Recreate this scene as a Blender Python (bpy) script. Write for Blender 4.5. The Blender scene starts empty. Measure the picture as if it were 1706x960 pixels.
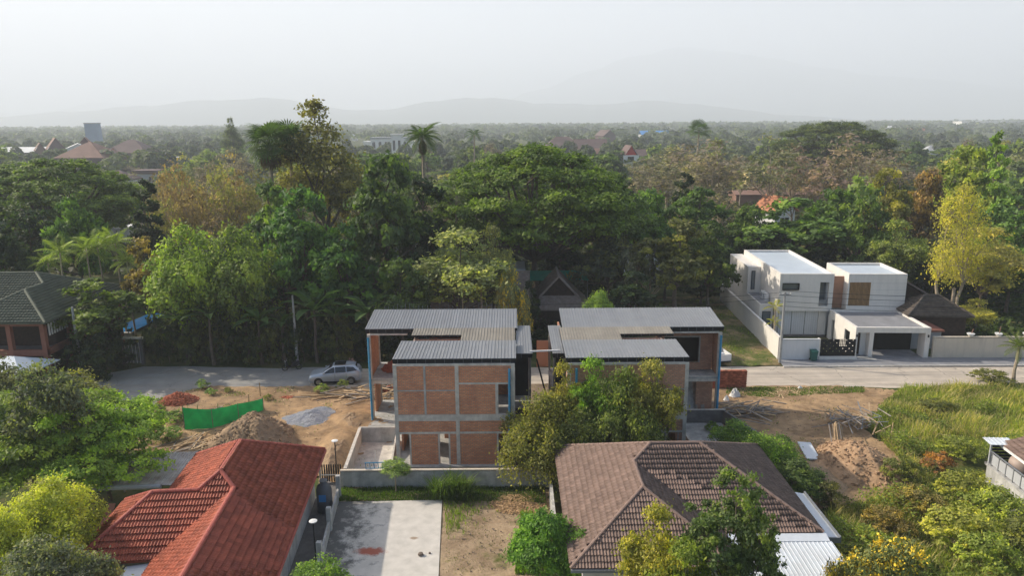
import bpy, math, random
import numpy as np
from mathutils import Vector, Matrix, Euler
R = math.radians
PI = math.pi
S = bpy.context.scene
COL = S.collection
random.seed(7)

# ------------------------------------------------------------------ camera
F = 1218.0; PITCH = math.atan(280 / F); ROLL = R(0.4); CAMH = 23.0
cp, sp, cr, sr = math.cos(PITCH), math.sin(PITCH), math.cos(ROLL), math.sin(ROLL)
cam_d = bpy.data.cameras.new('camera'); cam = bpy.data.objects.new('camera', cam_d); COL.objects.link(cam)
_Rv, _Uv, _Fv = Vector((1, 0, 0)), Vector((0, sp, cp)), Vector((0, cp, -sp))
_cr = cr * _Rv - sr * _Uv; _cu = sr * _Rv + cr * _Uv
M = Matrix((_cr, _cu, -_Fv)).transposed().to_4x4(); M.translation = (0, 0, CAMH)
cam.matrix_world = M
cam_d.sensor_width = 36; cam_d.lens = 36 * F / 1706; cam_d.clip_start = 0.5; cam_d.clip_end = 30000
S.camera = cam

# ------------------------------------------------------------------ sky, sun, exposure
SUN_AZ, SUN_EL = math.atan2(-0.94, 0.34), R(33)      # azimuth measured from +Y towards +X
w = bpy.data.worlds.new('World'); S.world = w; w.use_nodes = True
nt = w.node_tree; bg = nt.nodes['Background']
sky = nt.nodes.new('ShaderNodeTexSky'); sky.sky_type = 'NISHITA'; sky.sun_disc = False
sky.sun_elevation = SUN_EL; sky.sun_rotation = SUN_AZ
sky.air_density = 1.0; sky.dust_density = 3.0; sky.ozone_density = 1.0
nt.links.new(sky.outputs[0], bg.inputs[0]); bg.inputs[1].default_value = 0.10
sl = bpy.data.lights.new('sun', 'SUN'); sun = bpy.data.objects.new('sun', sl); COL.objects.link(sun)
sl.energy = 5.0; sl.angle = R(0.8); sl.color = (1.0, 0.90, 0.755)
_sd = Vector((math.sin(SUN_AZ) * math.cos(SUN_EL), math.cos(SUN_AZ) * math.cos(SUN_EL), math.sin(SUN_EL)))
sun.rotation_euler = _sd.to_track_quat('Z', 'Y').to_euler()
S.view_settings.view_transform = 'Standard'; S.view_settings.look = 'None'
S.view_settings.exposure = 0.90; S.view_settings.gamma = 1.0
S.cycles.volume_bounces = 2; S.cycles.max_bounces = 6; S.cycles.diffuse_bounces = 3
S.cycles.transmission_bounces = 4; S.cycles.use_denoising = True

# ------------------------------------------------------------------ where a pixel of the survey photograph lies in the place
def ray(px, py):
    u = (px - 853) / F; v = (480 - py) / F
    u, v = u * cr + v * sr, -u * sr + v * cr
    return (u, cp + v * sp, -sp + v * cp)
def at(px, py, z=0.0):
    d = ray(px, py); t = (z - CAMH) / d[2]; return (d[0] * t, d[1] * t)
def aty(px, py, y):
    d = ray(px, py); t = y / d[1]; return (d[0] * t, CAMH + d[2] * t)

# ------------------------------------------------------------------ materials
MAT = {}
def nodes(name):
    m = bpy.data.materials.new(name); m.use_nodes = True; n = m.node_tree
    return m, n, n.nodes['Principled BSDF']
def ramp(n, src, stops):
    r = n.nodes.new('ShaderNodeValToRGB'); n.links.new(src, r.inputs[0])
    e = r.color_ramp.elements
    while len(e) < len(stops): e.new(0.5)
    for i, (p, c) in enumerate(stops):
        e[i].position = p; e[i].color = (*c, 1)
    return r.outputs[0]
def noise(n, scale, detail=4, vec=None, rough=0.55):
    t = n.nodes.new('ShaderNodeTexNoise'); t.inputs['Scale'].default_value = scale
    t.inputs['Detail'].default_value = detail; t.inputs['Roughness'].default_value = rough
    if vec is None:
        g = n.nodes.new('ShaderNodeNewGeometry'); vec = g.outputs['Position']
    n.links.new(vec, t.inputs['Vector']); return t.outputs['Fac']
def mixc(n, fac, a, b, mode='MIX'):
    m = n.nodes.new('ShaderNodeMix'); m.data_type = 'RGBA'; m.blend_type = mode
    for k, v in ((0, fac), (6, a), (7, b)):
        if hasattr(v, 'is_output'): n.links.new(v, m.inputs[k])
        elif k == 0: m.inputs[0].default_value = v
        else: m.inputs[k].default_value = (*v, 1)
    return m.outputs[2]
def bump(n, p, h, dist=0.02, strength=0.6):
    b = n.nodes.new('ShaderNodeBump'); b.inputs['Distance'].default_value = dist; b.inputs['Strength'].default_value = strength
    n.links.new(h, b.inputs['Height']); n.links.new(b.outputs[0], p.inputs['Normal'])
def mat(name, col, rough=0.8, var=0.18, scale=3.0, stain=None, stain_amt=0.5, stain_scale=0.8, metal=0.0, bmp=0.0, bscale=30, perobj=0.0, spec=0.3, island=0):
    """plain surface with mottling, optional stains and relief"""
    if name in MAT: return MAT[name]
    m, n, p = nodes(name)
    a = tuple(min(1, c * (1 - var)) for c in col); b = tuple(min(1, c * (1 + var)) for c in col)
    o = ramp(n, noise(n, scale), [(0.3, a), (0.7, b)])
    if stain:
        f = ramp(n, noise(n, stain_scale, 8, rough=0.7), [(0.5 - 0.15 * stain_amt, (0, 0, 0)), (0.75 - 0.1 * stain_amt, (1, 1, 1))])
        mm = n.nodes.new('ShaderNodeMath'); mm.operation = 'MULTIPLY'; mm.inputs[1].default_value = stain_amt; n.links.new(f, mm.inputs[0])
        o = mixc(n, mm.outputs[0], o, stain)
    if perobj:
        oi = n.nodes.new('ShaderNodeNewGeometry' if island else 'ShaderNodeObjectInfo')
        o = mixc(n, 1.0, o, ramp(n, oi.outputs['Random Per Island' if island else 'Random'], [(0, (1 - perobj,) * 3), (1, (1 + 0 * perobj,) * 3)]), 'MULTIPLY')
    n.links.new(o, p.inputs['Base Color']); p.inputs['Roughness'].default_value = rough
    p.inputs['Metallic'].default_value = metal; p.inputs['Specular IOR Level'].default_value = spec
    if bmp: bump(n, p, noise(n, bscale, 6), bmp)
    MAT[name] = m; return m
def brick_mat(name, c1, c2, mortar, bw=0.2, bh=0.075, ms=0.012, stain=(0.12, 0.09, 0.08), rough=0.9):
    m, n, p = nodes(name)
    tc = n.nodes.new('ShaderNodeTexCoord'); sx = n.nodes.new('ShaderNodeSeparateXYZ'); n.links.new(tc.outputs['Object'], sx.inputs[0])
    ad = n.nodes.new('ShaderNodeMath'); n.links.new(sx.outputs[0], ad.inputs[0]); n.links.new(sx.outputs[1], ad.inputs[1])
    cx = n.nodes.new('ShaderNodeCombineXYZ'); n.links.new(ad.outputs[0], cx.inputs[0]); n.links.new(sx.outputs[2], cx.inputs[1])
    b = n.nodes.new('ShaderNodeTexBrick'); n.links.new(cx.outputs[0], b.inputs['Vector'])
    b.inputs['Scale'].default_value = 1; b.inputs['Brick Width'].default_value = bw; b.inputs['Row Height'].default_value = bh
    b.inputs['Mortar Size'].default_value = ms; b.inputs['Mortar Smooth'].default_value = 0.2; b.inputs['Bias'].default_value = 0.1
    b.inputs['Color1'].default_value = (*c1, 1); b.inputs['Color2'].default_value = (*c2, 1); b.inputs['Mortar'].default_value = (*mortar, 1)
    o = mixc(n, 0.55, b.outputs['Color'], ramp(n, noise(n, 1.1, 6, rough=0.7), [(0.32, (0.66, 0.58, 0.56)), (0.64, (1.2, 1.15, 1.05))]), 'MULTIPLY')
    st = ramp(n, noise(n, 5, 6, rough=0.8), [(0.60, (0, 0, 0)), (0.72, (0.7, 0.7, 0.7))])
    o = mixc(n, st, o, stain)
    n.links.new(o, p.inputs['Base Color']); p.inputs['Roughness'].default_value = rough; p.inputs['Specular IOR Level'].default_value = 0.15
    bump(n, p, b.outputs['Fac'], 0.012, -0.7)
    MAT[name] = m; return m
def leaf_mat(name, hue=(1.35, 1.2, 0.55), lo=0.45, hi=1.45, trans=0.34, rough=0.62):
    m, n, p = nodes(name)
    oi = n.nodes.new('ShaderNodeObjectInfo'); at_ = n.nodes.new('ShaderNodeAttribute'); at_.attribute_name = 'tint'
    v = ramp(n, at_.outputs['Fac'], [(0, (lo, lo, lo)), (0.55, (1, 1, 1)), (1, (hi * hue[0], hi * hue[1], hi * hue[2]))])
    o = mixc(n, 1.0, oi.outputs['Color'], v, 'MULTIPLY')
    n.links.new(o, p.inputs['Base Color']); p.inputs['Roughness'].default_value = rough; p.inputs['Specular IOR Level'].default_value = 0.25
    tr = n.nodes.new('ShaderNodeBsdfTranslucent'); n.links.new(mixc(n, 1.0, o, (1.2, 1.5, 0.6), 'MULTIPLY'), tr.inputs[0])
    mx = n.nodes.new('ShaderNodeMixShader'); mx.inputs[0].default_value = trans
    n.links.new(p.outputs[0], mx.inputs[1]); n.links.new(tr.outputs[0], mx.inputs[2])
    n.links.new(mx.outputs[0], n.nodes['Material Output'].inputs[0]); MAT[name] = m; return m

LEAF = leaf_mat('leaf'); LEAFFLOWER = None
mat('bark', (0.13, 0.10, 0.075), 0.95, 0.3, 6, bmp=0.02, bscale=14)
mat('pale_bark', (0.38, 0.31, 0.23), 0.95, 0.25, 5, stain=(0.12, 0.09, 0.06), bmp=0.02, bscale=14)
brick_mat('brick', (0.80, 0.36, 0.17), (0.62, 0.23, 0.105), (0.36, 0.27, 0.22), bh=0.10, bw=0.25, ms=0.02)
brick_mat('brick_brown', (0.68, 0.37, 0.24), (0.52, 0.25, 0.155), (0.34, 0.26, 0.21), bh=0.10, bw=0.25, ms=0.02)
mat('concrete', (0.60, 0.56, 0.49), 0.9, 0.15, 2.5, stain=(0.22, 0.20, 0.18), stain_amt=0.45, stain_scale=1.6, bmp=0.006)
mat('concrete_grey', (0.47, 0.46, 0.43), 0.9, 0.15, 2.0, stain=(0.13, 0.13, 0.12), stain_amt=0.6, stain_scale=1.1, bmp=0.006)
mat('concrete_dark', (0.17, 0.16, 0.15), 0.9, 0.2, 2.5, stain=(0.07, 0.07, 0.07), stain_amt=0.5)
mat('roof_metal', (0.23, 0.24, 0.255), 0.45, 0.07, 0.8, stain=(0.30, 0.28, 0.25), stain_amt=0.35, stain_scale=2.2, metal=0.0, perobj=0.10, spec=0.5)
mat('roof_metal_dusty', (0.30, 0.27, 0.22), 0.6, 0.1, 0.9, stain=(0.22, 0.20, 0.18), stain_amt=0.5, stain_scale=2.2, perobj=0.14)
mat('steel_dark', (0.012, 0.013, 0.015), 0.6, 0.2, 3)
mat('steel_grey', (0.22, 0.23, 0.24), 0.5, 0.15, 3, metal=0.3)
mat('blue_pipe', (0.05, 0.29, 0.50), 0.5, 0.15, 2, stain=(0.25, 0.33, 0.38), stain_amt=0.4, stain_scale=2)
mat('blue_tarp', (0.03, 0.12, 0.48), 0.45, 0.15, 5)
mat('pool_blue', (0.02, 0.28, 0.62), 0.15, 0.1, 1.0)
for _n, _i in (('red_tile', 0), ('red_tile_many', 1)): mat(_n, (0.46, 0.12, 0.065), 0.65, 0.15, 1.2, stain=(0.15, 0.04, 0.035), stain_amt=0.5, stain_scale=0.9, perobj=0.32, island=_i)
for _n, _i in (('brown_tile', 0), ('brown_tile_many', 1)): mat(_n, (0.245, 0.168, 0.135), 0.75, 0.12, 1.2, stain=(0.17, 0.11, 0.09), stain_amt=0.4, stain_scale=0.9, perobj=0.28, island=_i)
mat('brown_cap', (0.25, 0.17, 0.135), 0.7, 0.15, 3)
mat('red_cap', (0.40, 0.10, 0.07), 0.6, 0.15, 3)
mat('green_tile', (0.135, 0.145, 0.10), 0.7, 0.15, 1.5, stain=(0.05, 0.06, 0.04), stain_amt=0.5)
mat('shingle', (0.34, 0.28, 0.25), 0.9, 0.25, 3, stain=(0.30, 0.23, 0.17), stain_amt=0.5, stain_scale=2.4, perobj=0.3)
mat('orange_tile', (0.52, 0.16, 0.06), 0.7, 0.15, 2)
mat('dark_shingle', (0.085, 0.07, 0.06), 0.9, 0.3, 3, stain=(0.17, 0.14, 0.11), stain_amt=0.5, stain_scale=1.6)
mat('far_brown_roof', (0.23, 0.135, 0.10), 0.8, 0.15, 0.3)
mat('far_dark_roof', (0.14, 0.095, 0.085), 0.8, 0.15, 0.3)
mat('far_terracotta', (0.52, 0.22, 0.12), 0.8, 0.1, 0.3)
mat('far_blue_roof', (0.05, 0.22, 0.50), 0.6, 0.05, 0.3)
mat('far_white', (0.74, 0.73, 0.70), 0.8, 0.06, 0.3)
mat('far_grey', (0.40, 0.41, 0.42), 0.8, 0.06, 0.3)
mat('far_yellow', (0.72, 0.58, 0.24), 0.8, 0.06, 0.3)
mat('far_red', (0.55, 0.05, 0.04), 0.8, 0.06, 0.3)
mat('billboard', (0.26, 0.33, 0.42), 0.7, 0.05, 0.3)
mat('white_wall', (0.74, 0.70, 0.64), 0.75, 0.03, 1.2, stain=(0.62, 0.60, 0.56), stain_amt=0.35, stain_scale=0.9)
mat('white_panel', (0.66, 0.67, 0.67), 0.6, 0.03, 1.5)
mat('cream_wall', (0.62, 0.54, 0.43), 0.85, 0.05, 1.2, stain=(0.42, 0.38, 0.32), stain_amt=0.35, stain_scale=0.7)
mat('old_white_wall', (0.55, 0.54, 0.51), 0.85, 0.1, 1.5, stain=(0.20, 0.20, 0.19), stain_amt=0.6, stain_scale=1.0)
mat('roof_membrane', (0.50, 0.56, 0.62), 0.45, 0.04, 0.6)
mat('terracotta_panel', (0.42, 0.23, 0.15), 0.8, 0.08, 2)
mat('wood', (0.62, 0.44, 0.25), 0.8, 0.2, 4, perobj=0.45)
mat('old_wood', (0.36, 0.31, 0.26), 0.85, 0.25, 4, perobj=0.5)
mat('slat_wood', (0.50, 0.31, 0.15), 0.6, 0.12, 4, perobj=0.2)
mat('dark_wood', (0.055, 0.035, 0.025), 0.8, 0.3, 4)
mat('brown_paint', (0.28, 0.115, 0.075), 0.7, 0.12, 2)
mat('dark_glass', (0.012, 0.014, 0.017), 0.08, 0.05, 2, spec=0.8)
mat('grey_glass', (0.12, 0.14, 0.155), 0.15, 0.05, 2, spec=0.6)
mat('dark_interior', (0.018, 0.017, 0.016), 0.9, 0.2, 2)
mat('soil', (0.40, 0.265, 0.15), 0.95, 0.2, 1.6, stain=(0.25, 0.17, 0.11), stain_amt=0.6, stain_scale=0.35, bmp=0.07, bscale=6)
mat('soil_mound', (0.345, 0.24, 0.145), 0.95, 0.22, 2.5, stain=(0.20, 0.145, 0.10), stain_amt=0.6, stain_scale=0.9, bmp=0.25, bscale=4)
mat('soil_mound_orange', (0.40, 0.26, 0.155), 0.95, 0.2, 2.5, stain=(0.28, 0.18, 0.10), stain_amt=0.5, stain_scale=0.9, bmp=0.12, bscale=5)
mat('gravel_heap', (0.27, 0.28, 0.30), 0.9, 0.3, 8, stain=(0.09, 0.12, 0.20), stain_amt=0.6, stain_scale=1.6, bmp=0.06, bscale=20)
mat('lane_tan', (0.54, 0.465, 0.375), 0.9, 0.1, 0.7, stain=(0.33, 0.28, 0.23), stain_amt=0.5, stain_scale=0.4, bmp=0.01)
mat('lane_grey', (0.30, 0.295, 0.28), 0.9, 0.12, 0.8, stain=(0.40, 0.36, 0.30), stain_amt=0.55, stain_scale=0.35, bmp=0.01)
mat('pavement', (0.25, 0.25, 0.26), 0.9, 0.15, 1.2, stain=(0.17, 0.17, 0.17), stain_amt=0.4)
mat('white_plastic', (0.72, 0.72, 0.70), 0.45, 0.03)
mat('grey_tank', (0.10, 0.105, 0.115), 0.5, 0.1, 2)
mat('beige_tank', (0.38, 0.30, 0.25), 0.55, 0.1, 2)
mat('green_bin', (0.02, 0.11, 0.09), 0.5, 0.1, 3)
mat('green_net', (0.02, 0.62, 0.15), 0.7, 0.12, 1.5, stain=(0.01, 0.22, 0.05), stain_amt=0.5, stain_scale=0.8)
mat('teal_net', (0.02, 0.30, 0.20), 0.8, 0.15, 1.5)
mat('rubber', (0.02, 0.02, 0.021), 0.8, 0.1)
mat('rim', (0.35, 0.36, 0.37), 0.3, 0.05, metal=0.8)
mat('red_lens', (0.30, 0.01, 0.01), 0.25, 0.03)
mat('cable', (0.02, 0.02, 0.02), 0.7, 0.05)
mat('pole_concrete', (0.34, 0.34, 0.33), 0.9, 0.15, 3)
mat('skin', (0.42, 0.26, 0.18), 0.6, 0.05)
mat('pale_cloth', (0.62, 0.58, 0.52), 0.9, 0.1, 8)
mat('dark_hair', (0.03, 0.022, 0.018), 0.7, 0.1)
mat('stone', (0.18, 0.14, 0.11), 0.9, 0.2, 8)
mat('white_sheet', (0.62, 0.66, 0.70), 0.35, 0.04, 1.0, stain=(0.45, 0.44, 0.42), stain_amt=0.4)
mat('loose_brick', (0.46, 0.15, 0.08), 0.9, 0.3, 5, stain=(0.30, 0.13, 0.09), stain_amt=0.5, stain_scale=3)
mat('dry_leaf', (0.42, 0.27, 0.14), 0.9, 0.35, 5)
for _n, _i in (('red_brick_stack', 0), ('red_brick_stack_many', 1)): mat(_n, (0.50, 0.16, 0.09), 0.9, 0.25, 4, perobj=0.6, island=_i)
mat('hill', (0.05, 0.075, 0.045), 1.0, 0.2, 0.01)
def car_paint():
    m, n, p = nodes('silver_paint')
    p.inputs['Base Color'].default_value = (0.43, 0.49, 0.56, 1); p.inputs['Metallic'].default_value = 0.4
    p.inputs['Roughness'].default_value = 0.32; p.inputs['Coat Weight'].default_value = 0.5; MAT['silver_paint'] = m
car_paint()
def cracked(name, scale, width, amt):
    m = MAT[name]; n = m.node_tree; p = n.nodes['Principled BSDF']; src = p.inputs['Base Color'].links[0].from_socket
    g = n.nodes.new('ShaderNodeNewGeometry'); v = n.nodes.new('ShaderNodeTexVoronoi'); v.feature = 'DISTANCE_TO_EDGE'; v.inputs['Scale'].default_value = scale; v.inputs['Randomness'].default_value = 0.9
    ns = n.nodes.new('ShaderNodeTexNoise'); ns.inputs['Scale'].default_value = 1.3; n.links.new(g.outputs['Position'], ns.inputs['Vector'])
    va = n.nodes.new('ShaderNodeVectorMath'); va.operation = 'MULTIPLY_ADD'; n.links.new(ns.outputs['Color'], va.inputs[0]); va.inputs[1].default_value = (1.2, 1.2, 0); n.links.new(g.outputs['Position'], va.inputs[2]); n.links.new(va.outputs[0], v.inputs['Vector'])
    f = ramp(n, v.outputs['Distance'], [(0, (amt,) * 3), (width, (0, 0, 0))]); n.links.new(mixc(n, f, src, (0.12, 0.11, 0.10)), p.inputs['Base Color'])
def streaks(name, amt, col, sc=2.2):
    m = MAT[name]; n = m.node_tree; p = n.nodes['Principled BSDF']; src = p.inputs['Base Color'].links[0].from_socket
    g = n.nodes.new('ShaderNodeNewGeometry'); v = n.nodes.new('ShaderNodeVectorMath'); v.operation = 'MULTIPLY'; n.links.new(g.outputs['Position'], v.inputs[0]); v.inputs[1].default_value = (1, 1, 0.09)
    f = ramp(n, noise(n, sc, 6, v.outputs[0], 0.7), [(0.48, (0, 0, 0)), (0.75, (amt,) * 3)]); n.links.new(mixc(n, f, src, col), p.inputs['Base Color'])
streaks('white_wall', 0.28, (0.42, 0.39, 0.35), 2.6); streaks('cream_wall', 0.4, (0.30, 0.26, 0.22)); streaks('concrete', 0.4, (0.22, 0.20, 0.18), 3.2); streaks('concrete_grey', 0.45, (0.20, 0.20, 0.19), 3.2); streaks('white_panel', 0.3, (0.4, 0.4, 0.4)); streaks('old_white_wall', 0.7, (0.14, 0.14, 0.13))
def tracks(name):
    m = MAT[name]; n = m.node_tree; p = n.nodes['Principled BSDF']; src = p.inputs['Base Color'].links[0].from_socket
    g = n.nodes.new('ShaderNodeNewGeometry'); v = n.nodes.new('ShaderNodeVectorMath'); v.operation = 'MULTIPLY'; n.links.new(g.outputs['Position'], v.inputs[0]); v.inputs[1].default_value = (0.05, 1.4, 0)
    f = ramp(n, noise(n, 1.0, 7, v.outputs[0], 0.65), [(0.45, (0, 0, 0)), (0.62, (0.5,) * 3)]); n.links.new(mixc(n, f, src, (0.26, 0.23, 0.20)), p.inputs['Base Color'])
tracks('lane_tan'); tracks('lane_grey')
cracked('lane_tan', 0.16, 0.006, 0.6); cracked('lane_grey', 0.2, 0.006, 0.5)
def ground_mat():
    m, n, p = nodes('ground')
    a = ramp(n, noise(n, 0.35, 8, rough=0.65), [(0.25, (0.035, 0.05, 0.02)), (0.5, (0.075, 0.095, 0.03)), (0.62, (0.15, 0.13, 0.06)), (0.8, (0.23, 0.17, 0.10))])
    n.links.new(a, p.inputs['Base Color']); p.inputs['Roughness'].default_value = 1; p.inputs['Specular IOR Level'].default_value = 0.1
    bump(n, p, noise(n, 3, 6), 0.1); MAT['ground'] = m
ground_mat()
def dirt_grass_mat(name, soil, soil2, g1, g2, lo, hi, sc):
    m, n, p = nodes(name)
    s_ = ramp(n, noise(n, 1.3, 7, rough=0.65), [(0.33, soil2), (0.62, soil)])
    s_ = mixc(n, 1.0, s_, ramp(n, noise(n, 0.28, 9, rough=0.75), [(0.38, (0.62, 0.60, 0.58)), (0.55, (1, 1, 1)), (0.68, (1.12, 1.08, 1.0))]), 'MULTIPLY')
    g_ = ramp(n, noise(n, 4, 5), [(0.3, g1), (0.7, g2)])
    f = ramp(n, noise(n, sc, 9, rough=0.7), [(lo, (0, 0, 0)), (hi, (1, 1, 1))])
    n.links.new(mixc(n, f, s_, g_), p.inputs['Base Color']); p.inputs['Roughness'].default_value = 1; p.inputs['Specular IOR Level'].default_value = 0.1
    o_ = None; bump(n, p, noise(n, 5, 9, rough=0.7), 0.16); MAT[name] = m
dirt_grass_mat('yard_ground', (0.46, 0.34, 0.22), (0.33, 0.235, 0.15), (0.10, 0.12, 0.03), (0.17, 0.16, 0.06), 0.55, 0.68, 0.45)
dirt_grass_mat('verge', (0.40, 0.29, 0.16), (0.30, 0.22, 0.12), (0.07, 0.10, 0.025), (0.14, 0.15, 0.045), 0.38, 0.55, 0.4)
dirt_grass_mat('meadow_ground', (0.20, 0.16, 0.08), (0.12, 0.10, 0.05), (0.06, 0.085, 0.02), (0.12, 0.13, 0.035), 0.35, 0.5, 0.4)
dirt_grass_mat('lot_earth', (0.47, 0.315, 0.175), (0.30, 0.205, 0.125), (0.13, 0.13, 0.05), (0.19, 0.17, 0.08), 0.66, 0.76, 0.55)
dirt_grass_mat('lot_earth_dark', (0.30, 0.225, 0.155), (0.20, 0.155, 0.11), (0.10, 0.11, 0.04), (0.17, 0.15, 0.07), 0.68, 0.78, 0.5)
def slab_mat():
    m, n, p = nodes('old_slab')
    base = ramp(n, noise(n, 1.5, 6), [(0.3, (0.50, 0.465, 0.41)), (0.7, (0.64, 0.595, 0.53))])
    g = n.nodes.new('ShaderNodeNewGeometry'); sx = n.nodes.new('ShaderNodeSeparateXYZ'); n.links.new(g.outputs['Position'], sx.inputs[0])
    mr = n.nodes.new('ShaderNodeMapRange'); n.links.new(sx.outputs[0], mr.inputs[0])
    mr.inputs[1].default_value = -10.5; mr.inputs[2].default_value = -5.5; mr.inputs[3].default_value = 0.33; mr.inputs[4].default_value = -0.12
    ad = n.nodes.new('ShaderNodeMath'); n.links.new(mr.outputs[0], ad.inputs[0]); n.links.new(noise(n, 1.4, 10, rough=0.78), ad.inputs[1])
    f = ramp(n, ad.outputs[0], [(0.60, (0, 0, 0)), (0.78, (0.9, 0.9, 0.9))])       # black mildew, thick on the house side
    o = mixc(n, f, base, (0.075, 0.075, 0.07))
    def spot(x, y, rx, ry, col, amt):
        nonlocal o
        vm = n.nodes.new('ShaderNodeVectorMath'); vm.operation = 'SUBTRACT'; n.links.new(g.outputs['Position'], vm.inputs[0]); vm.inputs[1].default_value = (x, y, 0)
        v2 = n.nodes.new('ShaderNodeVectorMath'); v2.operation = 'DIVIDE'; n.links.new(vm.outputs[0], v2.inputs[0]); v2.inputs[1].default_value = (rx, ry, 9)
        ln = n.nodes.new('ShaderNodeVectorMath'); ln.operation = 'LENGTH'; n.links.new(v2.outputs[0], ln.inputs[0])
        a2 = n.nodes.new('ShaderNodeMath'); n.links.new(ln.outputs['Value'], a2.inputs[0]); n.links.new(noise(n, 2.5, 8, rough=0.75), a2.inputs[1])
        o = mixc(n, ramp(n, a2.outputs[0], [(0.75, (amt,) * 3), (1.25, (0, 0, 0))]), o, col)
    x, y = at(618, 922); spot(x, y, 1.9, 0.95, (0.36, 0.09, 0.05), 0.95)
    x, y = at(690, 900); spot(x, y, 0.55, 0.35, (0.27, 0.18, 0.10), 0.8)
    n.links.new(o, p.inputs['Base Color']); p.inputs['Roughness'].default_value = 0.9; bump(n, p, noise(n, 12, 6), 0.01); MAT['old_slab'] = m
slab_mat()

# ------------------------------------------------------------------ mesh helpers
class MB:
    def __init__(s): s.v = []; s.f = []
    def add(s, vs, fs):
        b = len(s.v); s.v += [tuple(v) for v in vs]; s.f += [tuple(b + i for i in f) for f in fs]; return s
    def box(s, x0, x1, y0, y1, z0, z1):
        if x0 > x1: x0, x1 = x1, x0
        if y0 > y1: y0, y1 = y1, y0
        return s.add([(x0, y0, z0), (x1, y0, z0), (x1, y1, z0), (x0, y1, z0), (x0, y0, z1), (x1, y0, z1), (x1, y1, z1), (x0, y1, z1)],
                     [(0, 3, 2, 1), (4, 5, 6, 7), (0, 1, 5, 4), (1, 2, 6, 5), (2, 3, 7, 6), (3, 0, 4, 7)])
    def bar(s, p, q, w_=0.1, h=None, up=(0, 0, 1)):
        h = h or w_; p = Vector(p); q = Vector(q); d = (q - p).normalized(); a = d.cross(Vector(up))
        if a.length < 1e-4: a = d.cross(Vector((1, 0, 0)))
        a.normalize(); b = a.cross(d); a = a * w_ / 2; b = b * h / 2
        vs = [p - a - b, p + a - b, p + a + b, p - a + b, q - a - b, q + a - b, q + a + b, q - a + b]
        return s.add(vs, [(0, 1, 2, 3), (7, 6, 5, 4), (0, 4, 5, 1), (1, 5, 6, 2), (2, 6, 7, 3), (3, 7, 4, 0)])
    def tube(s, pts, rad, n=8, cap=True):
        pts = [Vector(p) for p in pts]
        if not isinstance(rad, (list, tuple)): rad = [rad] * len(pts)
        rings = []; b = len(s.v); prev = None
        for i, p in enumerate(pts):
            d = (pts[min(i + 1, len(pts) - 1)] - pts[max(i - 1, 0)]).normalized()
            a = prev - d * prev.dot(d) if prev else (d.cross(Vector((0, 0, 1))) if abs(d.z) < 0.95 else d.cross(Vector((1, 0, 0))))
            a.normalize(); prev = a; c = d.cross(a)
            for k in range(n):
                t = 2 * PI * k / n; s.v.append(tuple(p + (a * math.cos(t) + c * math.sin(t)) * rad[i]))
        for i in range(len(pts) - 1):
            for k in range(n):
                s.f.append((b + i * n + k, b + i * n + (k + 1) % n, b + (i + 1) * n + (k + 1) % n, b + (i + 1) * n + k))
        if cap:
            s.f.append(tuple(b + k for k in range(n))[::-1]); s.f.append(tuple(b + (len(pts) - 1) * n + k for k in range(n)))
        return s
    def lathe(s, prof, c=(0, 0, 0), n=16):
        b = len(s.v)
        for r_, z in prof:
            for k in range(n):
                t = 2 * PI * k / n; s.v.append((c[0] + r_ * math.cos(t), c[1] + r_ * math.sin(t), c[2] + z))
        for i in range(len(prof) - 1):
            for k in range(n): s.f.append((b + i * n + k, b + i * n + (k + 1) % n, b + (i + 1) * n + (k + 1) % n, b + (i + 1) * n + k))
        s.f.append(tuple(b + k for k in range(n))[::-1]); s.f.append(tuple(b + (len(prof) - 1) * n + k for k in range(n)))
        return s
    def slab(s, pts, t):
        """polygon in space, thickened downwards by t"""
        n = len(pts); vs = [tuple(p) for p in pts] + [(p[0], p[1], p[2] - t) for p in pts]
        return s.add(vs, [tuple(range(n)), tuple(range(n, 2 * n))[::-1]] + [(i, i + n, (i + 1) % n + n, (i + 1) % n) for i in range(n)])
    def wall(s, x0, x1, z0, z1, y0, y1, holes=(), axis='x'):
        """wall in the x-z plane (or y-z with axis='y': x->y) with real openings"""
        xs = sorted({x0, x1} | {h[i] for h in holes for i in (0, 1) if x0 < h[i] < x1}); zs = sorted({z0, z1} | {h[i] for h in holes for i in (2, 3) if z0 < h[i] < z1})
        for i in range(len(xs) - 1):
            run = None
            for j in range(len(zs) - 1):
                cx, cz = (xs[i] + xs[i + 1]) / 2, (zs[j] + zs[j + 1]) / 2
                solid = not any(h[0] < cx < h[1] and h[2] < cz < h[3] for h in holes)
                if solid: run = (run[0], zs[j + 1]) if run else (zs[j], zs[j + 1])
                if run and (not solid or j == len(zs) - 2):
                    if axis == 'x': s.box(xs[i], xs[i + 1], y0, y1, *run)
                    else: s.box(y0, y1, xs[i], xs[i + 1], *run)
                    run = None
        return s
    def mesh(s, name, m, smooth=False):
        me = bpy.data.meshes.new(name); me.from_pydata(s.v, [], s.f)
        if isinstance(m, str): m = MAT[m]
        me.materials.append(m)
        if smooth: me.polygons.foreach_set('use_smooth', [True] * len(me.polygons))
        me.update(); return me
    def obj(s, name, m, parent=None, smooth=False, label=None, kind=None):
        return link(name, s.mesh(name, m, smooth), parent, label, kind)
def link(name, me, parent=None, label=None, kind=None):
    o = bpy.data.objects.new(name, me); COL.objects.link(o)
    if parent is not None: o.parent = parent
    if label: o['label'] = label
    if kind: o['kind'] = kind
    return o
def box(x0, x1, y0, y1, z0, z1): return MB().box(x0, x1, y0, y1, z0, z1)
def tag(o, label, cat, group=None, kind=None):
    if label: o['label'] = label
    if cat: o['category'] = cat
    if group: o['group'] = group
    if kind: o['kind'] = kind
    return o
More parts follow.
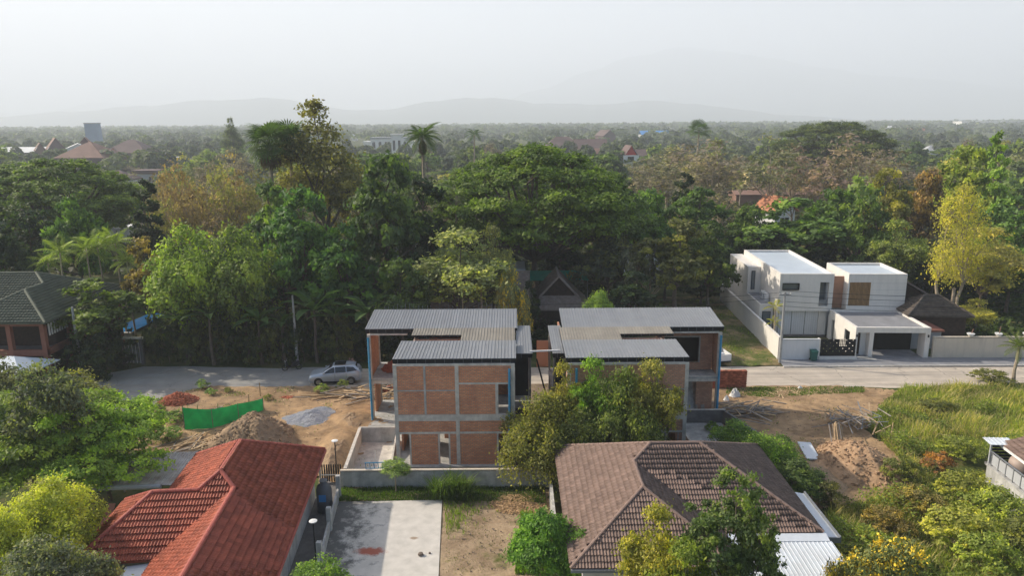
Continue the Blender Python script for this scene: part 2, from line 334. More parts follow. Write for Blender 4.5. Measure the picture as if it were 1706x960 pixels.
def thing(name, label, cat, loc=(0, 0, 0), rz=0.0, group=None):
    o = bpy.data.objects.new(name, None); COL.objects.link(o); o.location = loc; o.rotation_euler = (0, 0, rz); o.empty_display_size = 0.3
    return tag(o, label, cat, group)
def copy_tree(o, parent=None):
    c = o.copy(); COL.objects.link(c)
    if parent is not None: c.parent = parent
    for ch in list(o.children): copy_tree(ch, c)
    return c
def ground_sheet(name, pts, z, m, label=None, jitter=0.0, seg=1.0, seed=1):
    """flat sheet with an optionally ragged outline"""
    rnd = random.Random(seed); out = []
    for i in range(len(pts)):
        a, b = Vector(pts[i]), Vector(pts[(i + 1) % len(pts)]); n = max(1, int((b - a).length / seg)) if jitter else 1
        for k in range(n):
            p = a.lerp(b, k / n); out.append((p.x + rnd.uniform(-jitter, jitter), p.y + rnd.uniform(-jitter, jitter), z))
    from mathutils.geometry import tessellate_polygon
    vs = [Vector(p) for p in out]; tris = tessellate_polygon([vs]); mb = MB(); mb.v = [tuple(v) for v in vs]
    for t in tris:
        a, b, c = (vs[i] for i in t)
        mb.f.append(tuple(t) if (b - a).cross(c - a).z > 0 else tuple(t)[::-1])
    o = mb.obj(name, m); tag(o, label, None, kind='structure'); return o
def inside(pt, poly):
    x, y = pt; c = False; j = len(poly) - 1
    for i in range(len(poly)):
        xi, yi = poly[i][:2]; xj, yj = poly[j][:2]
        if (yi > y) != (yj > y) and x < (xj - xi) * (y - yi) / (yj - yi) + xi: c = not c
        j = i
    return c
def vnoise(x, y, s=1.0):
    return (math.sin(x * 1.7 * s + 1.3 * math.sin(y * 1.1 * s)) + math.sin(y * 2.3 * s + 1.7 * math.sin(x * 0.9 * s + 2)) + 0.5 * math.sin((x + y) * 4.1 * s) + 0.35 * math.sin((x * 1.3 - y) * 7.9 * s + 1)) / 2.85
# ================================================================== THE SETTING
def px_poly(pts, z=0.0): return [at(x, y, z) for x, y in pts]
_g = MB(); _n = 40; _ext = 13500
_g.add([(-_ext, -60, 0), (_ext, -60, 0), (_ext, 2 * _ext, 0), (-_ext, 2 * _ext, 0)], [(0, 1, 2, 3)])
tag(_g.obj('ground', 'ground'), 'green and brown plain stretching to the hazy hills', None, kind='structure')

def rough_sheet(name, poly, z, m, res=0.35, amp=0.05, label=None, bumps=(), seed=0):
    xs = [p[0] for p in poly]; ys = [p[1] for p in poly]; rnd = random.Random(seed)
    nx = int((max(xs) - min(xs)) / res) + 2; ny = int((max(ys) - min(ys)) / res) + 2; x0, y0 = min(xs), min(ys)
    mb = MB(); idx = {}
    def vid(i, j):
        if (i, j) not in idx:
            x = x0 + i * res; y = y0 + j * res; jx = rnd.uniform(-.35, .35) * res; jy = rnd.uniform(-.35, .35) * res
            h = z + amp * (0.5 + 0.5 * vnoise(x, y, 1.0)) + amp * 0.5 * rnd.random()
            for bx, by, rx, ry, bh in bumps:
                d = ((x - bx) / rx) ** 2 + ((y - by) / ry) ** 2
                if d < 1: h += bh * (1 - d) ** 1.3
            idx[(i, j)] = len(mb.v); mb.v.append((x + jx, y + jy, h))
        return idx[(i, j)]
    for i in range(nx):
        for j in range(ny):
            if inside((x0 + (i + .5) * res, y0 + (j + .5) * res), poly): mb.f.append((vid(i, j), vid(i + 1, j), vid(i + 1, j + 1), vid(i, j + 1)))
    o = mb.obj(name, m, smooth=True); tag(o, label, None, kind='structure'); return o

# lanes
ground_sheet('lane', [(-18.0, 60.9), (12, 60.6), (29, 60.2), (70, 59.6), (70, 66.0), (40.9, 65.8), (25.4, 65.9), (12, 66.2), (-18.0, 66.0)], 0.014, 'lane_tan', 'dusty tan concrete lane behind the two brick houses', 0.12, 1.2, 3)
ground_sheet('road', px_poly([(120, 720), (128, 672), (150, 642), (185, 622), (235, 612), (330, 611), (450, 614), (560, 612), (560, 646), (450, 646), (350, 645), (305, 655), (262, 672), (235, 700), (225, 730)]), 0.010, 'lane_grey', 'worn grey lane curving off to the left in front of the hedge', 0.12, 1.0, 5)
ground_sheet('pavement', [(25.6, 65.7), (70, 65.0), (70, 68.4), (25.9, 68.2)], 0.11, 'pavement', 'grey paved strip in front of the white house and cream wall')
box(25.6, 70, 65.55, 65.7, 0, 0.13).obj('kerb', 'concrete', label='low kerb along the grey pavement', kind='structure')
# building plots
left_lot = px_poly([(205, 745), (235, 700), (262, 672), (305, 655), (350, 645), (450, 646), (640, 646), (660, 640), (660, 792), (585, 820), (545, 800), (440, 770), (330, 790)])
rough_sheet('bare_earth', left_lot, 0.012, 'lot_earth', 0.32, 0.10, 'bare sandy building plot left of the brick houses',
            [(*at(565, 745), 1.6, 3.8, 0.55), (*at(590, 700), 1.8, 1.6, 0.5)], 1)
rough_sheet('bare_earth', [(-8.3, 44), (20, 44), (20, 61.3), (-8.3, 61.3)], 0.008, 'lot_earth_dark', 0.5, 0.06, 'trodden earth under and between the brick houses', seed=2)
right_lot = px_poly([(1195, 648), (1275, 645), (1420, 645), (1500, 652), (1470, 690), (1440, 720), (1520, 770), (1500, 850), (1400, 860), (1310, 850), (1230, 790), (1190, 760)])
rough_sheet('bare_earth', right_lot, 0.012, 'lot_earth', 0.32, 0.09, 'bare sandy plot right of the brick houses', seed=4)
rough_sheet('grass_strip', [(16.0, 66.3), (25.7, 66.0), (27.6, 94), (12, 94)], 0.012, 'verge', 0.5, 0.10, 'grassy strip with a bare path beside the white house', seed=6)
rough_sheet('meadow', px_poly([(1440, 700), (1500, 650), (1706, 640), (1900, 650), (2100, 960), (1380, 1000), (1340, 900), (1370, 850), (1470, 840), (1500, 770)]), 0.004, 'meadow_ground', 0.6, 0.15, 'overgrown ground under the tall grass', seed=8)
rough_sheet('yard', [(-4.6, 24), (2.2, 24), (2.2, 42.6), (-11.0, 42.6), (-11.0, 41.3), (-4.6, 41.3)], 0.006, 'yard_ground', 0.4, 0.05, 'patchy dry yard beside the concrete slab', seed=9)
ground_sheet('alley', [(-11.5, 24), (-9.3, 24), (-10.6, 44), (-12.5, 44)], 0.016, 'concrete_dark', 'dark paved side alley next to the red roofed house')
_sb = MB().slab([(-10.3, 24, 0.10), (-3.25, 24, 0.10), (-4.42, 41.15, 0.10), (-10.75, 41.0, 0.10)], 0.3)
_sb.obj('concrete_slab', 'old_slab', label='mildewed concrete slab in the yard', kind='structure')

def mound(name, label, cx, cy, rx, ry, h, m, seed=1, ang=0.0, flat=0.0, cat='earth mound', group=None, clods=0):
    rnd = random.Random(seed); mb = MB(); NR, NT = 26, 84; ph = [rnd.uniform(0, 6.28) for _ in range(6)]
    o_ = []
    for i in range(NR + 1):
        r_ = i / NR
        for k in range(NT):
            t = 2 * PI * k / NT; wob = 1 + 0.12 * math.sin(2 * t + ph[0]) + 0.09 * math.sin(3 * t + ph[1]) + 0.05 * math.sin(7 * t + ph[2])
            x = rx * r_ * wob * math.cos(t); y = ry * r_ * wob * math.sin(t)
            rr = max(0, (r_ - flat) / (1 - flat)); z = h * (1 - rr) ** 0.9 * (1 + 0.10 * vnoise(x + seed, y, 1.5) * (1 if r_ > 0.05 else 0)) + ((rnd.uniform(-.035, .035) + .05 * vnoise(x * 3.1, y * 2.7, 1.6)) * (0.4 + h * .5) * (r_ < 0.95))
            if r_ >= 1: z = -0.05
            mb.v.append((x * math.cos(ang) - y * math.sin(ang), x * math.sin(ang) + y * math.cos(ang), z))
    for i in range(NR):
        for k in range(NT): mb.f.append((i * NT + k, (i + 1) * NT + k, (i + 1) * NT + (k + 1) % NT, i * NT + (k + 1) % NT))
    o = mb.obj(name, m, smooth=True); o.location = (cx, cy, 0.02); tag(o, label, cat, group)
    if clods:
        cm = MB()
        for _ in range(clods):
            q = rnd.random() ** .6 * 1.02; k = rnd.randrange(NT); i = min(NR, int(q * NR)); v = Vector(mb.v[i * NT + k]); s_ = rnd.uniform(.03, .11) * (.6 + q * .6); e = Euler((rnd.random() * 6, rnd.random() * 6, rnd.random() * 6)).to_matrix()
            b = [e @ Vector(c) * s_ for c in ((1, 0, 0), (-1, .2, 0), (0, 1, .2), (.1, -1, 0), (0, .1, 1), (0, 0, -1))]
            cm.add([tuple(c + v + Vector((rnd.uniform(-.1, .1), rnd.uniform(-.1, .1), s_ * .3))) for c in b], [(0, 2, 4), (2, 1, 4), (1, 3, 4), (3, 0, 4), (2, 0, 5), (1, 2, 5), (3, 1, 5), (0, 3, 5)])
        cm.obj('clods', m, o, kind='stuff')
    return o
def pmound(name, label, px, py, wpx, dpx, h, m, **k):
    x, y = at(px, py); x1, _ = at(px + wpx / 2, py); _, y1 = at(px, py - dpx / 2)
    return mound(name, label, x, y, x1 - x, y1 - y, h, m, **k)
pmound('dirt_mound', 'large pale brown earth mound behind the green net, above the red roof', 424, 736, 132, 60, 1.9, 'soil_mound', seed=3, flat=0.25, clods=500)
pmound('dirt_mound', 'small earth heap next to the left leg of the left brick house', 585, 702, 60, 24, 0.55, 'soil_mound', seed=5, flat=0.2)
pmound('dirt_mound', 'earth bank between the concrete basin and the gravel heap', 560, 762, 46, 80, 0.7, 'soil_mound', seed=8, flat=0.3)
pmound('dirt_mound', 'orange earth mound under the scaffolding poles on the right plot', 1432, 780, 130, 80, 1.6, 'soil_mound_orange', seed=11, flat=0.2, clods=700)
pmound('dirt_mound', 'low orange spill of earth beside the leaning poles', 1385, 782, 62, 34, 0.45, 'soil_mound_orange', seed=12)
pmound('dirt_mound', 'dark spread of earth right of the white roofing sheet', 1345, 800, 120, 70, 0.4, 'soil_mound', seed=14, flat=0.4)
pmound('gravel_pile', 'flat heap of blue grey gravel on the sandy plot', 516, 697, 92, 32, 0.42, 'gravel_heap', seed=20, flat=0.15, cat='gravel heap')

# hills far off: real ridges, height per direction read off the skyline
def hill_range(name, label, dist, prof, seed, depth=900, foot=-6, m='hill'):
    """prof: (pixel x, pixel y of skyline)"""
    mb = MB(); cols = []
    xs = [prof[0][0] + (prof[-1][0] - prof[0][0]) * i / 150 for i in range(151)]
    rnd = random.Random(seed); n3 = [rnd.uniform(0, 6) for _ in range(6)]
    for px in xs:
        for a, b in zip(prof, prof[1:]):
            if a[0] <= px <= b[0] + 1e-6: t = (px - a[0]) / (b[0] - a[0]); t = t * t * (3 - 2 * t); py = a[1] + (b[1] - a[1]) * t; break
        py += 0.9 * math.sin(px * 0.05 + n3[0]) + 0.6 * math.sin(px * 0.13 + n3[1]) + 0.35 * math.sin(px * 0.31 + n3[2])
        x, z = aty(px, py, dist); x = x; cols.append((x, max(z, 1)))
    NJ = 12
    for i, (x, z) in enumerate(cols):
        for j in range(NJ + 1):
            t = j / NJ; y = dist - depth + 2 * depth * t; hh = z * max(0, 1 - abs(2 * t - 1) ** 1.4)
            if j != NJ // 2: hh *= 0.92 + 0.08 * math.sin(i * 0.35 + j * 1.1 + seed)
            mb.v.append((x * y / dist if abs(t - 0.5) < 0.01 else x, y, hh + (foot if j in (0, NJ) else 0)))
    for i in range(len(cols) - 1):
        for j in range(NJ): mb.f.append((i * (NJ + 1) + j, (i + 1) * (NJ + 1) + j, (i + 1) * (NJ + 1) + j + 1, i * (NJ + 1) + j + 1))
    tag(mb.obj(name, m, smooth=True), label, None, kind='structure')
hill_range('hills', 'low rounded hill range fading into haze', 5700, [(-900, 215), (-300, 190), (0, 194), (120, 186), (240, 176), (330, 168), (440, 163), (520, 170), (575, 184), (640, 182), (720, 170), (770, 162), (830, 164), (900, 172), (980, 174), (1080, 168), (1150, 172), (1230, 182), (1300, 192), (1450, 200), (1800, 205), (2500, 210)], 1)
hill_range('hills', 'pale mountain rising behind the low hills', 9400, [(-600, 190), (60, 188), (170, 170), (260, 176), (420, 184), (800, 180), (900, 150), (980, 118), (1060, 92), (1130, 78), (1200, 84), (1290, 98), (1370, 112), (1450, 124), (1560, 132), (1700, 148), (2000, 165), (2600, 195)], 5, depth=1300)

# the hazy air
def haze():
    mb = box(-14000, 14000, -75, 14500, -9, 1150); me = bpy.data.meshes.new('haze'); me.from_pydata(mb.v, [], mb.f)
    m = bpy.data.materials.new('haze_air'); m.use_nodes = True; n = m.node_tree; n.nodes.clear()
    out = n.nodes.new('ShaderNodeOutputMaterial'); v = n.nodes.new('ShaderNodeVolumePrincipled')
    v.inputs['Color'].default_value = HAZE_COL; v.inputs['Density'].default_value = HAZE_D; v.inputs['Anisotropy'].default_value = HAZE_G
    n.links.new(v.outputs[0], out.inputs['Volume']); me.materials.append(m)
    o = bpy.data.objects.new('haze', me); COL.objects.link(o); o['kind'] = 'stuff'; o['label'] = 'pale smoky haze over the plain'
HAZE_COL = (0.85, 0.905, 0.99, 1); HAZE_D = 0.00039; HAZE_G = 0.12
haze()
# ================================================================== ROOF BUILDERS
def sheet_roof(roof, x0, x1, yf, yb, zf, zb, m, pitch=0.66, ribs=3, thick=0.03, lbl='roof_panel'):
    """ribbed metal sheets laid side by side; each sheet is an object under the roof"""
    n = max(1, round((x1 - x0) / pitch)); wd = (x1 - x0) / n; L = math.hypot(yb - yf, zb - zf)
    mb = MB(); mb.box(0.004, wd - 0.004, 0, L, -thick, 0)
    for k in range(ribs):
        c = wd * (k + 0.5) / ribs; h = 0.032
        mb.add([(c - 0.02, -0.01, 0.001), (c + 0.02, -0.01, 0.001), (c + 0.012, -0.01, h), (c - 0.012, -0.01, h), (c - 0.02, L, 0.001), (c + 0.02, L, 0.001), (c + 0.012, L, h), (c - 0.012, L, h)],
               [(0, 1, 2, 3), (1, 5, 6, 2), (0, 3, 7, 4), (3, 2, 6, 7), (5, 4, 7, 6)])
    me = mb.mesh(lbl, m); a = math.atan2(zb - zf, yb - yf)
    for i in range(n):
        o = link(lbl, me, roof); o.location = (x0 + i * wd, yf + random.uniform(-.012, .012), zf); o.rotation_euler = (a, 0, 0)

def tile_mesh(wd, ln, waves=2, h=0.03, lip=0.035):
    mb = MB(); n = 4 * waves; prof = [(wd * i / n, h * (0.5 + 0.5 * math.cos(2 * PI * waves * i / n))) for i in range(n + 1)]
    for x, z in prof: mb.v.append((x, -0.03, z + lip))
    for x, z in prof: mb.v.append((x, ln, z + 0.004))
    for x, z in prof: mb.v.append((x, 0.06, -0.01))
    N = n + 1
    for i in range(n): mb.f.append((i, i + 1, N + i + 1, N + i)); mb.f.append((2 * N + i, 2 * N + i + 1, i + 1, i))
    return mb
def plane_frame(poly):
    a, b, c = Vector(poly[0]), Vector(poly[1]), Vector(poly[2]); nrm = (b - a).cross(c - a).normalized()
    if nrm.z < 0: nrm = -nrm
    e = Vector((0, 0, 1)).cross(nrm); e.normalize(); s_ = nrm.cross(e); s_.normalize()
    return e, s_, nrm
def tiled_faces(faces, wd, ln, waves=2, h=0.03, lip=0.035):
    """tile placements (matrices) covering each roof plane from its eave upwards"""
    out = []
    for poly in faces:
        e, s_, nrm = plane_frame(poly); P0 = Vector(poly[0]); q = [((Vector(p) - P0).dot(e), (Vector(p) - P0).dot(s_)) for p in poly]
        u0, u1 = min(p[0] for p in q), max(p[0] for p in q); v0, v1 = min(p[1] for p in q), max(p[1] for p in q)
        for j in range(int((v1 - v0) / ln) + 1):
            for i in range(int((u1 - u0) / wd) + 1):
                u, v = u0 + i * wd, v0 + j * ln
                if inside((u + wd / 2, v + ln * 0.5), q):
                    mtx = Matrix((e, s_, nrm)).transposed().to_4x4(); mtx = mtx @ Matrix.Rotation(random.gauss(0, .009), 4, 'Z') @ Matrix.Rotation(random.gauss(0, .012), 4, 'X'); mtx.translation = P0 + e * (u + random.gauss(0, .004)) + s_ * (v + random.gauss(0, .008)) + nrm * (0.004 + random.random() * .008); out.append(mtx)
    return out
def tiled_roof(root, faces, caps, wd, ln, m, capm, waves=2, h=0.03, lip=0.035, single=300, under=0.12, seen=None, capr=0.11):
    base = MB()
    for f in faces: 
        f = [Vector(p) for p in f]
        nn = (f[1] - f[0]).cross(f[2] - f[0])
        if nn.z < 0: f = f[::-1]
        base.slab(f, under)
    roof = base.obj('roof', m, root)
    tm = tile_mesh(wd, ln, waves, h, lip); me = tm.mesh('roof_tile', m); pl = tiled_faces(faces, wd, ln)
    if single:
        W = root.matrix_basis.copy(); cpos = Vector((0, 0, CAMH))
        def key(mm):
            p = W @ mm.translation; d = p - cpos
            fw = d.dot(_Fv); ok = fw > 1 and abs(d.dot(_cr) / fw * F) < 850 and abs(d.dot(_cu) / fw * F) < 478
            nrm = (W.to_3x3() @ mm.to_3x3()) @ Vector((0, 0, 1)); fac = -nrm.dot(d.normalized())
            if seen and ok: ok = seen(p)
            return (0 if ok and fac > 0.05 else 1, d.length / max(0.05, fac) ** 0.5)
        pl.sort(key=key); ind, rest = pl[:single], pl[single:]
        for mm in ind:
            o = link('roof_tile', me, roof); o.matrix_basis = mm
    else: rest = pl
    tv = np.array(tm.v); tf = np.array(tm.f); V = []; Fc = []
    for k, mm in enumerate(rest):
        A = np.array(mm); V.append(tv @ A[:3, :3].T + A[:3, 3]); Fc.append(tf + k * len(tv))
    if V: fast_mesh('roof_tiles', np.vstack(V), np.vstack(Fc), m + '_many' if m + '_many' in MAT else m, roof, kind='stuff')
    for a, b in caps:      # ridge and hip tiles, one half-round piece after another
        a, b = Vector(a), Vector(b); L = (b - a).length; n = max(1, int(L / 0.36)); d = (b - a).normalized(); cm = MB()
        side = d.cross(Vector((0, 0, 1))).normalized(); up = side.cross(d)
        for i in range(n):
            p0 = a + d * (L * i / n); p1 = a + d * (L * (i + 1) / n + 0.03); o0 = len(cm.v)
            for p, rr in ((p0, capr), (p1, capr * 0.86)):
                for k in range(7):
                    t = PI * k / 6 * 1.16 - 0.25; cm.v.append(tuple(p + side * (rr * 1.15 * math.cos(t)) + up * (rr * math.sin(t) + 0.03)))
            for k in range(6): cm.f.append((o0 + k, o0 + k + 1, o0 + 8 + k, o0 + 7 + k))
            cm.f.append(tuple(o0 + k for k in range(7)))
        cm.obj('ridge_cap', capm, roof)
    return roof
def fast_mesh(name, V, Fq, m, parent=None, kind=None, tint=None, smooth=False):
    me = bpy.data.meshes.new(name); V = np.asarray(V, dtype=np.float32); Fq = np.asarray(Fq, dtype=np.int32); k = Fq.shape[1]
    me.vertices.add(len(V)); me.vertices.foreach_set('co', V.ravel()); me.loops.add(Fq.size); me.loops.foreach_set('vertex_index', Fq.ravel())
    me.polygons.add(len(Fq)); me.polygons.foreach_set('loop_start', np.arange(0, Fq.size, k, dtype=np.int32))
    me.update(calc_edges=True)
    if tint is not None:
        a = me.attributes.new('tint', 'FLOAT', 'POINT'); a.data.foreach_set('value', np.asarray(tint, dtype=np.float32))
    if smooth: me.polygons.foreach_set('use_smooth', [True] * len(Fq))
    me.materials.append(MAT[m] if isinstance(m, str) else m)
    if parent is False: return me
    return link(name, me, parent, None, kind)

# ================================================================== THE TWO UNFINISHED BRICK HOUSES
def brick_house(label, xin, sgn, W1, W2, bm, right):
    """frame: x = distance from the passage side outwards (mirrored by sgn), y = depth"""
    t = thing('brick_house', label, 'house', (xin, 45.9, 0), 0, 'unfinished brick houses')
    def bx(mb, u0, u1, y0, y1, z0, z1): return mb.box(sgn * u0, sgn * u1, y0, y1, z0, z1)
    def part(name, m, *boxes, label=None, parent=None):
        mb = MB()
        for b in boxes: bx(mb, *b)
        return mb.obj(name, m, parent or t, label=label)
    conc = 'concrete' if not right else 'concrete'
    yC0, yC1 = 7.8, 11.9            # rear block (roof span)
    # --- floors
    part('floor_slab', 'concrete_grey', (-0.1, W2, -0.35, yC1, 0.0, 0.12))
    part('floor_slab', 'concrete_grey', (0.26, W1 - 0.26, 0.22, yC0 - 0.02, 3.32, 3.48), (0.26, W2 + 0.02, yC0 - 0.02, yC1, 3.32, 3.47))
    # --- front frame: columns and beams, set 2 cm proud of the brick
    cols = (0.0, 3.72, W1 - 0.25)
    for u in cols:
        for (z0, z1) in ((0.12, 3.30), (3.752, 7.3)): part('column', conc, (u, u + 0.25, -0.02, 0.22, z0, z1))
    part('beam', conc, (0, W1, -0.04, 0.2, 3.30, 3.75)); part('beam', conc, (0.25, W1 - 0.25, -0.012, 0.18, 7.18, 7.32))
    part('lintel', conc, (0.25, 3.72, -0.01, 0.17, 2.36, 2.50)); part('lintel', conc, (3.97, W1 - 0.25, -0.01, 0.17, 2.36, 2.50))
    if not right:
        lo = [(0.5, 1.12, 0.12, 2.36), (4.5, 5.1, 0.12, 2.36), (W1 - 0.92, W1 - 0.25, 0.12, 2.36)]; up = [(0.45, 1.1, 3.76, 5.88)]
    else:
        lo = [(0.5, 1.12, 0.12, 2.36), (W1 - 2.2, W1 - 0.55, 1.25, 2.36)]; up = []
    def wallpart(u0, u1, z0, z1, holes):
        mb = MB()
        if sgn > 0: mb.wall(u0, u1, z0, z1, 0.02, 0.14, holes)
        else: mb.wall(-u1, -u0, z0, z1, 0.02, 0.14, [(-h[1], -h[0], h[2], h[3]) for h in holes])
        return mb.obj('brick_wall', bm, t)
    for (a, b) in ((0.25, 3.72), (3.97, W1 - 0.25)):
        sel = lambda hs: [h for h in hs if h[0] >= a - .01 and h[1] <= b + .01]
        wallpart(a, b, 0.12, 2.36, sel(lo)); wallpart(a, b, 2.50, 3.30, [])
        wallpart(a, b, 3.76, 7.18, sel(up) + [(a, b, 5.42, 5.50)] * (a > 1) + [(0.25, 3.72, 5.88, 6.0)] * (a < 1))
    # stiffener strips of concrete in the upper storey
    part('stiffener', 'concrete_grey', (5.92, 6.06, -0.005, 0.15, 3.76, 7.18)); part('stiffener', 'concrete_grey', (3.97, 5.92, 0.0, 0.15, 5.42, 5.50), (6.06, W1 - 0.25, 0.0, 0.15, 5.42, 5.50))
    part('stiffener', 'concrete', (0.25, 3.72, 0.0, 0.15, 5.88, 6.0))
    for h in lo + up:
        c = 'concrete'
        if h[2] < 1: part('door_frame', c, (h[0] - 0.11, h[0] - 0.002, -0.004, 0.16, h[2], h[3] - 0.002), (h[1] + 0.002, h[1] + 0.11, -0.004, 0.16, h[2], h[3] - 0.002))
        elif h[2] > 3: part('door_frame', c, (h[0] - 0.14, h[0] - 0.002, -0.004, 0.16, h[2], h[3] - 0.002), (h[1] + 0.002, h[1] + 0.2, -0.004, 0.16, h[2], h[3] - 0.002))
        else: part('window_frame', 'concrete_grey', (h[0] - 0.06, h[0] - .002, 0.0, 0.16, h[2], h[3] - .002), (h[1] + .002, h[1] + 0.06, 0.0, 0.16, h[2], h[3] - .002), ((h[0] + h[1]) / 2 - 0.05, (h[0] + h[1]) / 2 + 0.05, 0.0, 0.14, h[2], h[3] - .002), (h[0] - 0.06, h[1] + 0.06, -0.02, 0.19, h[2] - 0.06, h[2] - 0.002))
    # --- side walls and inner walls of the front block
    part('brick_wall', bm, (W1 - 0.17, W1 - 0.05, 0.25, 4.2, 3.76, 7.15)); part('brick_wall', bm, (W1 - 0.17, W1 - 0.05, 2.2, 4.2, 0.12, 3.3))
    part('brick_wall', bm, (0.02, 0.14, 0.25, 3.0, 0.12, 3.28)); part('brick_wall', bm, (0.02, 0.14, 0.25, 1.2, 3.76, 7.15))
    part('beam', conc, (W1 - 0.23, W1 - 0.02, 0.24, 7.7, 3.305, 3.745)); part('beam', conc, (0.02, 0.23, 0.24, 7.7, 3.305, 3.745))
    part('column', conc, (W1 - 0.25, W1, 4.2, 4.45, 0.12, 3.30), (W1 - 0.25, W1, 4.2, 4.45, 3.752, 7.2)); part('column', conc, (0, 0.25, 4.2, 4.45, 0.12, 3.3), (0, 0.25, 4.2, 4.45, 3.752, 7.2))
    part('brick_wall', bm, (0.3, W1 - 0.3, 4.25, 4.37, 3.5, 7.1)); part('brick_wall', bm, (0.3, 2.6, 4.25, 4.37, 0.12, 3.3)); part('brick_wall', bm, (4.2, 5.2, 4.25, 4.37, 0.12, 3.3))
    # --- middle link and its light well
    part('brick_wall', bm, (3.6, W1 - 0.75, 5.98, 6.1, 3.5, 7.2)); part('brick_wall', bm, (W1 - 0.74, W1 - 0.62, 4.5, 7.7, 3.5, 7.2))
    part('brick_wall', bm, (0.05, 0.17, 4.5, 11.5, 3.5, 6.95))
    # --- rear block: outer wall, columns, front beam, slab edge
    for y in (yC0 + 0.0, yC1 - 0.55): part('column', conc, (W2 - 0.25, W2, y, y + 0.25, 0.12, 7.05))
    part('brick_wall', bm, (W2 - 0.18, W2 - 0.06, yC0 + 0.27, yC1 - 0.57, 3.5, 7.0)); part('brick_wall', bm, (W2 - 0.18, W2 - 0.06, yC0 + 1.6, yC1 - 0.57, 0.12, 3.1))
    part('beam', conc, (W1 + 0.1, W2 - 0.255, yC0 + 0.01, yC0 + 0.22, 3.08, 3.50)); part('beam', conc, (W1 + 0.1, W2 - 0.255, yC0 + 0.01, yC0 + 0.2, 7.0, 7.12))
    part('beam', conc, (W1 - 1, W2 - 0.255, yC1 - 0.5, yC1 - 0.3, 3.08, 3.50))
    if right:
        mb = MB(); u0, u1 = W1 + 0.1, W2 - 0.26
        mb.wall(u0, u1, 3.5, 7.0, yC0 + 1.6, yC0 + 1.74, [(u0 + 0.25, u1 - 1.05, 4.1, 6.2)]); mb.obj('brick_wall', bm, t)
        part('window_frame', 'concrete_grey', (u0 + 0.2, u1 - 0.97, yC0 + 1.57, yC0 + 1.76, 6.202, 6.3), (u1 - 1.05, u1 - 0.95, yC0 + 1.57, yC0 + 1.76, 4.1, 6.2))
        part('brick_wall', 'dark_interior', (u0, u1, yC1 - 0.45, yC1 - 0.33, 3.5, 7.0)); part('brick_wall', bm, (W2 - 1.55, W2 - 0.3, yC0 + 0.9, yC0 + 1.02, 0.12, 3.08))  # near-black rear wall carries the shade behind the window opening in its colour
        part('column', conc, (W1 + 1.9, W1 + 2.1, yC1 - 0.8, yC1 - 0.6, 0.12, 3.1))
    else:
        part('brick_wall', bm, (0.2, 6.4, yC1 - 0.45, yC1 - 0.33, 3.5, 7.0)); part('column', conc, (W2 - 2.0, W2 - 1.82, yC1 - 0.7, yC1 - 0.5, 0.12, 3.1))
        part('brick_wall', bm, (6.4, 6.52, yC0 + 0.3, yC1 - 0.5, 3.5, 7.0))
    part('brick_wall', bm, (0.2, 5.2, yC1 - 0.45, yC1 - 0.33, 0.12, 3.1))
    # --- roofs
    def roof(u0, u1, yf, yb, zf, zb, m, fascia=0.30, deep=True, label=None):
        mb = MB(); x0, x1 = sorted((sgn * u0, sgn * u1))
        if deep:
            mb.box(x0 + 0.02, x1 - 0.02, yf + 0.03, yf + 0.09, zf - fascia - 0.03, zf - 0.04)
            mb.add([(x0 + 0.05, yf + 0.1, zf - 0.2), (x1 - 0.05, yf + 0.1, zf - 0.2), (x1 - 0.05, yb - 0.1, zb - 0.2), (x0 + 0.05, yb - 0.1, zb - 0.2)], [(0, 1, 2, 3)])
        k = int((x1 - x0) / 0.85)
        for i in range(k + 1):
            x = x0 + 0.08 + (x1 - x0 - 0.16) * i / k; mb.bar((x, yf + 0.1, zf - 0.11), (x, yb - 0.05, zb - 0.11), 0.07, 0.12)
        for (x, q) in ((x0, 0.0), (x1 - 0.04, 0.0)): mb.add([(x, yf + .02, zf - .14), (x + .04, yf + .02, zf - .14), (x + .04, yb, zb - .14), (x, yb, zb - .14), (x, yf + .02, zf - .032), (x + .04, yf + .02, zf - .032), (x + .04, yb, zb - .032), (x, yb, zb - .032)], [(0, 3, 2, 1), (4, 5, 6, 7), (0, 1, 5, 4), (1, 2, 6, 5), (2, 3, 7, 6), (3, 0, 4, 7)])
        r = mb.obj('roof', 'steel_dark', t, label=label)
        sheet_roof(r, x0, x1, yf, yb, zf, zb, m)
        if deep:   # thin hangers seen against the dark fascia
            hb = MB()
            for i in range(int((x1 - x0) / 0.62)):
                x = x0 + 0.35 + 0.62 * i; hb.box(x - 0.008, x + 0.008, yf + 0.012, yf + 0.028, zf - fascia - 0.03, zf - 0.03)
            hb.obj('hanger_wires', 'steel_grey', r, kind='stuff')
        return r
    roof(-0.1, W1 + 0.02, 0.12, 4.15, 7.66, 7.66, 'roof_metal', 0.36, label='front flat roof of grey ribbed metal sheets')
    roof(-0.05, 3.9 if not right else 4.35, 4.45, 7.7, 7.42, 7.58, 'roof_metal_dusty', 0.1, False, label='dusty middle roof beside the light well')
    roof(3.9 if not right else 4.35, W1 - 0.45 if not right else W1 + 0.3, 6.1, 7.7, 7.50, 7.58, 'roof_metal_dusty', 0.16, True)
    roof(-0.25 if not right else 0.2, W2 + 0.12, yC0, yC1, 7.52, 7.98, 'roof_metal', 0.32, label='long rear roof of grey ribbed metal sheets')
    roof(-1.25 if not right else -0.85, -0.12 if not right else 0.15, 2.2, 9.2, 7.3, 7.3, 'roof_metal', 0.3, label='narrow side roof over the passage')
    # --- passage side: posts, raised slab, near-black panels painting the shade of the opening
    us = -1.15 if not right else -0.78
    part('post', 'concrete_dark', (us, us + 0.14, 2.4, 2.6, 0.1, 7.0)); part('post', 'concrete', (us, us + 0.14, 8.7, 8.9, 0.1, 7.0))
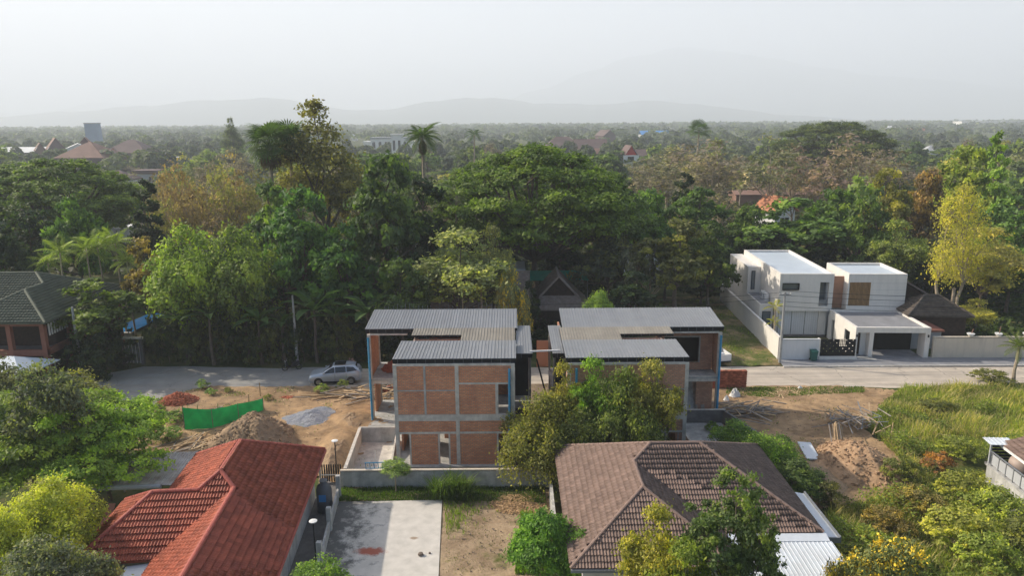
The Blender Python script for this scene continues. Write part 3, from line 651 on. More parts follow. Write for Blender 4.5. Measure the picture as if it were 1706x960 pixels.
    part('balcony_slab', 'concrete_grey', (us, -0.02, 2.3, 9.0, 3.2, 3.75)); part('opening_shade', 'steel_dark', (us + 0.16, -0.04, 3.4, 3.5, 3.76, 7.1)); part('opening_shade', 'dark_interior', (us + 0.16, -0.04, 3.4, 3.5, 0.12, 3.18))
    # --- blue rain pipes
    def pipe(u, y, z0, z1):
        mb = MB(); mb.tube([(sgn * u, y, z1), (sgn * u, y, z0 + .1), (sgn * u, y - 0.06, z0)], 0.085, 10)
        for z in np.arange(z0 + 1, z1, 1.9): mb.tube([(sgn * u, y, z - .03), (sgn * u, y, z + .03)], 0.105, 10)
        mb.obj('rain_pipe', 'blue_pipe', t, smooth=False)
    pipe(0.36 if not right else 0.6, -0.14, 0.9, 7.0); pipe(W2 - 0.12, yC0 - 0.16, 0.12, 6.85)
    # --- starter bars at the back edge
    for i in range(30 if not right else 14):
        x = sgn * (0.4 + (W2 - 0.8) * (i + 0.3 * random.random()) / (30 if not right else 14)); h = random.uniform(0.2, 0.55) if not right else random.uniform(0.1, 0.2)
        MB().bar((x, yC1 + 0.08, 7.6), (x + random.uniform(-.03, .03), yC1 + 0.08, 7.98 + h), 0.025).obj('starter_bar', 'steel_grey', t)
    return t
brick_house('unfinished red brick house left of the passage, blue rain pipe on its front', 0.14, -1, 8.07, 11.27, 'brick', False)
brick_house('unfinished brown brick house right of the passage, front half hidden by a bushy tree', 3.62, 1, 8.05, 12.45, 'brick_brown', True)

# concrete basin walls beside the left house, and front boundary wall
def boundary_wall(label, p, q, z1, th, m, post=3.0, cap=None, cat='wall', z0=-0.05, pm=None):
    """panel wall from p to q with posts standing proud and a coping"""
    p, q = Vector((*p, 0)), Vector((*q, 0)); L = (q - p).length; ang = math.atan2(q.y - p.y, q.x - p.x)
    t = thing('boundary_wall', label, cat, (p.x, p.y, 0), ang)
    n = max(1, round(L / post))
    for i in range(n): box(L * i / n + 0.07, L * (i + 1) / n - 0.07, -th / 2, th / 2, z0, z1 - 0.06).obj('wall_panel', m, t)
    for i in range(n + 1): box(L * i / n - 0.09, L * i / n + 0.09, -th / 2 - 0.05, th / 2 + 0.05, z0, z1 - 0.002).obj('post', pm or m, t)
    box(-0.1, L + 0.1, -th / 2 - 0.03, th / 2 + 0.03, z1, z1 + 0.07).obj('coping', cap or m, t)
    return t
boundary_wall('grey concrete wall in front of the left brick house, coping in pale cream', (-10.95, 42.9), (2.25, 42.9), 1.22, 0.14, 'concrete_grey', 3.1, 'cream_wall')  # coping coloured paler than the panels
_b = thing('concrete_basin', 'open concrete basin with low walls beside the left brick house', 'basin', (-11.2, 43.2, 0))
_m = MB(); _m.add([(0.25, 0.1, -0.0), (3.1, 0.1, 0.0), (3.1, 6.2, 0), (0.0, 6.2, 0)], [(0, 1, 2, 3)]); [_m.v.__setitem__(i, (v[0], v[1], 0.125)) for i, v in enumerate(_m.v)]
_m.obj('floor', 'concrete', _b)
MB().slab([(-0.05, 6.35, 1.25), (0.16, 6.35, 1.25), (0.50, 0.0, 1.25), (0.28, 0.0, 1.25)], 1.3).obj('wall', 'concrete', _b)
box(0.0, 2.85, 6.36, 6.52, -0.05, 1.25).obj('wall', 'concrete_grey', _b)
MB().slab([(2.72, 6.35, 1.15), (2.84, 6.35, 1.15), (3.0, 2.6, 0.45), (2.88, 2.6, 0.45)], 1.2).obj('wall', 'concrete', _b)
MB().tube([(1.65, 3.6, 0.1), (1.65, 3.6, 0.75)], 0.03, 8).obj('drain_pipe', 'white_plastic', _b)
_b2 = thing('concrete_basin', 'dark walled concrete basin beside the right brick house', 'basin', (11.9, 46.6, 0))
box(0, 4.4, 6.0, 6.15, 0, 1.15).obj('wall', 'concrete_dark', _b2); MB().slab([(4.25, 6.0, 1.15), (4.42, 6.0, 1.15), (5.9, 1.0, 1.15), (5.72, 1.0, 1.15)], 1.15).obj('wall', 'concrete_dark', _b2)
MB().slab([(0, 6.15, 1.2), (0.0, 5.98, 1.2), (4.45, 5.98, 1.2), (4.45, 6.15, 1.2)], 0.04).obj('coping', 'concrete', _b2); MB().slab([(0.0, 6.0, 1.1), (0.14, 6.0, 1.1), (1.0, 1.5, 0.4), (0.85, 1.5, 0.4)], 1.0).obj('wall', 'concrete', _b2)
# blue ladder frame lying on the wall
_l = thing('pipe_rack', 'light blue pipe ladder lying across the basin by the concrete wall', 'ladder', (-9.6, 43.5, 1.0))
MB().bar((0, 0, .45), (1.5, 0.1, .45), .05).obj('rail', 'blue_pipe', _l); MB().bar((0, 0.1, 0), (1.5, 0.2, 0), .05).obj('rail', 'blue_pipe', _l)
for _i in range(6): MB().bar((.05 + .27 * _i, 0.02, .45), (.05 + .27 * _i, 0.12, 0), .04).obj('rung', 'blue_pipe', _l)

# ================================================================== RED ROOFED HOUSE (rotated)
RH = thing('red_roof_house', 'house with a large glazed red tile roof at lower left', 'house', (-15.35, 38.17, 0), R(4.6))
_k = 0.65
def _rz(z): return z
rf = [
 [(3.85, 3.85, 3), (3.85, -18, 3), (0.87, -18, 4.93), (0.87, -4.49, 4.93), (0, -3.62, 5.5), (0, 0, 5.5)],       # right slope
 [(-3.85, 3.85, 3), (0, 0, 5.5), (0, -3.62, 5.5), (-0.87, -4.49, 4.93), (-3.85, -1.52, 3)],                       # left slope of the main roof
 [(3.85, 3.85, 3), (0, 0, 5.5), (-3.85, 3.85, 3)],                                                                # rear hip
 [(-5.85, -7.46, 3), (-2.1, -7.46, 3), (0.87, -4.49, 4.93), (0, -3.62, 5.5), (-0.87, -4.49, 4.93), (-3.1, -4.49, 4.93)],   # front slope
 [(-5.85, -7.46, 3), (-3.1, -4.49, 4.93), (-5.85, -1.52, 3)],                                                     # wing hip
 [(-5.85, -1.52, 3), (-3.1, -4.49, 4.93), (-0.87, -4.49, 4.93), (-3.85, -1.52, 3)],                               # wing rear
 [(-2.1, -7.46, 3), (-2.1, -18, 3), (0.87, -18, 4.93), (0.87, -4.49, 4.93)],                                      # lower left slope
]
rc = [((0, 0, 5.5), (0, -3.62, 5.5)), ((0, 0, 5.5), (3.85, 3.85, 3)), ((0, 0, 5.5), (-3.85, 3.85, 3)), ((0, -3.62, 5.5), (0.87, -4.49, 4.93)), ((0, -3.62, 5.5), (-0.87, -4.49, 4.93)),
      ((-0.87, -4.49, 4.93), (-3.1, -4.49, 4.93)), ((-3.1, -4.49, 4.93), (-5.85, -7.46, 3)), ((-3.1, -4.49, 4.93), (-5.85, -1.52, 3)), ((0.87, -4.49, 4.93), (0.87, -18, 4.93))]
bpy.context.view_layer.update()
tiled_roof(RH, rf, rc, 0.30, 0.34, 'red_tile', 'red_cap', waves=2, h=0.05, lip=0.075, capr=0.105)
_w = MB(); _w.box(3.1, 3.25, -18, 3.2, 0, 2.95); _w.obj('wall', 'old_white_wall', RH)
_w = MB(); _w.wall(-5.1, -2.0, 0, 2.95, -6.86, -6.7, [(-4.2, -3.3, 0.05, 2.1)]); _w.box(-5.25, -5.1, -6.86, -2.2, 0, 2.95); _w.box(-3.2, 3.1, 3.0, 3.15, 0, 2.95); _w.box(-3.2, -3.05, -2, 3, 0, 2.95); _w.obj('wall', 'old_white_wall', RH)
box(-4.2, -3.3, -6.6, -6.55, 0.05, 2.1).obj('door', 'dark_interior', RH)
_c = MB(); _c.slab([(-3.4, -7.5, 2.75), (-2.0, -7.4, 2.85), (-2.2, -12, 2.5), (-3.9, -12, 2.1)], 0.05); _c.obj('awning', 'white_sheet', RH)
box(3.86, 4.0, -17.9, 3.85, 2.86, 3.0).obj('gutter', 'red_cap', RH)
_ac = box(3.27, 3.6, -8.9, -8.0, 1.2, 1.9).obj('air_conditioner', 'white_plastic', RH); MB().tube([(3.605, -8.35, 1.55), (3.63, -8.35, 1.55)], 0.26, 14).obj('fan_grille', 'steel_grey', _ac)

# ================================================================== BROWN ROOFED HOUSE
BH = thing('brown_roof_house', 'house with a broad brown tile hip roof at lower centre', 'house', (6.5, 37.5, 0), 0)
def bl(p): return (p[0] - 6.5, p[1] - 37.5, p[2])
bf = [
 [(2.6, 42.5, 3), (7.6, 37.5, 5.5), (6.5, 36.4, 4.95), (6.5, 33.55, 4.95), (2.6, 29.65, 3)],
 [(2.6, 42.5, 3), (15.3, 42.5, 3), (10.3, 37.5, 5.5), (7.6, 37.5, 5.5)],
 [(15.3, 42.5, 3), (15.3, 32.5, 3), (10.3, 37.5, 5.5)],
 [(10.4, 32.5, 3), (15.3, 32.5, 3), (10.3, 37.5, 5.5), (7.6, 37.5, 5.5), (6.5, 36.4, 4.95)],
 [(10.4, 32.5, 3), (6.5, 36.4, 4.95), (6.5, 33.55, 4.95), (10.4, 29.65, 3)],
 [(2.6, 29.65, 3), (10.4, 29.65, 3), (6.5, 33.55, 4.95)],
]
bc = [((7.6, 37.5, 5.5), (10.3, 37.5, 5.5)), ((7.6, 37.5, 5.5), (6.5, 36.4, 4.95)), ((6.5, 36.4, 4.95), (6.5, 33.55, 4.95)), ((6.5, 33.55, 4.95), (2.6, 29.65, 3)), ((6.5, 33.55, 4.95), (10.4, 29.65, 3)),
      ((10.3, 37.5, 5.5), (15.3, 32.5, 3)), ((10.3, 37.5, 5.5), (15.3, 42.5, 3)), ((7.6, 37.5, 5.5), (2.6, 42.5, 3))]
bpy.context.view_layer.update()
tiled_roof(BH, [[bl(p) for p in f] for f in bf], [(bl(a), bl(b)) for a, b in bc], 0.30, 0.32, 'brown_tile', 'brown_cap', waves=2, h=0.045, lip=0.055, capr=0.09)
_w = MB()
for (a, b, c, d) in ((3.2, 14.7, 41.8, 41.95), (3.2, 3.35, 30.25, 41.8), (3.35, 9.8, 30.25, 30.4), (9.65, 9.8, 30.4, 33.1), (9.8, 14.7, 33.1, 33.25), (14.55, 14.7, 33.25, 41.8)):
    _w.box(a - 6.5, b - 6.5, c - 37.5, d - 37.5, 0, 3.02)
_w.obj('wall', 'white_wall', BH)
box(2.6 - 6.5, 10.4 - 6.5, 29.52 - 37.5, 29.64 - 37.5, 2.84, 2.98).obj('gutter', 'roof_metal', BH)
# white ribbed carport roof in front, and side awning
_cr2 = MB(); _cr2.slab([(10.5 - 6.5, 32.4 - 37.5, 3.02), (15.4 - 6.5, 32.4 - 37.5, 3.02), (15.4 - 6.5, 31.9 - 37.5, 2.9), (10.5 - 6.5, 31.9 - 37.5, 2.9)], 0.05); _cr2.obj('flashing', 'white_sheet', BH)
_cp = MB(); _cp.box(4.0, 8.9, -12.5, -5.7, 2.40, 2.46)
for _x in (4.1, 8.8):
    for _y in (-12.3, -6): _cp.box(_x - .05, _x + .05, _y - .05, _y + .05, 0, 2.4)
_cpo = _cp.obj('carport', 'steel_grey', BH)
sheet_roof(_cpo, 4.0, 9.0, -12.8, -5.55, 2.58, 2.86, 'white_sheet', 0.62, 3, lbl='roof_panel')
_aw = MB(); _aw.box(8.86, 8.94, -4.7, -0.2, 2.5, 2.58); _aw.box(9.75, 9.83, -4.8, -0.2, 2.28, 2.62); _aw.box(8.86, 9.83, -4.82, -4.74, 2.28, 2.58); _ao = _aw.obj('awning', 'steel_grey', BH)
MB().slab([(8.8, -4.7, 2.66), (9.75, -4.7, 2.48), (9.75, -0.2, 2.48), (8.8, -0.2, 2.66)], 0.03).obj('awning_sheet', 'white_sheet', _ao)
# ================================================================== PLANTS: crown, trunk and frond builders
def leaf_quads(C, N, ln, wd, rng, curl=0.0):
    """diamond leaves at centres C facing N"""
    n = len(C); N = N / np.linalg.norm(N, axis=1, keepdims=True)
    a = rng.normal(size=(n, 3)); a -= (a * N).sum(1, keepdims=True) * N; a /= np.linalg.norm(a, axis=1, keepdims=True)
    b = np.cross(N, a); ln = np.asarray(ln).reshape(-1, 1) * 0.5; wd = np.asarray(wd).reshape(-1, 1) * 0.5
    V = np.stack([C - a * ln, C + b * wd - N * curl * wd, C + a * ln, C - b * wd - N * curl * wd], 1).reshape(-1, 3)
    return V, np.arange(n * 4).reshape(-1, 4)
def crown_arrays(lobes, nleaf, ls, seed, per=55, flat=0.6, clump=0.30, up=0.5, zmin=-0.45, shell=(0.72, 1.04), droop=0.0, asp=0.55):
    """lobes: (x,y,z,rx,ry,rz). leaves sit in clumps spread over the lobes' outer shells"""
    rng = np.random.default_rng(seed); L = np.array(lobes, float); K = max(6, nleaf // per)
    wgt = (L[:, 3] * L[:, 4]) ** 1.0; wgt /= wgt.sum(); li = rng.choice(len(L), K, p=wgt)
    d = rng.normal(size=(K, 3)); d /= np.linalg.norm(d, axis=1, keepdims=True); d[:, 2] = np.where(d[:, 2] < zmin, -d[:, 2], d[:, 2])
    rad = rng.uniform(shell[0], shell[1], (K, 1)); CC = L[li, :3] + d * L[li, 3:6] * rad
    keep = np.ones(K, bool)
    for l in L:     # drop clumps buried deep in another lobe
        q = np.linalg.norm((CC - l[:3]) / l[3:6], axis=1); keep &= q > 0.55
    CC, d, li = CC[keep], d[keep], li[keep]; K = len(CC)
    rc = clump * L[li, 3:6].mean(1) * rng.uniform(0.6, 1.35, K); cnt = rng.poisson(per * rng.uniform(0.6, 1.4, K)) + 4
    idx = np.repeat(np.arange(K), cnt); n = len(idx); g = rng.normal(size=(n, 3)) * np.array([0.55, 0.55, 0.55 * flat])
    P = CC[idx] + g * rc[idx][:, None]; P[:, 2] -= droop * np.abs(rng.normal(size=n)) * rc[idx]
    N = rng.normal(size=(n, 3)) * 0.75 + d[idx] * 0.8 + np.array([0, 0, up])
    size = ls * rng.uniform(0.6, 1.4, n); V, Fq = leaf_quads(P, N, size * 1.5, size * 1.5 * asp, rng, 0.25)
    ct = rng.uniform(0.0, 0.75, K)[idx] + rng.uniform(0, 0.35, n); tint = np.repeat(np.clip(ct, 0, 1), 4)
    return V, Fq, tint, CC
def limb(mb, p, q, r0, r1, rnd, n=5, bend=0.12, seg=3):
    p, q = Vector(p), Vector(q); L = (q - p).length; pts = [p]
    for i in range(1, seg): pts.append(p.lerp(q, i / seg) + Vector((rnd.uniform(-1, 1), rnd.uniform(-1, 1), rnd.uniform(-.3, 1))) * bend * L * (1 - abs(2 * i / seg - 1) * .5))
    pts.append(q); mb.tube(pts, [r0 + (r1 - r0) * i / seg for i in range(seg + 1)], n, cap=False)
def trunk_mesh(name, H, fork, r0, lobes, CC, seed, m, nb=5, lean=(0, 0), stems=1, base_sp=0.0):
    rnd = random.Random(seed); mb = MB(); CC = np.asarray(CC); la = np.array(lobes)[:, :3]
    near = np.array([np.argmin(np.linalg.norm(la - c, axis=1)) for c in CC])
    tips = []
    for s_ in range(stems):
        a = 2 * PI * s_ / stems; b0 = Vector((base_sp * math.cos(a), base_sp * math.sin(a), -0.1)); f = Vector((lean[0] + (stems > 1) * 0.12 * H * math.cos(a), lean[1] + (stems > 1) * 0.12 * H * math.sin(a), fork))
        limb(mb, b0, f, r0, r0 * 0.62, rnd, 8, 0.03, 4); tips.append(f)
    for i, l in enumerate(lobes):
        f = min(tips, key=lambda t: (t - Vector(l[:3])).length); c = Vector(l[:3]); c.z -= 0.25 * l[5]
        rr = r0 * 0.5 * min(1, (l[3] / (max(q[3] for q in lobes))) + 0.2); limb(mb, f, c, rr, rr * 0.45, rnd, 5, 0.07, 3)
        ids = [k for k in range(len(CC)) if near[k] == i]; rnd.shuffle(ids)
        for k in ids[:nb]: limb(mb, c, CC[k], rr * 0.4, rr * 0.12, rnd, 3, 0.1, 2)
    return mb.mesh(name, m)
LIB = {}
def make_kind(key, H, lobes, nleaf, ls, seed, bark='bark', fork=None, r0=None, nb=4, leafm='leaf', stems=1, base_sp=0.0, lean=(0, 0), **kw):
    V, Fq, tint, CC = crown_arrays(lobes, nleaf, ls, seed, **kw); top = V[:, 2].max(); wd = V[:, 0].max() - V[:, 0].min()
    wd = np.percentile(V[:, 0], 98.5) - np.percentile(V[:, 0], 1.5); top = np.percentile(V[:, 2], 99.7)
    cm = fast_mesh('crown', V, Fq, leafm, False, tint=tint); tm = trunk_mesh('trunk', H, fork or H * 0.38, r0 or H * 0.022, lobes, CC, seed, bark, nb, lean, stems, base_sp)
    LIB[key] = (cm, tm, float(top), float(wd), float(np.median(V[:, 0])))
def rl(seed, n, H, W, zc=0.62, spread=0.32, r=(0.16, 0.26), flat=0.8, top=True):
    rnd = random.Random(seed); out = []
    for i in range(n):
        a = 2 * PI * i / n + rnd.uniform(-.5, .5); q = spread * W * rnd.uniform(0.5, 1.15); rr = W * rnd.uniform(*r)
        out.append((q * math.cos(a), q * math.sin(a), H * (zc + rnd.uniform(-.18, .16)), rr, rr, rr * flat))
    if top: rr = W * r[1]; out.append((rnd.uniform(-.05, .05) * W, rnd.uniform(-.05, .05) * W, H - rr * flat, rr, rr, rr * flat)); out.append((0, 0, H * zc, W * 0.27, W * 0.27, H * 0.2))
    return out
MAT['leaf'] = LEAF
leaf_mat('leaf_fine', (1.25, 1.15, 0.6), 0.55, 1.4, 0.45)
leaf_mat('leaf_dry', (1.2, 1.1, 0.75), 0.55, 1.35, 0.3, 0.8)
def flower_leaf(name, fc, thr):
    m, n, p = nodes(name); oi = n.nodes.new('ShaderNodeObjectInfo'); a = n.nodes.new('ShaderNodeAttribute'); a.attribute_name = 'tint'
    v = ramp(n, a.outputs['Fac'], [(0, (.5, .5, .5)), (1, (1.3, 1.3, 1.0))]); o = mixc(n, 1.0, oi.outputs['Color'], v, 'MULTIPLY')
    f = ramp(n, a.outputs['Fac'], [(thr, (0, 0, 0)), (thr + .02, (1, 1, 1))]); n.links.new(mixc(n, f, o, fc), p.inputs['Base Color']); p.inputs['Roughness'].default_value = .7; MAT[name] = m
flower_leaf('leaf_yellow_flower', (0.85, 0.60, 0.03), 0.70); flower_leaf('leaf_white_flower', (0.75, 0.75, 0.70), 0.86)

make_kind('broad', 13, rl(1, 9, 13, 10), 9000, 0.36, 11)
make_kind('broad2', 13, rl(2, 11, 13, 9.5, 0.58, 0.33, (0.14, 0.24)), 9000, 0.36, 12)
make_kind('broad3', 14, rl(3, 12, 14, 9, 0.55, 0.30, (0.15, 0.22), 1.1), 9500, 0.34, 13)
make_kind('column', 14, [(0.3 * math.sin(i * 2), 0.3 * math.cos(i * 2), 3 + i * 1.25, 2.2 - 0.14 * i, 2.2 - 0.14 * i, 1.6) for i in range(9)], 7000, 0.32, 14)
make_kind('lime', 10, rl(5, 12, 10, 11, 0.5, 0.33, (0.17, 0.25)), 15000, 0.25, 15, flat=0.8, up=0.8, per=40)
make_kind('teak', 14, rl(6, 9, 14, 7, 0.62, 0.25, (0.14, 0.24), 1.5), 950, 0.30, 16, bark='pale_bark', nb=13, per=16, clump=0.42, fork=5, r0=0.16, stems=1, leafm='leaf_dry')
make_kind('teak2', 15, rl(7, 11, 15, 8, 0.62, 0.27, (0.12, 0.22), 1.6), 1050, 0.30, 17, bark='pale_bark', nb=13, per=16, clump=0.42, fork=5.5, r0=0.18, leafm='leaf_dry')
make_kind('bare', 13, rl(8, 10, 13, 8, 0.6, 0.28, (0.15, 0.24), 1.3), 900, 0.3, 18, bark='pale_bark', nb=22, per=5, clump=0.5, fork=4.5, r0=0.18, leafm='leaf_dry')
# rain tree: wide umbrella of layered plates on spreading limbs
_rnd = random.Random(21); _rt = []
for _ring, _n, _z in ((0.0, 1, 17.3), (0.36, 6, 16.6), (0.66, 10, 14.7), (0.88, 15, 12.3), (0.74, 10, 11.0), (0.95, 15, 9.8), (0.62, 8, 9.0)):
    for _i in range(_n):
        _a = 2 * PI * _i / _n + _rnd.uniform(-.2, .2) + _ring * 3; _q = 11.0 * _ring * _rnd.uniform(.92, 1.08); _rr = _rnd.uniform(2.3, 3.3)
        _rt.append((_q * math.cos(_a), _q * math.sin(_a), _z + _rnd.uniform(-.8, .8), _rr, _rr, _rr * 0.52))
make_kind('rain', 19, _rt, 84000, 0.28, 22, fork=5.0, r0=0.5, nb=3, per=70, flat=0.45, up=1.1, zmin=-0.15, clump=0.34)
make_kind('tall_open', 25, [(-1, 0, 17, 3.6, 3.6, 2.6), (2.2, 1, 18, 3, 3, 2.4), (0.3, 0, 20.5, 2.6, 2.6, 2.2), (0.8, 0, 23.6, 1.5, 1.5, 1.4), (-3.4, 0, 14.5, 3, 3, 2.2), (3.6, -1, 14, 3.2, 3.2, 2.4), (0, -2, 13, 3.6, 3.6, 2.6)], 8000, 0.32, 23, nb=9, per=24, clump=0.42, fork=9, r0=0.4)
make_kind('feather', 17, [(-1.2, 0, 8.5, 2.0, 2, 2.6), (1.4, .4, 8, 2.2, 2, 2.4), (0, 0, 11.5, 2.3, 2.1, 2.7), (-1.2, .2, 14, 1.6, 1.6, 1.9), (1.3, -.3, 14.2, 1.8, 1.7, 1.9), (3.4, 0, 9.3, 2.2, 2, 2.3), (4.2, 0, 7.6, 1.7, 1.6, 1.5), (-2.6, 0, 7.6, 1.2, 1.2, 1.3), (0.2, 0, 15.8, 1.2, 1.2, 1.2), (3, 0, 12.2, 1.5, 1.4, 1.5)], 9500, 0.21, 24, bark='pale_bark', nb=9, per=34, clump=0.5, droop=0.9, fork=5.6, r0=0.33, stems=3, base_sp=0.28, leafm='leaf_fine', asp=0.4)
make_kind('layered', 6.5, [(2.2 * math.cos(i * 0.9) * (0.5 + (i % 4) * 0.38), 2.2 * math.sin(i * 0.9) * (0.5 + (i % 4) * 0.38), 2.4 + (i * 0.37) % 3.6, 1.9, 1.9, 0.42) for i in range(17)], 34000, 0.145, 25, per=60, flat=0.35, up=1.3, zmin=-0.2, fork=2.0, r0=0.16, clump=0.34)
make_kind('slender', 8, [(0.2, 0, 6.9, 1.0, 1.0, 1.0), (-.6, .3, 6.0, 1.1, 1.1, .9), (.9, -.2, 5.9, 1.0, 1, .8), (-.2, -.6, 5.2, 1.2, 1.2, .8), (-1.0, 0, 4.9, .9, .9, .7), (1.2, .3, 4.7, .9, .9, .7)], 7500, 0.13, 26, bark='pale_bark', nb=6, per=40, fork=4.2, r0=0.10, clump=0.42)
make_kind('round', 4, rl(9, 9, 4, 5, 0.5, 0.3, (0.18, 0.26), 0.9), 36000, 0.08, 27, per=60, fork=1.2, r0=0.11, up=0.7)
make_kind('mango', 4.2, rl(10, 10, 4.2, 4.4, 0.5, 0.3, (0.18, 0.26), 1.0), 20000, 0.14, 28, per=45, fork=1.3, r0=0.12, up=0.5, asp=0.42)
make_kind('roofside', 7, rl(12, 11, 7, 5.5, 0.62, 0.33, (0.12, 0.2), 0.9), 14000, 0.115, 29, per=60, fork=2.6, r0=0.12, nb=9, clump=0.25)
make_kind('airy', 6, rl(13, 12, 6, 4.5, 0.58, 0.34, (0.12, 0.18), 0.8), 12000, 0.11, 30, per=26, fork=1.8, r0=0.1, nb=10, clump=0.45)
make_kind('vine', 6, rl(14, 16, 6, 7.2, 0.50, 0.36, (0.13, 0.21), 1.0), 34000, 0.13, 31, per=50, fork=1.6, r0=0.14, nb=7, clump=0.4, droop=0.45)
make_kind('shrub', 1.6, rl(15, 6, 1.6, 2.0, 0.45, 0.3, (0.2, 0.3), 0.9), 2400, 0.09, 32, fork=0.4, r0=0.04, per=30)
make_kind('shrub2', 2.2, rl(16, 8, 2.2, 3.0, 0.42, 0.32, (0.18, 0.28), 0.8), 5200, 0.095, 33, fork=0.5, r0=0.05, per=35)
make_kind('hedge', 4, [(x, y, z, 1.3, 1.0, 1.1) for x in (-2.2, -.8, .8, 2.2) for y, z in ((0, 1.2), (0.4, 3.0), (-.3, 2.1))], 6500, 0.20, 34, fork=1.0, r0=0.07, nb=2, shell=(.8, 1.1), per=40, zmin=-.9)
make_kind('flower', 2.6, rl(17, 10, 2.6, 4.4, 0.55, 0.33, (0.14, 0.22), 0.9), 16000, 0.075, 35, fork=0.7, r0=0.06, per=30, leafm='leaf_yellow_flower', nb=6)
make_kind('frangipani', 6, rl(18, 9, 6, 6.5, 0.6, 0.33, (0.14, 0.22), 0.8), 6500, 0.26, 36, bark='pale_bark', nb=8, per=30, fork=1.8, r0=0.14, leafm='leaf_white_flower')
make_kind('far', 12, rl(19, 7, 12, 12, 0.58, 0.3, (0.18, 0.27)), 2400, 0.75, 37, nb=1, per=30)
make_kind('far2', 12, rl(20, 8, 12, 10, 0.58, 0.3, (0.17, 0.26), 1.0), 2200, 0.7, 38, nb=1, per=30)
make_kind('farteak', 13, rl(22, 8, 13, 9, 0.6, 0.3, (0.15, 0.24), 1.2), 1500, 0.55, 39, bark='pale_bark', nb=7, per=12, clump=0.45, leafm='leaf_dry', r0=.2)
make_kind('farflat', 15, [(4.5 * math.cos(i * 1.25), 4.5 * math.sin(i * 1.25), 12 + (i % 3) * .9, 3.6, 3.6, 1.5) for i in range(6)] + [(0, 0, 13.4, 4, 4, 1.7)], 2600, 0.7, 40, nb=2, per=30, up=1)

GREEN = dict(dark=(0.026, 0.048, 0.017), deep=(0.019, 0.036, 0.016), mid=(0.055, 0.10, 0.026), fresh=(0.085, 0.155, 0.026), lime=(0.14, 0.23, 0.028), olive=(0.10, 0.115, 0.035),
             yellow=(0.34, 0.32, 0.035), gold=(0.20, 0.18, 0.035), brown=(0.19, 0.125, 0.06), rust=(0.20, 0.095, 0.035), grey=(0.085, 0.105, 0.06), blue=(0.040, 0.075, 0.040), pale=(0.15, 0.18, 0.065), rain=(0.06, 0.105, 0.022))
TREES = []; LB = 2.05
def plant(kind, x, y, H, W, col, label, cat='tree', group=None, name=None, rz=None, z0=0.0):
    cm, tm, top, wd, cx = LIB[kind]; i = len(TREES); rnd = random.Random(1000 + i)
    t = thing(name or 'tree', label, cat, (x, y, z0), rnd.uniform(0, 6.28) if rz is None else rz, group)
    s_ = W / wd; t.scale = (s_, s_, H / top)
    c = link('crown', cm, t); v = rnd.uniform(0.85, 1.15); c0 = GREEN[col] if isinstance(col, str) else col
    g_ = 0.3 * c0[0] + 0.6 * c0[1] + 0.1 * c0[2]; c0 = tuple(q * 0.93 + g_ * 0.07 for q in c0); c0 = (c0[0] * 1.10, c0[1] * 0.97, c0[2])
    c.color = (c0[0] * v * LB * rnd.uniform(.92, 1.1), c0[1] * v * LB, c0[2] * v * LB, 1); link('trunk', tm, t); TREES.append(t); return t
def T(kind, px, Y, top, wpx, col, label, **k):
    """tree whose middle stands at photograph column px, Y metres out, its top at row `top`, wpx pixels wide"""
    x, z = aty(px, top, Y); fw = Y * cp - (z * 0.5 - CAMH) * sp
    return plant(kind, x, Y, max(z - k.get('z0', 0), 0.6), wpx * fw / F, col, label, **k)

# ---- palms and banana plants: every frond is a part
def frond_mesh(L, droop, wd, nl=16, fan=False, seed=0):
    rnd = random.Random(seed); mb = MB()
    if fan:
        n = 18
        mb.tube([(0, 0, 0), (L * .5, 0, L * .1)], 0.03, 4, cap=False)
        for i in range(n):
            a = -1.9 + 3.8 * i / (n - 1); l = L * 0.62 * (1 - 0.08 * abs(a)); dx, dy = math.cos(a), math.sin(a); b = (L * .5, 0, L * .1); px_, py_ = -dy * .07, dx * .07
            mid = (b[0] + dx * l * .6, b[1] + dy * l * .6, b[2] + .02); tip = (b[0] + dx * l, b[1] + dy * l, b[2] - l * .25)
            mb.add([b, (mid[0] + px_, mid[1] + py_, mid[2]), tip, (mid[0] - px_, mid[1] - py_, mid[2])], [(0, 1, 2, 3)])
        return mb
    pts = [Vector((L * t * (1 - 0.25 * droop * t), 0, L * (0.42 * t - droop * t * t))) for t in [i / nl for i in range(nl + 1)]]
    mb.tube(pts[::2], [0.035 * (1 - .7 * i / (nl / 2)) for i in range(nl // 2 + 1)], 3, cap=False)
    for i in range(2, nl + 1):
        t = i / nl; l = wd * math.sin(PI * min(1, t * 0.85 + 0.12)) * rnd.uniform(.85, 1.1); p = pts[i]; d = (pts[i] - pts[i - 1]).normalized()
        for sg in (-1, 1):
            tip = p + d * l * .45 + Vector((0, sg * l, -l * 0.45)); q = d * 0.07 * L / 3
            mb.add([p - q, p + (tip - p) * .5 + q + Vector((0, 0, .06 * l)), tip, p + (tip - p) * .5 - q], [(0, 1, 2, 3)])
    return mb
def leafblade_mesh(L, wd, droop):
    mb = MB(); n = 7; pts = [Vector((L * t * (1 - .3 * droop * t), 0, L * (.75 * t - droop * t * t))) for t in [i / n for i in range(n + 1)]]
    for i, p in enumerate(pts):
        w_ = wd * math.sin(PI * min(1, .08 + .92 * i / n)) * (i > 0) + .02; mb.v += [(p.x, -w_, p.z + w_ * .35), tuple(p), (p.x, w_, p.z + w_ * .35)]
    for i in range(n):
        for k in (0, 1): mb.f.append((3 * i + k, 3 * i + 3 + k, 3 * i + 4 + k, 3 * i + 1 + k))
    return mb
def tinted(mb, name, m='leaf', lo=.3, hi=.75, seed=1):
    rng = np.random.default_rng(seed); me = mb.mesh(name, m); a = me.attributes.new('tint', 'FLOAT', 'POINT'); a.data.foreach_set('value', rng.uniform(lo, hi, len(me.vertices)).astype(np.float32)); return me
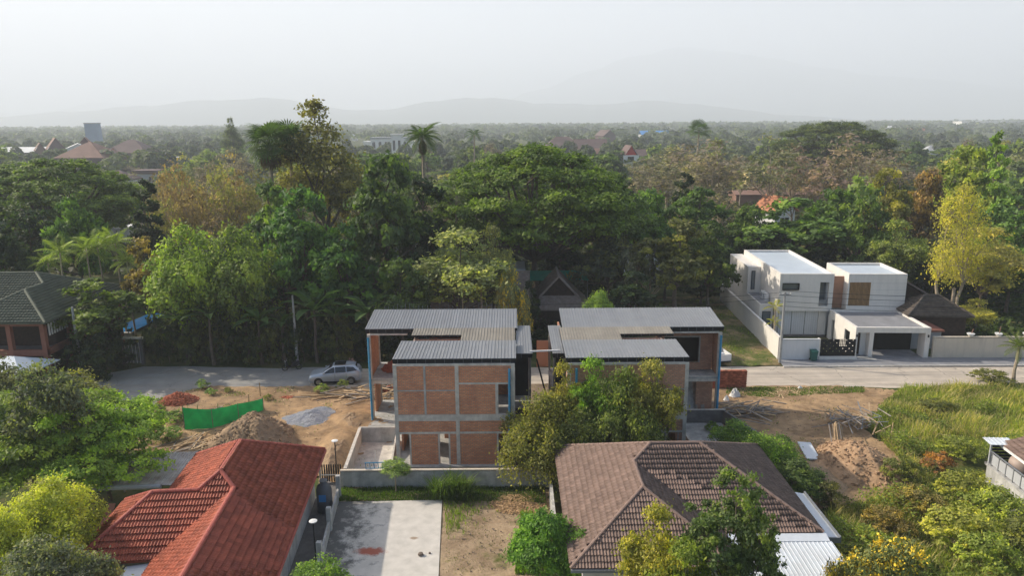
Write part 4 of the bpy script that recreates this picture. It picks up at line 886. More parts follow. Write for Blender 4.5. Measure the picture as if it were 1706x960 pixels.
FR = dict(coco=tinted(frond_mesh(4.0, .75, .95), 'frond'), areca=tinted(frond_mesh(2.2, .55, .55, 12), 'frond'), fan=tinted(frond_mesh(2.4, .2, .4, fan=True), 'frond'), banana=tinted(leafblade_mesh(2.6, .36, .5), 'frond'), date=tinted(frond_mesh(2.0, .5, .35, 14), 'frond'))
def palm(kind, px, Y, top, col, label, n=16, scale=1.0, name='palm_tree', r=0.16, skirt=0, cat='palm', group=None, z0=0, xy=None):
    x, z = aty(px, top, Y) if xy is None else (xy[0], xy[2]); Y = Y if xy is None else xy[1]
    L = {'coco': 4.0, 'areca': 2.2, 'fan': 2.4, 'banana': 2.6, 'date': 2.0}[kind] * scale; hub = max(0.3, z - L * (.30 if kind != 'banana' else .65) - z0)
    t = thing(name, label, cat, (x, Y, z0), random.uniform(0, 6), group); mb = MB(); rnd = random.Random(px)
    mb.tube([(0, 0, -.1), (.1, 0, hub * .35), (.05, .1, hub * .7), (0, 0, hub)], [r * 1.3, r, r * .9, r * .8], 7); mb.obj('trunk', 'bark' if kind == 'banana' else 'pale_bark', t)
    for i in range(n):
        tier = i / n; el = R(70 - 100 * tier) if kind != 'banana' else R(30 - 45 * tier); f = link('frond', FR[kind], t); f.location = (0, 0, hub); f.rotation_euler = Euler((rnd.uniform(-.25, .25), -el + R(10), i * 2.399 + rnd.uniform(-.2, .2)), 'XYZ')
        q = scale * rnd.uniform(.85, 1.1); f.scale = (q, q, q); c0 = GREEN[col] if isinstance(col, str) else col; v = rnd.uniform(.8, 1.25) * 1.7; f.color = (c0[0] * v, c0[1] * v, c0[2] * v, 1)
    for i in range(skirt):
        f = link('dead_frond', FR[kind], t); f.location = (0, 0, hub - .2); f.rotation_euler = Euler((0, R(70), i * 2.4), 'XYZ'); f.scale = (scale * .8,) * 3; f.color = (.12, .085, .05, 1)
    return t
# ================================================================== PLANTING
W_ = 'tree'
# --- behind the houses, left to right (front ranks first)
T('layered', 35, 40.5, 668, 225, (0.085, 0.135, 0.025), 'bright green spreading tree with flat layers beside the red roof, left half of it', rz=1.0)
T('layered', 160, 41.5, 664, 215, (0.12, 0.185, 0.024), 'bright green spreading tree with flat layers overhanging the corrugated shed', rz=2.2)
T('slender', 75, 40.0, 606, 115, 'grey', 'thin pale trunked tree rising in front of the spreading green layers')
T('slender', -5, 45.0, 600, 95, 'grey', 'dull green tree cut by the left edge beside the small grey hip roof')
T('slender', 125, 47.5, 622, 100, 'olive', 'olive feathery young tree right below the small grey hip roof')
T('airy', 230, 47.5, 668, 70, 'fresh', 'small fresh green bush tree at the tip of the curving lane')
T('round', 60, 31.5, 812, 170, (0.24, 0.26, 0.03), 'round yellow green clipped tree at lower left beside the red wing roof')
T('round', 10, 29.5, 850, 130, (0.19, 0.23, 0.03), 'yellow green dome tree cut by the left edge, beside the clipped tree')
T('round', 60, 26.8, 915, 190, 'grey', 'grey green bush top along the bottom left corner')
T('mango', 905, 32.5, 852, 105, (0.075, 0.155, 0.022), 'glossy dark green mango tree in front of the brown roof, left of the pair')
T('mango', 968, 31.8, 888, 90, (0.075, 0.15, 0.02), 'glossy green mango tree leaning on the brown roof corner, right of the pair')
T('roofside', 1222, 27.5, 798, 175, (0.075, 0.115, 0.034), 'grey green open crowned tree standing in front of the brown roof and white carport')
T('roofside', 1262, 26.5, 862, 120, (0.07, 0.105, 0.03), 'lower dark green tree against the white ribbed carport roof')
T('airy', 1098, 27.5, 848, 110, (0.15, 0.165, 0.024), 'yellow green airy tree in front of the brown roof, left of the grey green one')
T('airy', 1140, 26.0, 905, 110, (0.12, 0.16, 0.022), 'small yellow green tree at the bottom edge under the brown roof hip')
T('vine', 905, 43.6, 655, 140, (0.10, 0.125, 0.028), 'dense creeper hung tree at the end of the grey wall, in front of the passage')
T('vine', 1030, 44.1, 620, 138, (0.085, 0.12, 0.026), 'tall bushy tree hiding the lower front of the right brick house')
T('vine', 962, 42.9, 690, 120, (0.095, 0.12, 0.03), 'low creeper covered tree pressed against the left eave of the brown roof')
T('airy', 1085, 44.6, 602, 95, (0.12, 0.135, 0.03), 'sparse yellowing tree top against the right brick house wall')
T('airy', 990, 44.9, 598, 75, (0.10, 0.20, 0.02), 'light green tree top reaching the dark eave of the right brick house')
T('airy', 940, 45.0, 606, 60, (0.15, 0.15, 0.03), 'wispy branch tree at the inner corner of the right brick house')
T('airy', 1225, 45.0, 702, 70, 'fresh', 'bright green slim tree beside the dark basin of the right brick house')
T('vine', 1268, 43.0, 725, 120, (0.085, 0.15, 0.022), 'bright green bushy tree on the right hip of the brown roof')
T('mango', 1322, 41.0, 770, 90, 'mid', 'green bushy tree just below the white roofing sheet')
T('flower', 1480, 27.5, 918, 170, (0.10, 0.13, 0.03), 'shrub covered in yellow flowers at the bottom edge', cat='shrub', name='flowering_shrub')
T('flower', 1410, 26.5, 940, 80, (0.12, 0.13, 0.03), 'small yellow flowered shrub by the corner of the white carport roof', cat='shrub', name='flowering_shrub')
T('slender', 530, 28.5, 935, 90, 'fresh', 'small green sapling at the bottom edge beside the dark alley')
T('slender', 657, 42.2, 766, 44, (0.11, 0.17, 0.06), 'slim papaya like tree standing before the grey wall', name='papaya_tree', z0=0)
# --- left background
T('broad3', 152, 66.5, 466, 112, (0.065, 0.105, 0.024), 'feathery dark green tree between the green tiled house and the gate')
T('hedge', 168, 66.0, 540, 84, 'deep', 'dark mass of creeper left of the white barred gate', cat='hedge', name='hedge_bush')
T('hedge', 140, 63.5, 560, 90, 'deep', 'dark leafy bush between the lane and the green tiled house', cat='hedge', name='hedge_bush')
T('shrub2', 118, 55.5, 640, 60, 'dark', 'dark bush at the left kerb of the curving lane', cat='shrub', name='shrub')
T('rain', 75, 108, 268, 245, 'rain', 'huge umbrella crowned rain tree at the left edge', name='rain_tree')
T('broad', 40, 88, 352, 120, 'deep', 'dark green rounded tree in front of the left rain tree')
T('broad2', 118, 84, 330, 90, 'mid', 'mid green tree with sunlit top before the left rain tree')
T('broad', -10, 80, 372, 110, 'deep', 'dark tree cut by the left edge above the green roof')
for _i, (_p, _t, _s) in enumerate([(98, 408, 1.0), (160, 398, 1.1), (190, 392, 1.0), (142, 404, .9), (210, 425, .9), (78, 428, .8)]):
    palm('areca', _p, 76 + _i % 3, _t, (0.17, 0.20, 0.045), ['yellow green palm with its crown nearest the green roof ridge', 'tall yellow green palm below the pale shed roofs', 'yellow green palm just left of the brownish tree', 'slim yellow green palm in the middle of the palm clump', 'low yellow green palm behind the feathery tree', 'small palm left of the palm clump'][_i], n=14, scale=1.25 * _s, r=.09, group='yellow green palms behind the green roof')
T('broad3', 240, 74, 396, 70, (0.105, 0.095, 0.03), 'brown green leafy tree left of the bright green dome')
T('lime', 318, 70.5, 378, 150, (0.105, 0.165, 0.028), 'bright lime green dome shaped tree, the left one of two')
T('lime', 395, 70.0, 380, 130, (0.095, 0.135, 0.032), 'olive lime dome shaped tree, the right one of two')
T('column', 238, 92, 302, 60, 'deep', 'dark columnar tree wrapped in creeper at the edge of the teak grove')
T('broad', 500, 74, 318, 140, (0.045, 0.095, 0.028), 'tall dark green tree with layered crown right of the lime domes')
T('broad2', 575, 72, 378, 130, (0.05, 0.10, 0.026), 'dense green tree above the hedge, left of the left brick house')
T('broad', 640, 78, 262, 150, (0.038, 0.075, 0.026), 'large dark broadleaf tree below the coconut palm')
T('broad3', 700, 82, 300, 110, 'deep', 'dark tree left of the big rain tree')
T('broad', 665, 70.5, 432, 110, (0.05, 0.09, 0.026), 'dark green tree behind the left metal roof corner')
T('broad2', 445, 84, 305, 120, (0.05, 0.095, 0.03), 'dark green tree behind the lime domes')
T('tall_open', 530, 92, 168, 150, (0.105, 0.10, 0.035), 'tallest tree with a thin open top above the skyline', name='tree')
T('teak2', 590, 96, 262, 90, (0.12, 0.11, 0.035), 'brownish open tree right of the tallest tree')
palm('fan', 448, 90, 230, (0.055, 0.085, 0.025), 'dark fan palm left of the tallest tree', n=30, scale=1.35, r=.25, skirt=10)
palm('fan', 480, 93, 224, (0.05, 0.08, 0.025), 'dark fan palm half hidden behind the tallest tree', n=30, scale=1.25, r=.25, skirt=10)
palm('coco', 703, 100, 216, (0.055, 0.08, 0.028), 'tall coconut palm standing above the trees near the centre', n=24, scale=.85, r=.25, skirt=8)
palm('coco', 760, 88, 312, (0.10, 0.12, 0.06), 'pale coconut palm poking out left of the big rain tree', n=12, scale=.9, r=.2)
T('rain', 890, 93, 244, 320, (0.066, 0.108, 0.018), 'giant umbrella shaped rain tree at the centre', name='rain_tree', rz=0.6)
T('frangipani', 690, 80, 395, 90, (0.07, 0.09, 0.05), 'white flowered frangipani left of the pale yellow tree', name='frangipani_tree')
T('airy', 765, 73, 384, 175, (0.15, 0.185, 0.07), 'pale yellow green open tree before the thatched roof')
T('airy', 820, 75, 378, 60, (0.15, 0.17, 0.07), 'thin pale tree top beside the orange pavilion roof')
T('flower', 850, 69, 452, 55, (0.13, 0.15, 0.05), 'yellow blossoming tree between the two shingle roofs', name='tree')
palm('areca', 800, 70, 452, (0.04, 0.06, 0.02), 'dark drooping palm in front of the large shingle roof', n=10, scale=1.4, r=.1)
palm('areca', 770, 70.5, 458, (0.05, 0.07, 0.025), 'dark palm with two stems before the large shingle roof', n=9, scale=1.3, r=.09)
T('broad3', 880, 71, 470, 36, 'deep', 'narrow dark tree in the passage between the two brick houses')
T('round', 995, 69, 486, 52, (0.11, 0.165, 0.035), 'small round light green tree behind the right metal roof')
T('broad', 1015, 84, 388, 110, (0.06, 0.08, 0.045), 'grey green tree with bare twigs right of the giant rain tree')
T('frangipani', 1085, 82, 402, 80, (0.075, 0.095, 0.05), 'grey leaved tree with pale blossoms before the dark grove')
T('broad3', 1130, 80, 368, 110, (0.085, 0.095, 0.03), 'olive brown tree with bare lower trunks behind the grass strip')
T('broad2', 1185, 82, 378, 90, (0.045, 0.08, 0.024), 'dark green tree at the left rear of the white house')
T('broad', 1075, 100, 318, 100, (0.06, 0.115, 0.028), 'dense mid green tree right behind the giant rain tree')
T('broad2', 1165, 104, 315, 120, (0.055, 0.11, 0.026), 'dense green tree in the middle right grove')
T('column', 1140, 112, 290, 50, 'deep', 'dark pointed tree rising from the middle right grove')
T('broad', 1250, 100, 345, 90, (0.05, 0.095, 0.024), 'green tree left of the orange roof')
T('broad3', 1330, 97, 332, 140, (0.055, 0.105, 0.024), 'wide green tree right of the orange roof')
T('broad', 1400, 99, 318, 110, (0.05, 0.10, 0.022), 'dark green tree above the second white block')
T('broad2', 1270, 97.5, 372, 90, 'deep', 'dark tree directly behind the white house roof')
T('broad', 1440, 92, 330, 100, (0.05, 0.09, 0.022), 'deep green tree behind the white house, right side')
T('airy', 1500, 88, 368, 80, (0.105, 0.135, 0.035), 'olive light green tree above the dark wooden house')
T('broad3', 1480, 101, 282, 70, (0.14, 0.15, 0.03), 'yellow green tree beside the rusty one on the right')
T('broad', 1545, 103, 284, 80, (0.11, 0.09, 0.04), 'rusty orange leaved tree behind the yellow feathery tree')
T('feather', 1606, 76, 308, 100, (0.28, 0.255, 0.045), 'tall feathery yellow tree with several pale trunks behind the cream wall', rz=0.2)
T('airy', 1650, 80, 380, 120, (0.17, 0.18, 0.05), 'dry twiggy yellow tree right of the feathery one')
T('airy', 1630, 74, 500, 60, (0.19, 0.20, 0.04), 'young yellow green tree just behind the cream wall')
T('broad', 1625, 112, 245, 110, (0.135, 0.20, 0.03), 'bright green tree with a pointed top at upper right')
T('column', 1668, 108, 222, 42, (0.14, 0.22, 0.03), 'pointed light green tree at upper right')
T('broad2', 1700, 96, 330, 120, (0.055, 0.10, 0.024), 'dark green tree cut by the right edge')
T('broad', 1690, 84, 420, 110, (0.05, 0.09, 0.022), 'shaded green tree cut by the right edge behind the cream wall')
T('broad3', 1650, 90, 440, 90, 'deep', 'dark shaded tree deep behind the young yellow tree')
T('broad2', 1560, 92, 420, 80, 'deep', 'dark tree directly behind the dark wooden house')
palm('date', 1700, 60.5, 568, (0.09, 0.11, 0.03), 'date palm leaning in from the right edge by the lane', n=20, scale=.95, r=.14)
palm('areca', 1292, 70.5, 505, (0.24, 0.22, 0.04), 'small golden palm inside the corner of the white perimeter wall', n=10, scale=.62, r=.08)
palm('areca', 1290, 71.0, 532, (0.22, 0.21, 0.04), 'low golden palm behind the corner of the white perimeter wall', n=9, scale=.5, r=.06)
# --- hedge along the lane, clump by clump
_hl = ['beside the barred gate', 'right of the gate', 'below the lime dome tree', 'below the olive dome tree', 'left of the motorbike', 'behind the motorbike', 'at the concrete pole', 'behind the silver car', 'left of the brick house', 'behind the brick house leg']
for _i, _p in enumerate(range(274, 630, 38)):
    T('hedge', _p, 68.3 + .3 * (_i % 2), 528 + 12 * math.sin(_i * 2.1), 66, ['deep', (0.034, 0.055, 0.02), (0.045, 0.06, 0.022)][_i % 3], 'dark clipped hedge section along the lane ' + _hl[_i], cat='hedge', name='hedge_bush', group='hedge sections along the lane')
for _i, (_p, _t, _s, _w) in enumerate([(345, 488, .9, 'under the lime dome tree'), (428, 497, .9, 'under the olive dome tree'), (468, 505, .8, 'left of the concrete pole'), (520, 470, 1.15, 'right of the concrete pole'), (556, 492, .9, 'between pole and brick house'), (610, 480, 1.0, 'behind the left brick house roof corner'), (300, 500, .8, 'near the blue pool')]):
    palm('banana', _p, 67.5 + _i * .15, _t + 6, (0.06, 0.10, 0.03) if _i != 3 else (0.05, 0.085, 0.028), 'large leaved banana plant ' + _w, n=9, scale=1.25 * _s, r=.14, name='banana_plant', cat='banana plant', group='banana plants above the hedge')
# fillers in the dark grove behind the hedge
for _i, (_p, _Y, _t, _w2) in enumerate([(300, 80, 410, 90), (370, 79, 400, 100), (470, 78, 420, 90), (545, 79, 430, 90), (610, 76, 440, 80), (700, 79, 440, 60), (940, 100, 400, 100), (840, 97, 420, 90), (1010, 96, 420, 80), (1110, 92, 430, 90), (1170, 90, 450, 80), (1060, 76, 455, 70), (1220, 96, 410, 60), (1370, 95, 405, 90), (1600, 96, 400, 90)]):
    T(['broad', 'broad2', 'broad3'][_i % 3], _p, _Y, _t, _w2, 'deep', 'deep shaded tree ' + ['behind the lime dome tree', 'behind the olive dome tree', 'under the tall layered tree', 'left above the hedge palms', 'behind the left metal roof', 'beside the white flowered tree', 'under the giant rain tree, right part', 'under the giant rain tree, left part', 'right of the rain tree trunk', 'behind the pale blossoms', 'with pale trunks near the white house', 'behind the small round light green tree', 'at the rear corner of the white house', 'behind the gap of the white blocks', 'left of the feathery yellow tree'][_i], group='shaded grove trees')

# --- middle distance: trees one by one, out to about 330 m
_LM = [(60, 'beyond the left rain tree'), (150, 'near the brown pyramid roofs'), (235, 'below the grey tower block'), (330, 'in the brown teak grove'), (430, 'left of the tallest tree'), (560, 'right of the tallest tree'), (645, 'near the long white building'),
       (720, 'around the coconut palm'), (800, 'left of the giant rain tree'), (900, 'beyond the giant rain tree'), (985, 'near the long dark roof'), (1050, 'near the red gabled house'), (1120, 'below the blue roof'), (1210, 'left of the yellow house'), (1300, 'right of the yellow house'),
       (1400, 'beyond the white house'), (1500, 'beyond the rusty tree'), (1580, 'near the small grey roof'), (1660, 'towards the long white warehouse'), (1740, 'at the far right edge')]
_rnd = random.Random(5); _mid = []; _tries = 0
_keep = [(105, 262, 60), (190, 290, 60), (640, 236, 50), (1050, 262, 26), (1268, 300, 34), (1300, 345, 26), (1560, 250, 25), (755, 276, 22), (970, 248, 50), (1095, 222, 40), (1640, 208, 60), (1510, 215, 30), (185, 382, 40), (160, 218, 20)]
while len(_mid) < 190 and _tries < 9000:
    _tries += 1; _Y = 100 + 240 * _rnd.random() ** 0.8; _px = _rnd.uniform(-30, 1736); _x, _ = aty(_px, 300, _Y); _zt = _rnd.uniform(8.5, 14.5) if _Y < 200 else _rnd.uniform(8, 15)
    if any((_x - m[0]) ** 2 + (_Y - m[1]) ** 2 < (7.2 + _Y * .012) ** 2 for m in _mid): continue
    if ((_x - 2.5) ** 2 + (_Y - 93) ** 2) < 14 ** 2 or ((_x + 66) ** 2 + (_Y - 108) ** 2) < 15 ** 2: continue
    if 1230 < _px < 1400 and 100 < _Y < 190 and _rnd.random() < .75: continue
    _pyt = 480 - ((_Y * sp + (_zt - CAMH) * cp) / (_Y * cp - (_zt - CAMH) * sp)) * F
    if any(abs(_px - k[0]) < k[2] and _pyt < k[1] + 8 and _pyt > k[1] - 60 and _Y < 420 for k in _keep): _zt *= .55
    if 20 < _px < 320 and _Y > 150: _zt *= .8
    _mid.append((_x, _Y, _zt, _px))
_mid.sort(key=lambda m: (m[3]))
_cnt = {}
_specs = []
for _x, _Y, _zt, _px in _mid:
    teakish = (200 < _px < 430 and _Y < 190) or (1040 < _px < 1460 and 120 < _Y < 260) or _rnd.random() < .16
    q = _rnd.random()
    if teakish: kd, col, ds, nm = (('teak', 'teak2', 'bare')[_rnd.randrange(3)] if _Y < 190 else 'farteak'), [(0.125, 0.11, 0.08), (0.12, 0.115, 0.075), (0.10, 0.11, 0.055)][_rnd.randrange(3)], 'brown thin leaved teak', 'teak_tree'
    elif q < .3: kd, col, ds, nm = 'broad' if _Y < 150 else 'far', (0.05, 0.085, 0.024), 'dark green round tree', 'tree'
    elif q < .6: kd, col, ds, nm = 'broad3' if _Y < 150 else 'far2', (0.085, 0.125, 0.03), 'mid green bushy tree', 'tree'
    elif q < .75: kd, col, ds, nm = 'broad2' if _Y < 150 else 'far', (0.13, 0.15, 0.04), 'olive yellow tree', 'tree'
    elif q < .87: kd, col, ds, nm = 'farflat', (0.055, 0.09, 0.022), 'flat topped dark tree', 'tree'
    else: kd, col, ds, nm = 'far2', (0.10, 0.145, 0.04), 'light green tree', 'tree'
    W = _rnd.uniform(7, 11) * (0.8 if teakish else 1.05) * (1.35 if kd == 'farflat' else 1)
    if teakish and _Y < 200: _zt = max(_zt, 12.5)
    lm = min(_LM, key=lambda l: abs(l[0] - _px))[1]; band = 'nearer' if _Y < 150 else ('farther' if _Y < 230 else 'distant')
    _specs.append((kd, _x, _Y, _zt, W, col, band, ds, lm, nm))
ORD = ['leftmost', 'second from left', 'third from left', 'fourth from left', 'fifth from left', 'sixth from left', 'seventh from left', 'eighth from left', 'ninth from left']
_tot = {}
for s_ in _specs: _tot[s_[6:9]] = _tot.get(s_[6:9], 0) + 1
for s_ in _specs:
    k = s_[6:9]; i = _cnt.get(k, 0); _cnt[k] = i + 1
    lab = f'{s_[6]} {s_[7]} {s_[8]}' + (f", {ORD[i]} one" if _tot[k] > 1 else "")
    plant(s_[0], s_[1], s_[2], s_[3], s_[4], s_[5], lab, group='scattered trees of the middle distance', name=s_[9])
# teak grove at the left, hand placed stems
for _i, (_p, _Y, _t) in enumerate([(262, 104, 285), (285, 100, 268), (300, 112, 258), (325, 103, 300), (345, 108, 290), (366, 101, 268), (384, 110, 255), (405, 104, 300), (425, 100, 282), (310, 97, 320), (355, 96, 325), (275, 96, 330)]):
    T(['teak', 'bare', 'teak2', 'bare'][_i % 4], _p, _Y, _t, 56, [(0.16, 0.13, 0.06), (0.14, 0.115, 0.065), (0.16, 0.155, 0.05)][_i % 3], ORD[_i % 9] + (' thin front row teak' if _i >= 9 else ' golden brown teak tree') + ' of the grove above the lime domes', name='teak_tree', group='teak grove')
for _i, (_p, _Y, _t, _w2) in enumerate([(1080, 150, 262, 80), (1115, 160, 245, 90), (1150, 170, 240, 80), (1195, 150, 232, 110), (1290, 140, 226, 95), (1325, 155, 240, 80), (1420, 150, 222, 100), (1455, 160, 248, 80), (1390, 145, 262, 80), (1500, 150, 250, 90)]):
    T(['teak', 'teak2', 'teak'][_i % 3], _p, _Y, _t, _w2, [(0.125, 0.115, 0.08), (0.10, 0.115, 0.065), (0.13, 0.11, 0.085)][_i % 3], (ORD + ['last'])[_i] + ' big brown half bare tree above the green grove', name='teak_tree', group='big brown trees at right')
T('rain', 1385, 230, 204, 170, (0.045, 0.075, 0.02), 'broad dark rain tree on the right horizon', name='rain_tree')
T('tall_open', 385, 300, 197, 34, (0.06, 0.08, 0.035), 'distant open topped tree against the hills at left', name='tree')
palm('fan', 1165, 215, 212, (0.05, 0.08, 0.03), 'distant fan palm right of the blue roof', n=16, scale=1.6, r=.3)
palm('coco', 790, 240, 218, (0.05, 0.08, 0.03), 'distant palm above the olive trees near the centre', n=14, scale=1.0, r=.25)

# --- far woods, one mass
def far_woods(name, y0, y1, n, per, size, seed, label, hmax=11):
    rng = np.random.default_rng(seed); u = rng.random(n); Y = np.sqrt(y0 ** 2 + u * (y1 ** 2 - y0 ** 2)); X = rng.uniform(-.80, .80, n) * Y
    f = np.sin(X * .011 + 2 * np.sin(Y * .006)) + np.sin(Y * .013 + X * .004 + seed); keep = f > -0.75; X, Y = X[keep], Y[keep]; n = len(X)
    Hh = rng.uniform(.5, 1.0, n) * hmax; Rr = rng.uniform(.6, 1.2, n) * size * 2.6; hue = rng.uniform(0, 1, n)
    idx = np.repeat(np.arange(n), per); m = len(idx); d = rng.normal(size=(m, 3)); d /= np.linalg.norm(d, axis=1, keepdims=True); d[:, 2] = np.abs(d[:, 2]) * 1.3 - .35
    P = np.stack([X[idx] + d[:, 0] * Rr[idx], Y[idx] + d[:, 1] * Rr[idx], Hh[idx] * .62 + d[:, 2] * Hh[idx] * .45], 1); s_ = size * rng.uniform(.6, 1.3, m)
    V, Fq = leaf_quads(P, d + rng.normal(size=(m, 3)) * .5 + [0, 0, .5], s_ * 1.3, s_ * 1.1, rng, .2); tint = np.repeat(np.clip(hue[idx] * .6 + rng.random(m) * .4, 0, 1), 4)
    o = fast_mesh(name, V, Fq, 'leaf', tint=tint, kind='stuff'); o['label'] = label; o.color = (0.10, 0.125, 0.065, 1)
far_woods('distant_woods', 290, 620, 900, 150, 1.7, 3, 'hazy woods filling the plain behind the gardens')
far_woods('distant_woods', 600, 1400, 1700, 50, 3.2, 4, 'blue grey far woods towards the horizon', 13)
far_woods('distant_woods', 1300, 2400, 2200, 24, 6.0, 5, 'faint woods at the foot of the hills', 15)
# undergrowth under the grove
def under(name, y0, y1, x0, x1, n, size, h, col, label, seed, poly=None):
    rng = np.random.default_rng(seed); X = rng.uniform(x0, x1, n); Y = rng.uniform(y0, y1, n)
    if poly is not None: k = np.array([inside(p, poly) for p in zip(X, Y)]); X, Y = X[k], Y[k]; n = len(X)
    pl = np.array(at(225, 545)); kk = (np.abs(X - pl[0]) > 4.5) | (Y > pl[1] + 6); X, Y = X[kk], Y[kk]; n = len(X)
    Z = h * rng.random(n) * (.6 + .4 * np.sin(X * .5) * np.sin(Y * .4)); P = np.stack([X, Y, Z], 1); s_ = size * rng.uniform(.5, 1.4, n)
    V, Fq = leaf_quads(P, rng.normal(size=(n, 3)) * .6 + [0, 0, .8], s_ * 1.5, s_, rng, .3); o = fast_mesh(name, V, Fq, 'leaf', tint=np.repeat(rng.random(n), 4), kind='stuff'); o['label'] = label; o.color = (*col, 1); return o
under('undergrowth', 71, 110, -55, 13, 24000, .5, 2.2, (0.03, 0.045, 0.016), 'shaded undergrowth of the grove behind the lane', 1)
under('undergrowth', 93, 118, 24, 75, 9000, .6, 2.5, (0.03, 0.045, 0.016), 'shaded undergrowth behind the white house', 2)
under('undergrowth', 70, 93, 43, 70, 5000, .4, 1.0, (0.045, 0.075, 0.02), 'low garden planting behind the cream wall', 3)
under('undergrowth', 110, 300, -230, 230, 60000, 1.2, 2.2, (0.075, 0.08, 0.03), 'scrub between the middle distance trees', 4)

# --- tall grass on the right and short grass elsewhere
def grass(name, poly, n, h, wd, cols, label, seed, lean=.35, dens=None):
    rng = np.random.default_rng(seed); P = np.array(poly); out = []
    X = rng.uniform(P[:, 0].min(), P[:, 0].max(), n); Y = rng.uniform(P[:, 1].min(), P[:, 1].max(), n); k = np.array([inside(p, poly) for p in zip(X, Y)]); X, Y = X[k], Y[k]
    if dens: k = dens(X, Y) > rng.random(len(X)); X, Y = X[k], Y[k]
    n = len(X); pat = .5 + .5 * np.sin(X * .9 + 1.6 * np.sin(Y * .7)) * np.sin(Y * .8 + 1.3 * np.sin(X * .6)); hh = h * (.45 + .55 * pat) * rng.uniform(.5, 1.25, n)
    a = rng.uniform(0, 2 * PI, n); ln = rng.uniform(.1, 1, n) * lean * hh; w_ = wd * rng.uniform(.6, 1.4, n); z0 = -.02
    B = np.stack([X, Y, np.full(n, z0)], 1); D = np.stack([np.cos(a), np.sin(a), 0 * a], 1); Sd = np.stack([-np.sin(a), np.cos(a), 0 * a], 1)
    Mid = B + D * (ln * .4)[:, None] + np.array([0, 0, 1]) * (hh * .62)[:, None]; Tip = B + D * (ln * 1.3)[:, None] + np.array([0, 0, 1]) * (hh * .98)[:, None]
    V = np.stack([B, Mid + Sd * w_[:, None], Tip, Mid - Sd * w_[:, None]], 1).reshape(-1, 3); Fq = np.arange(n * 4).reshape(-1, 4)
    o = fast_mesh(name, V, Fq, 'leaf_fine', tint=np.repeat(np.clip(.2 + .45 * pat + rng.uniform(-.3, .45, n), 0, 1), 4), kind='stuff'); o['label'] = label; o.color = (cols[0] * 1.5, cols[1] * 1.4, cols[2] * 1.5, 1)
MEAD = px_poly([(1445, 715), (1478, 668), (1505, 652), (1580, 648), (1706, 648), (1950, 660), (2100, 900), (2000, 1000), (1420, 1000), (1400, 930), (1370, 880), (1385, 855), (1470, 840), (1520, 815), (1500, 770)])
_hw = lambda X, Y: np.where(X > 27.8 + (43 - Y) * .06, np.where(Y < 46.5, 0, 1), 1)
grass('tall_grass', MEAD, 190000, 0.75, .024, (0.20, 0.245, 0.05), 'tall yellow green grass covering the vacant plot at right', 1, .5, _hw)
grass('tall_grass', MEAD, 90000, 1.05, .02, (0.31, 0.28, 0.12), 'dry straw coloured stems in the tall grass', 2, .7, lambda X, Y: _hw(X, Y) * (.35 + .65 * (np.sin(X * .5 + 1) * np.sin(Y * .45) > 0)))
grass('grass', [(16.6, 66.3), (25.2, 66.3), (27.0, 92), (14, 92)], 26000, .28, .03, (0.13, 0.17, 0.04), 'rough grass on the strip beside the white house', 3, .6, lambda X, Y: np.where(np.abs(X - (24.2 + (Y - 67) * .06)) < 1.0, .12, np.clip((Y - 67) / 5, .25, 1)))
grass('grass', [(-11, 41.1), (-2.5, 41.1), (2, 40.6), (2, 42.8), (-11, 42.8)], 15000, .3, .02, (0.075, 0.12, 0.03), 'grass along the foot of the grey wall', 4)
grass('grass', px_poly([(738, 835), (830, 815), (900, 822), (860, 862), (790, 885), (745, 905)]), 8000, .38, .02, (0.12, 0.17, 0.035), 'longer grass beside the slab corner', 5, dens=lambda X, Y: np.clip(1.3 - ((X + 4.2) * .33 + (42 - Y) * .16) + .35 * np.sin(X * 5) * np.sin(Y * 4), 0, 1))
grass('grass', px_poly([(868, 860), (915, 868), (900, 960), (858, 960)]), 9000, .6, .02, (0.14, 0.22, 0.03), 'bright grass in front of the mango trees', 6)
grass('grass', px_poly([(742, 880), (868, 850), (850, 960), (738, 960)]), 2500, .14, .018, (0.14, 0.15, 0.05), 'sparse turf on the dry yard', 7, .6)
grass('grass', px_poly([(1210, 648), (1440, 646), (1440, 656), (1380, 658), (1290, 664), (1210, 660)]), 6500, .3, .03, (0.10, 0.15, 0.035), 'weeds along the lane edge of the right plot', 8)
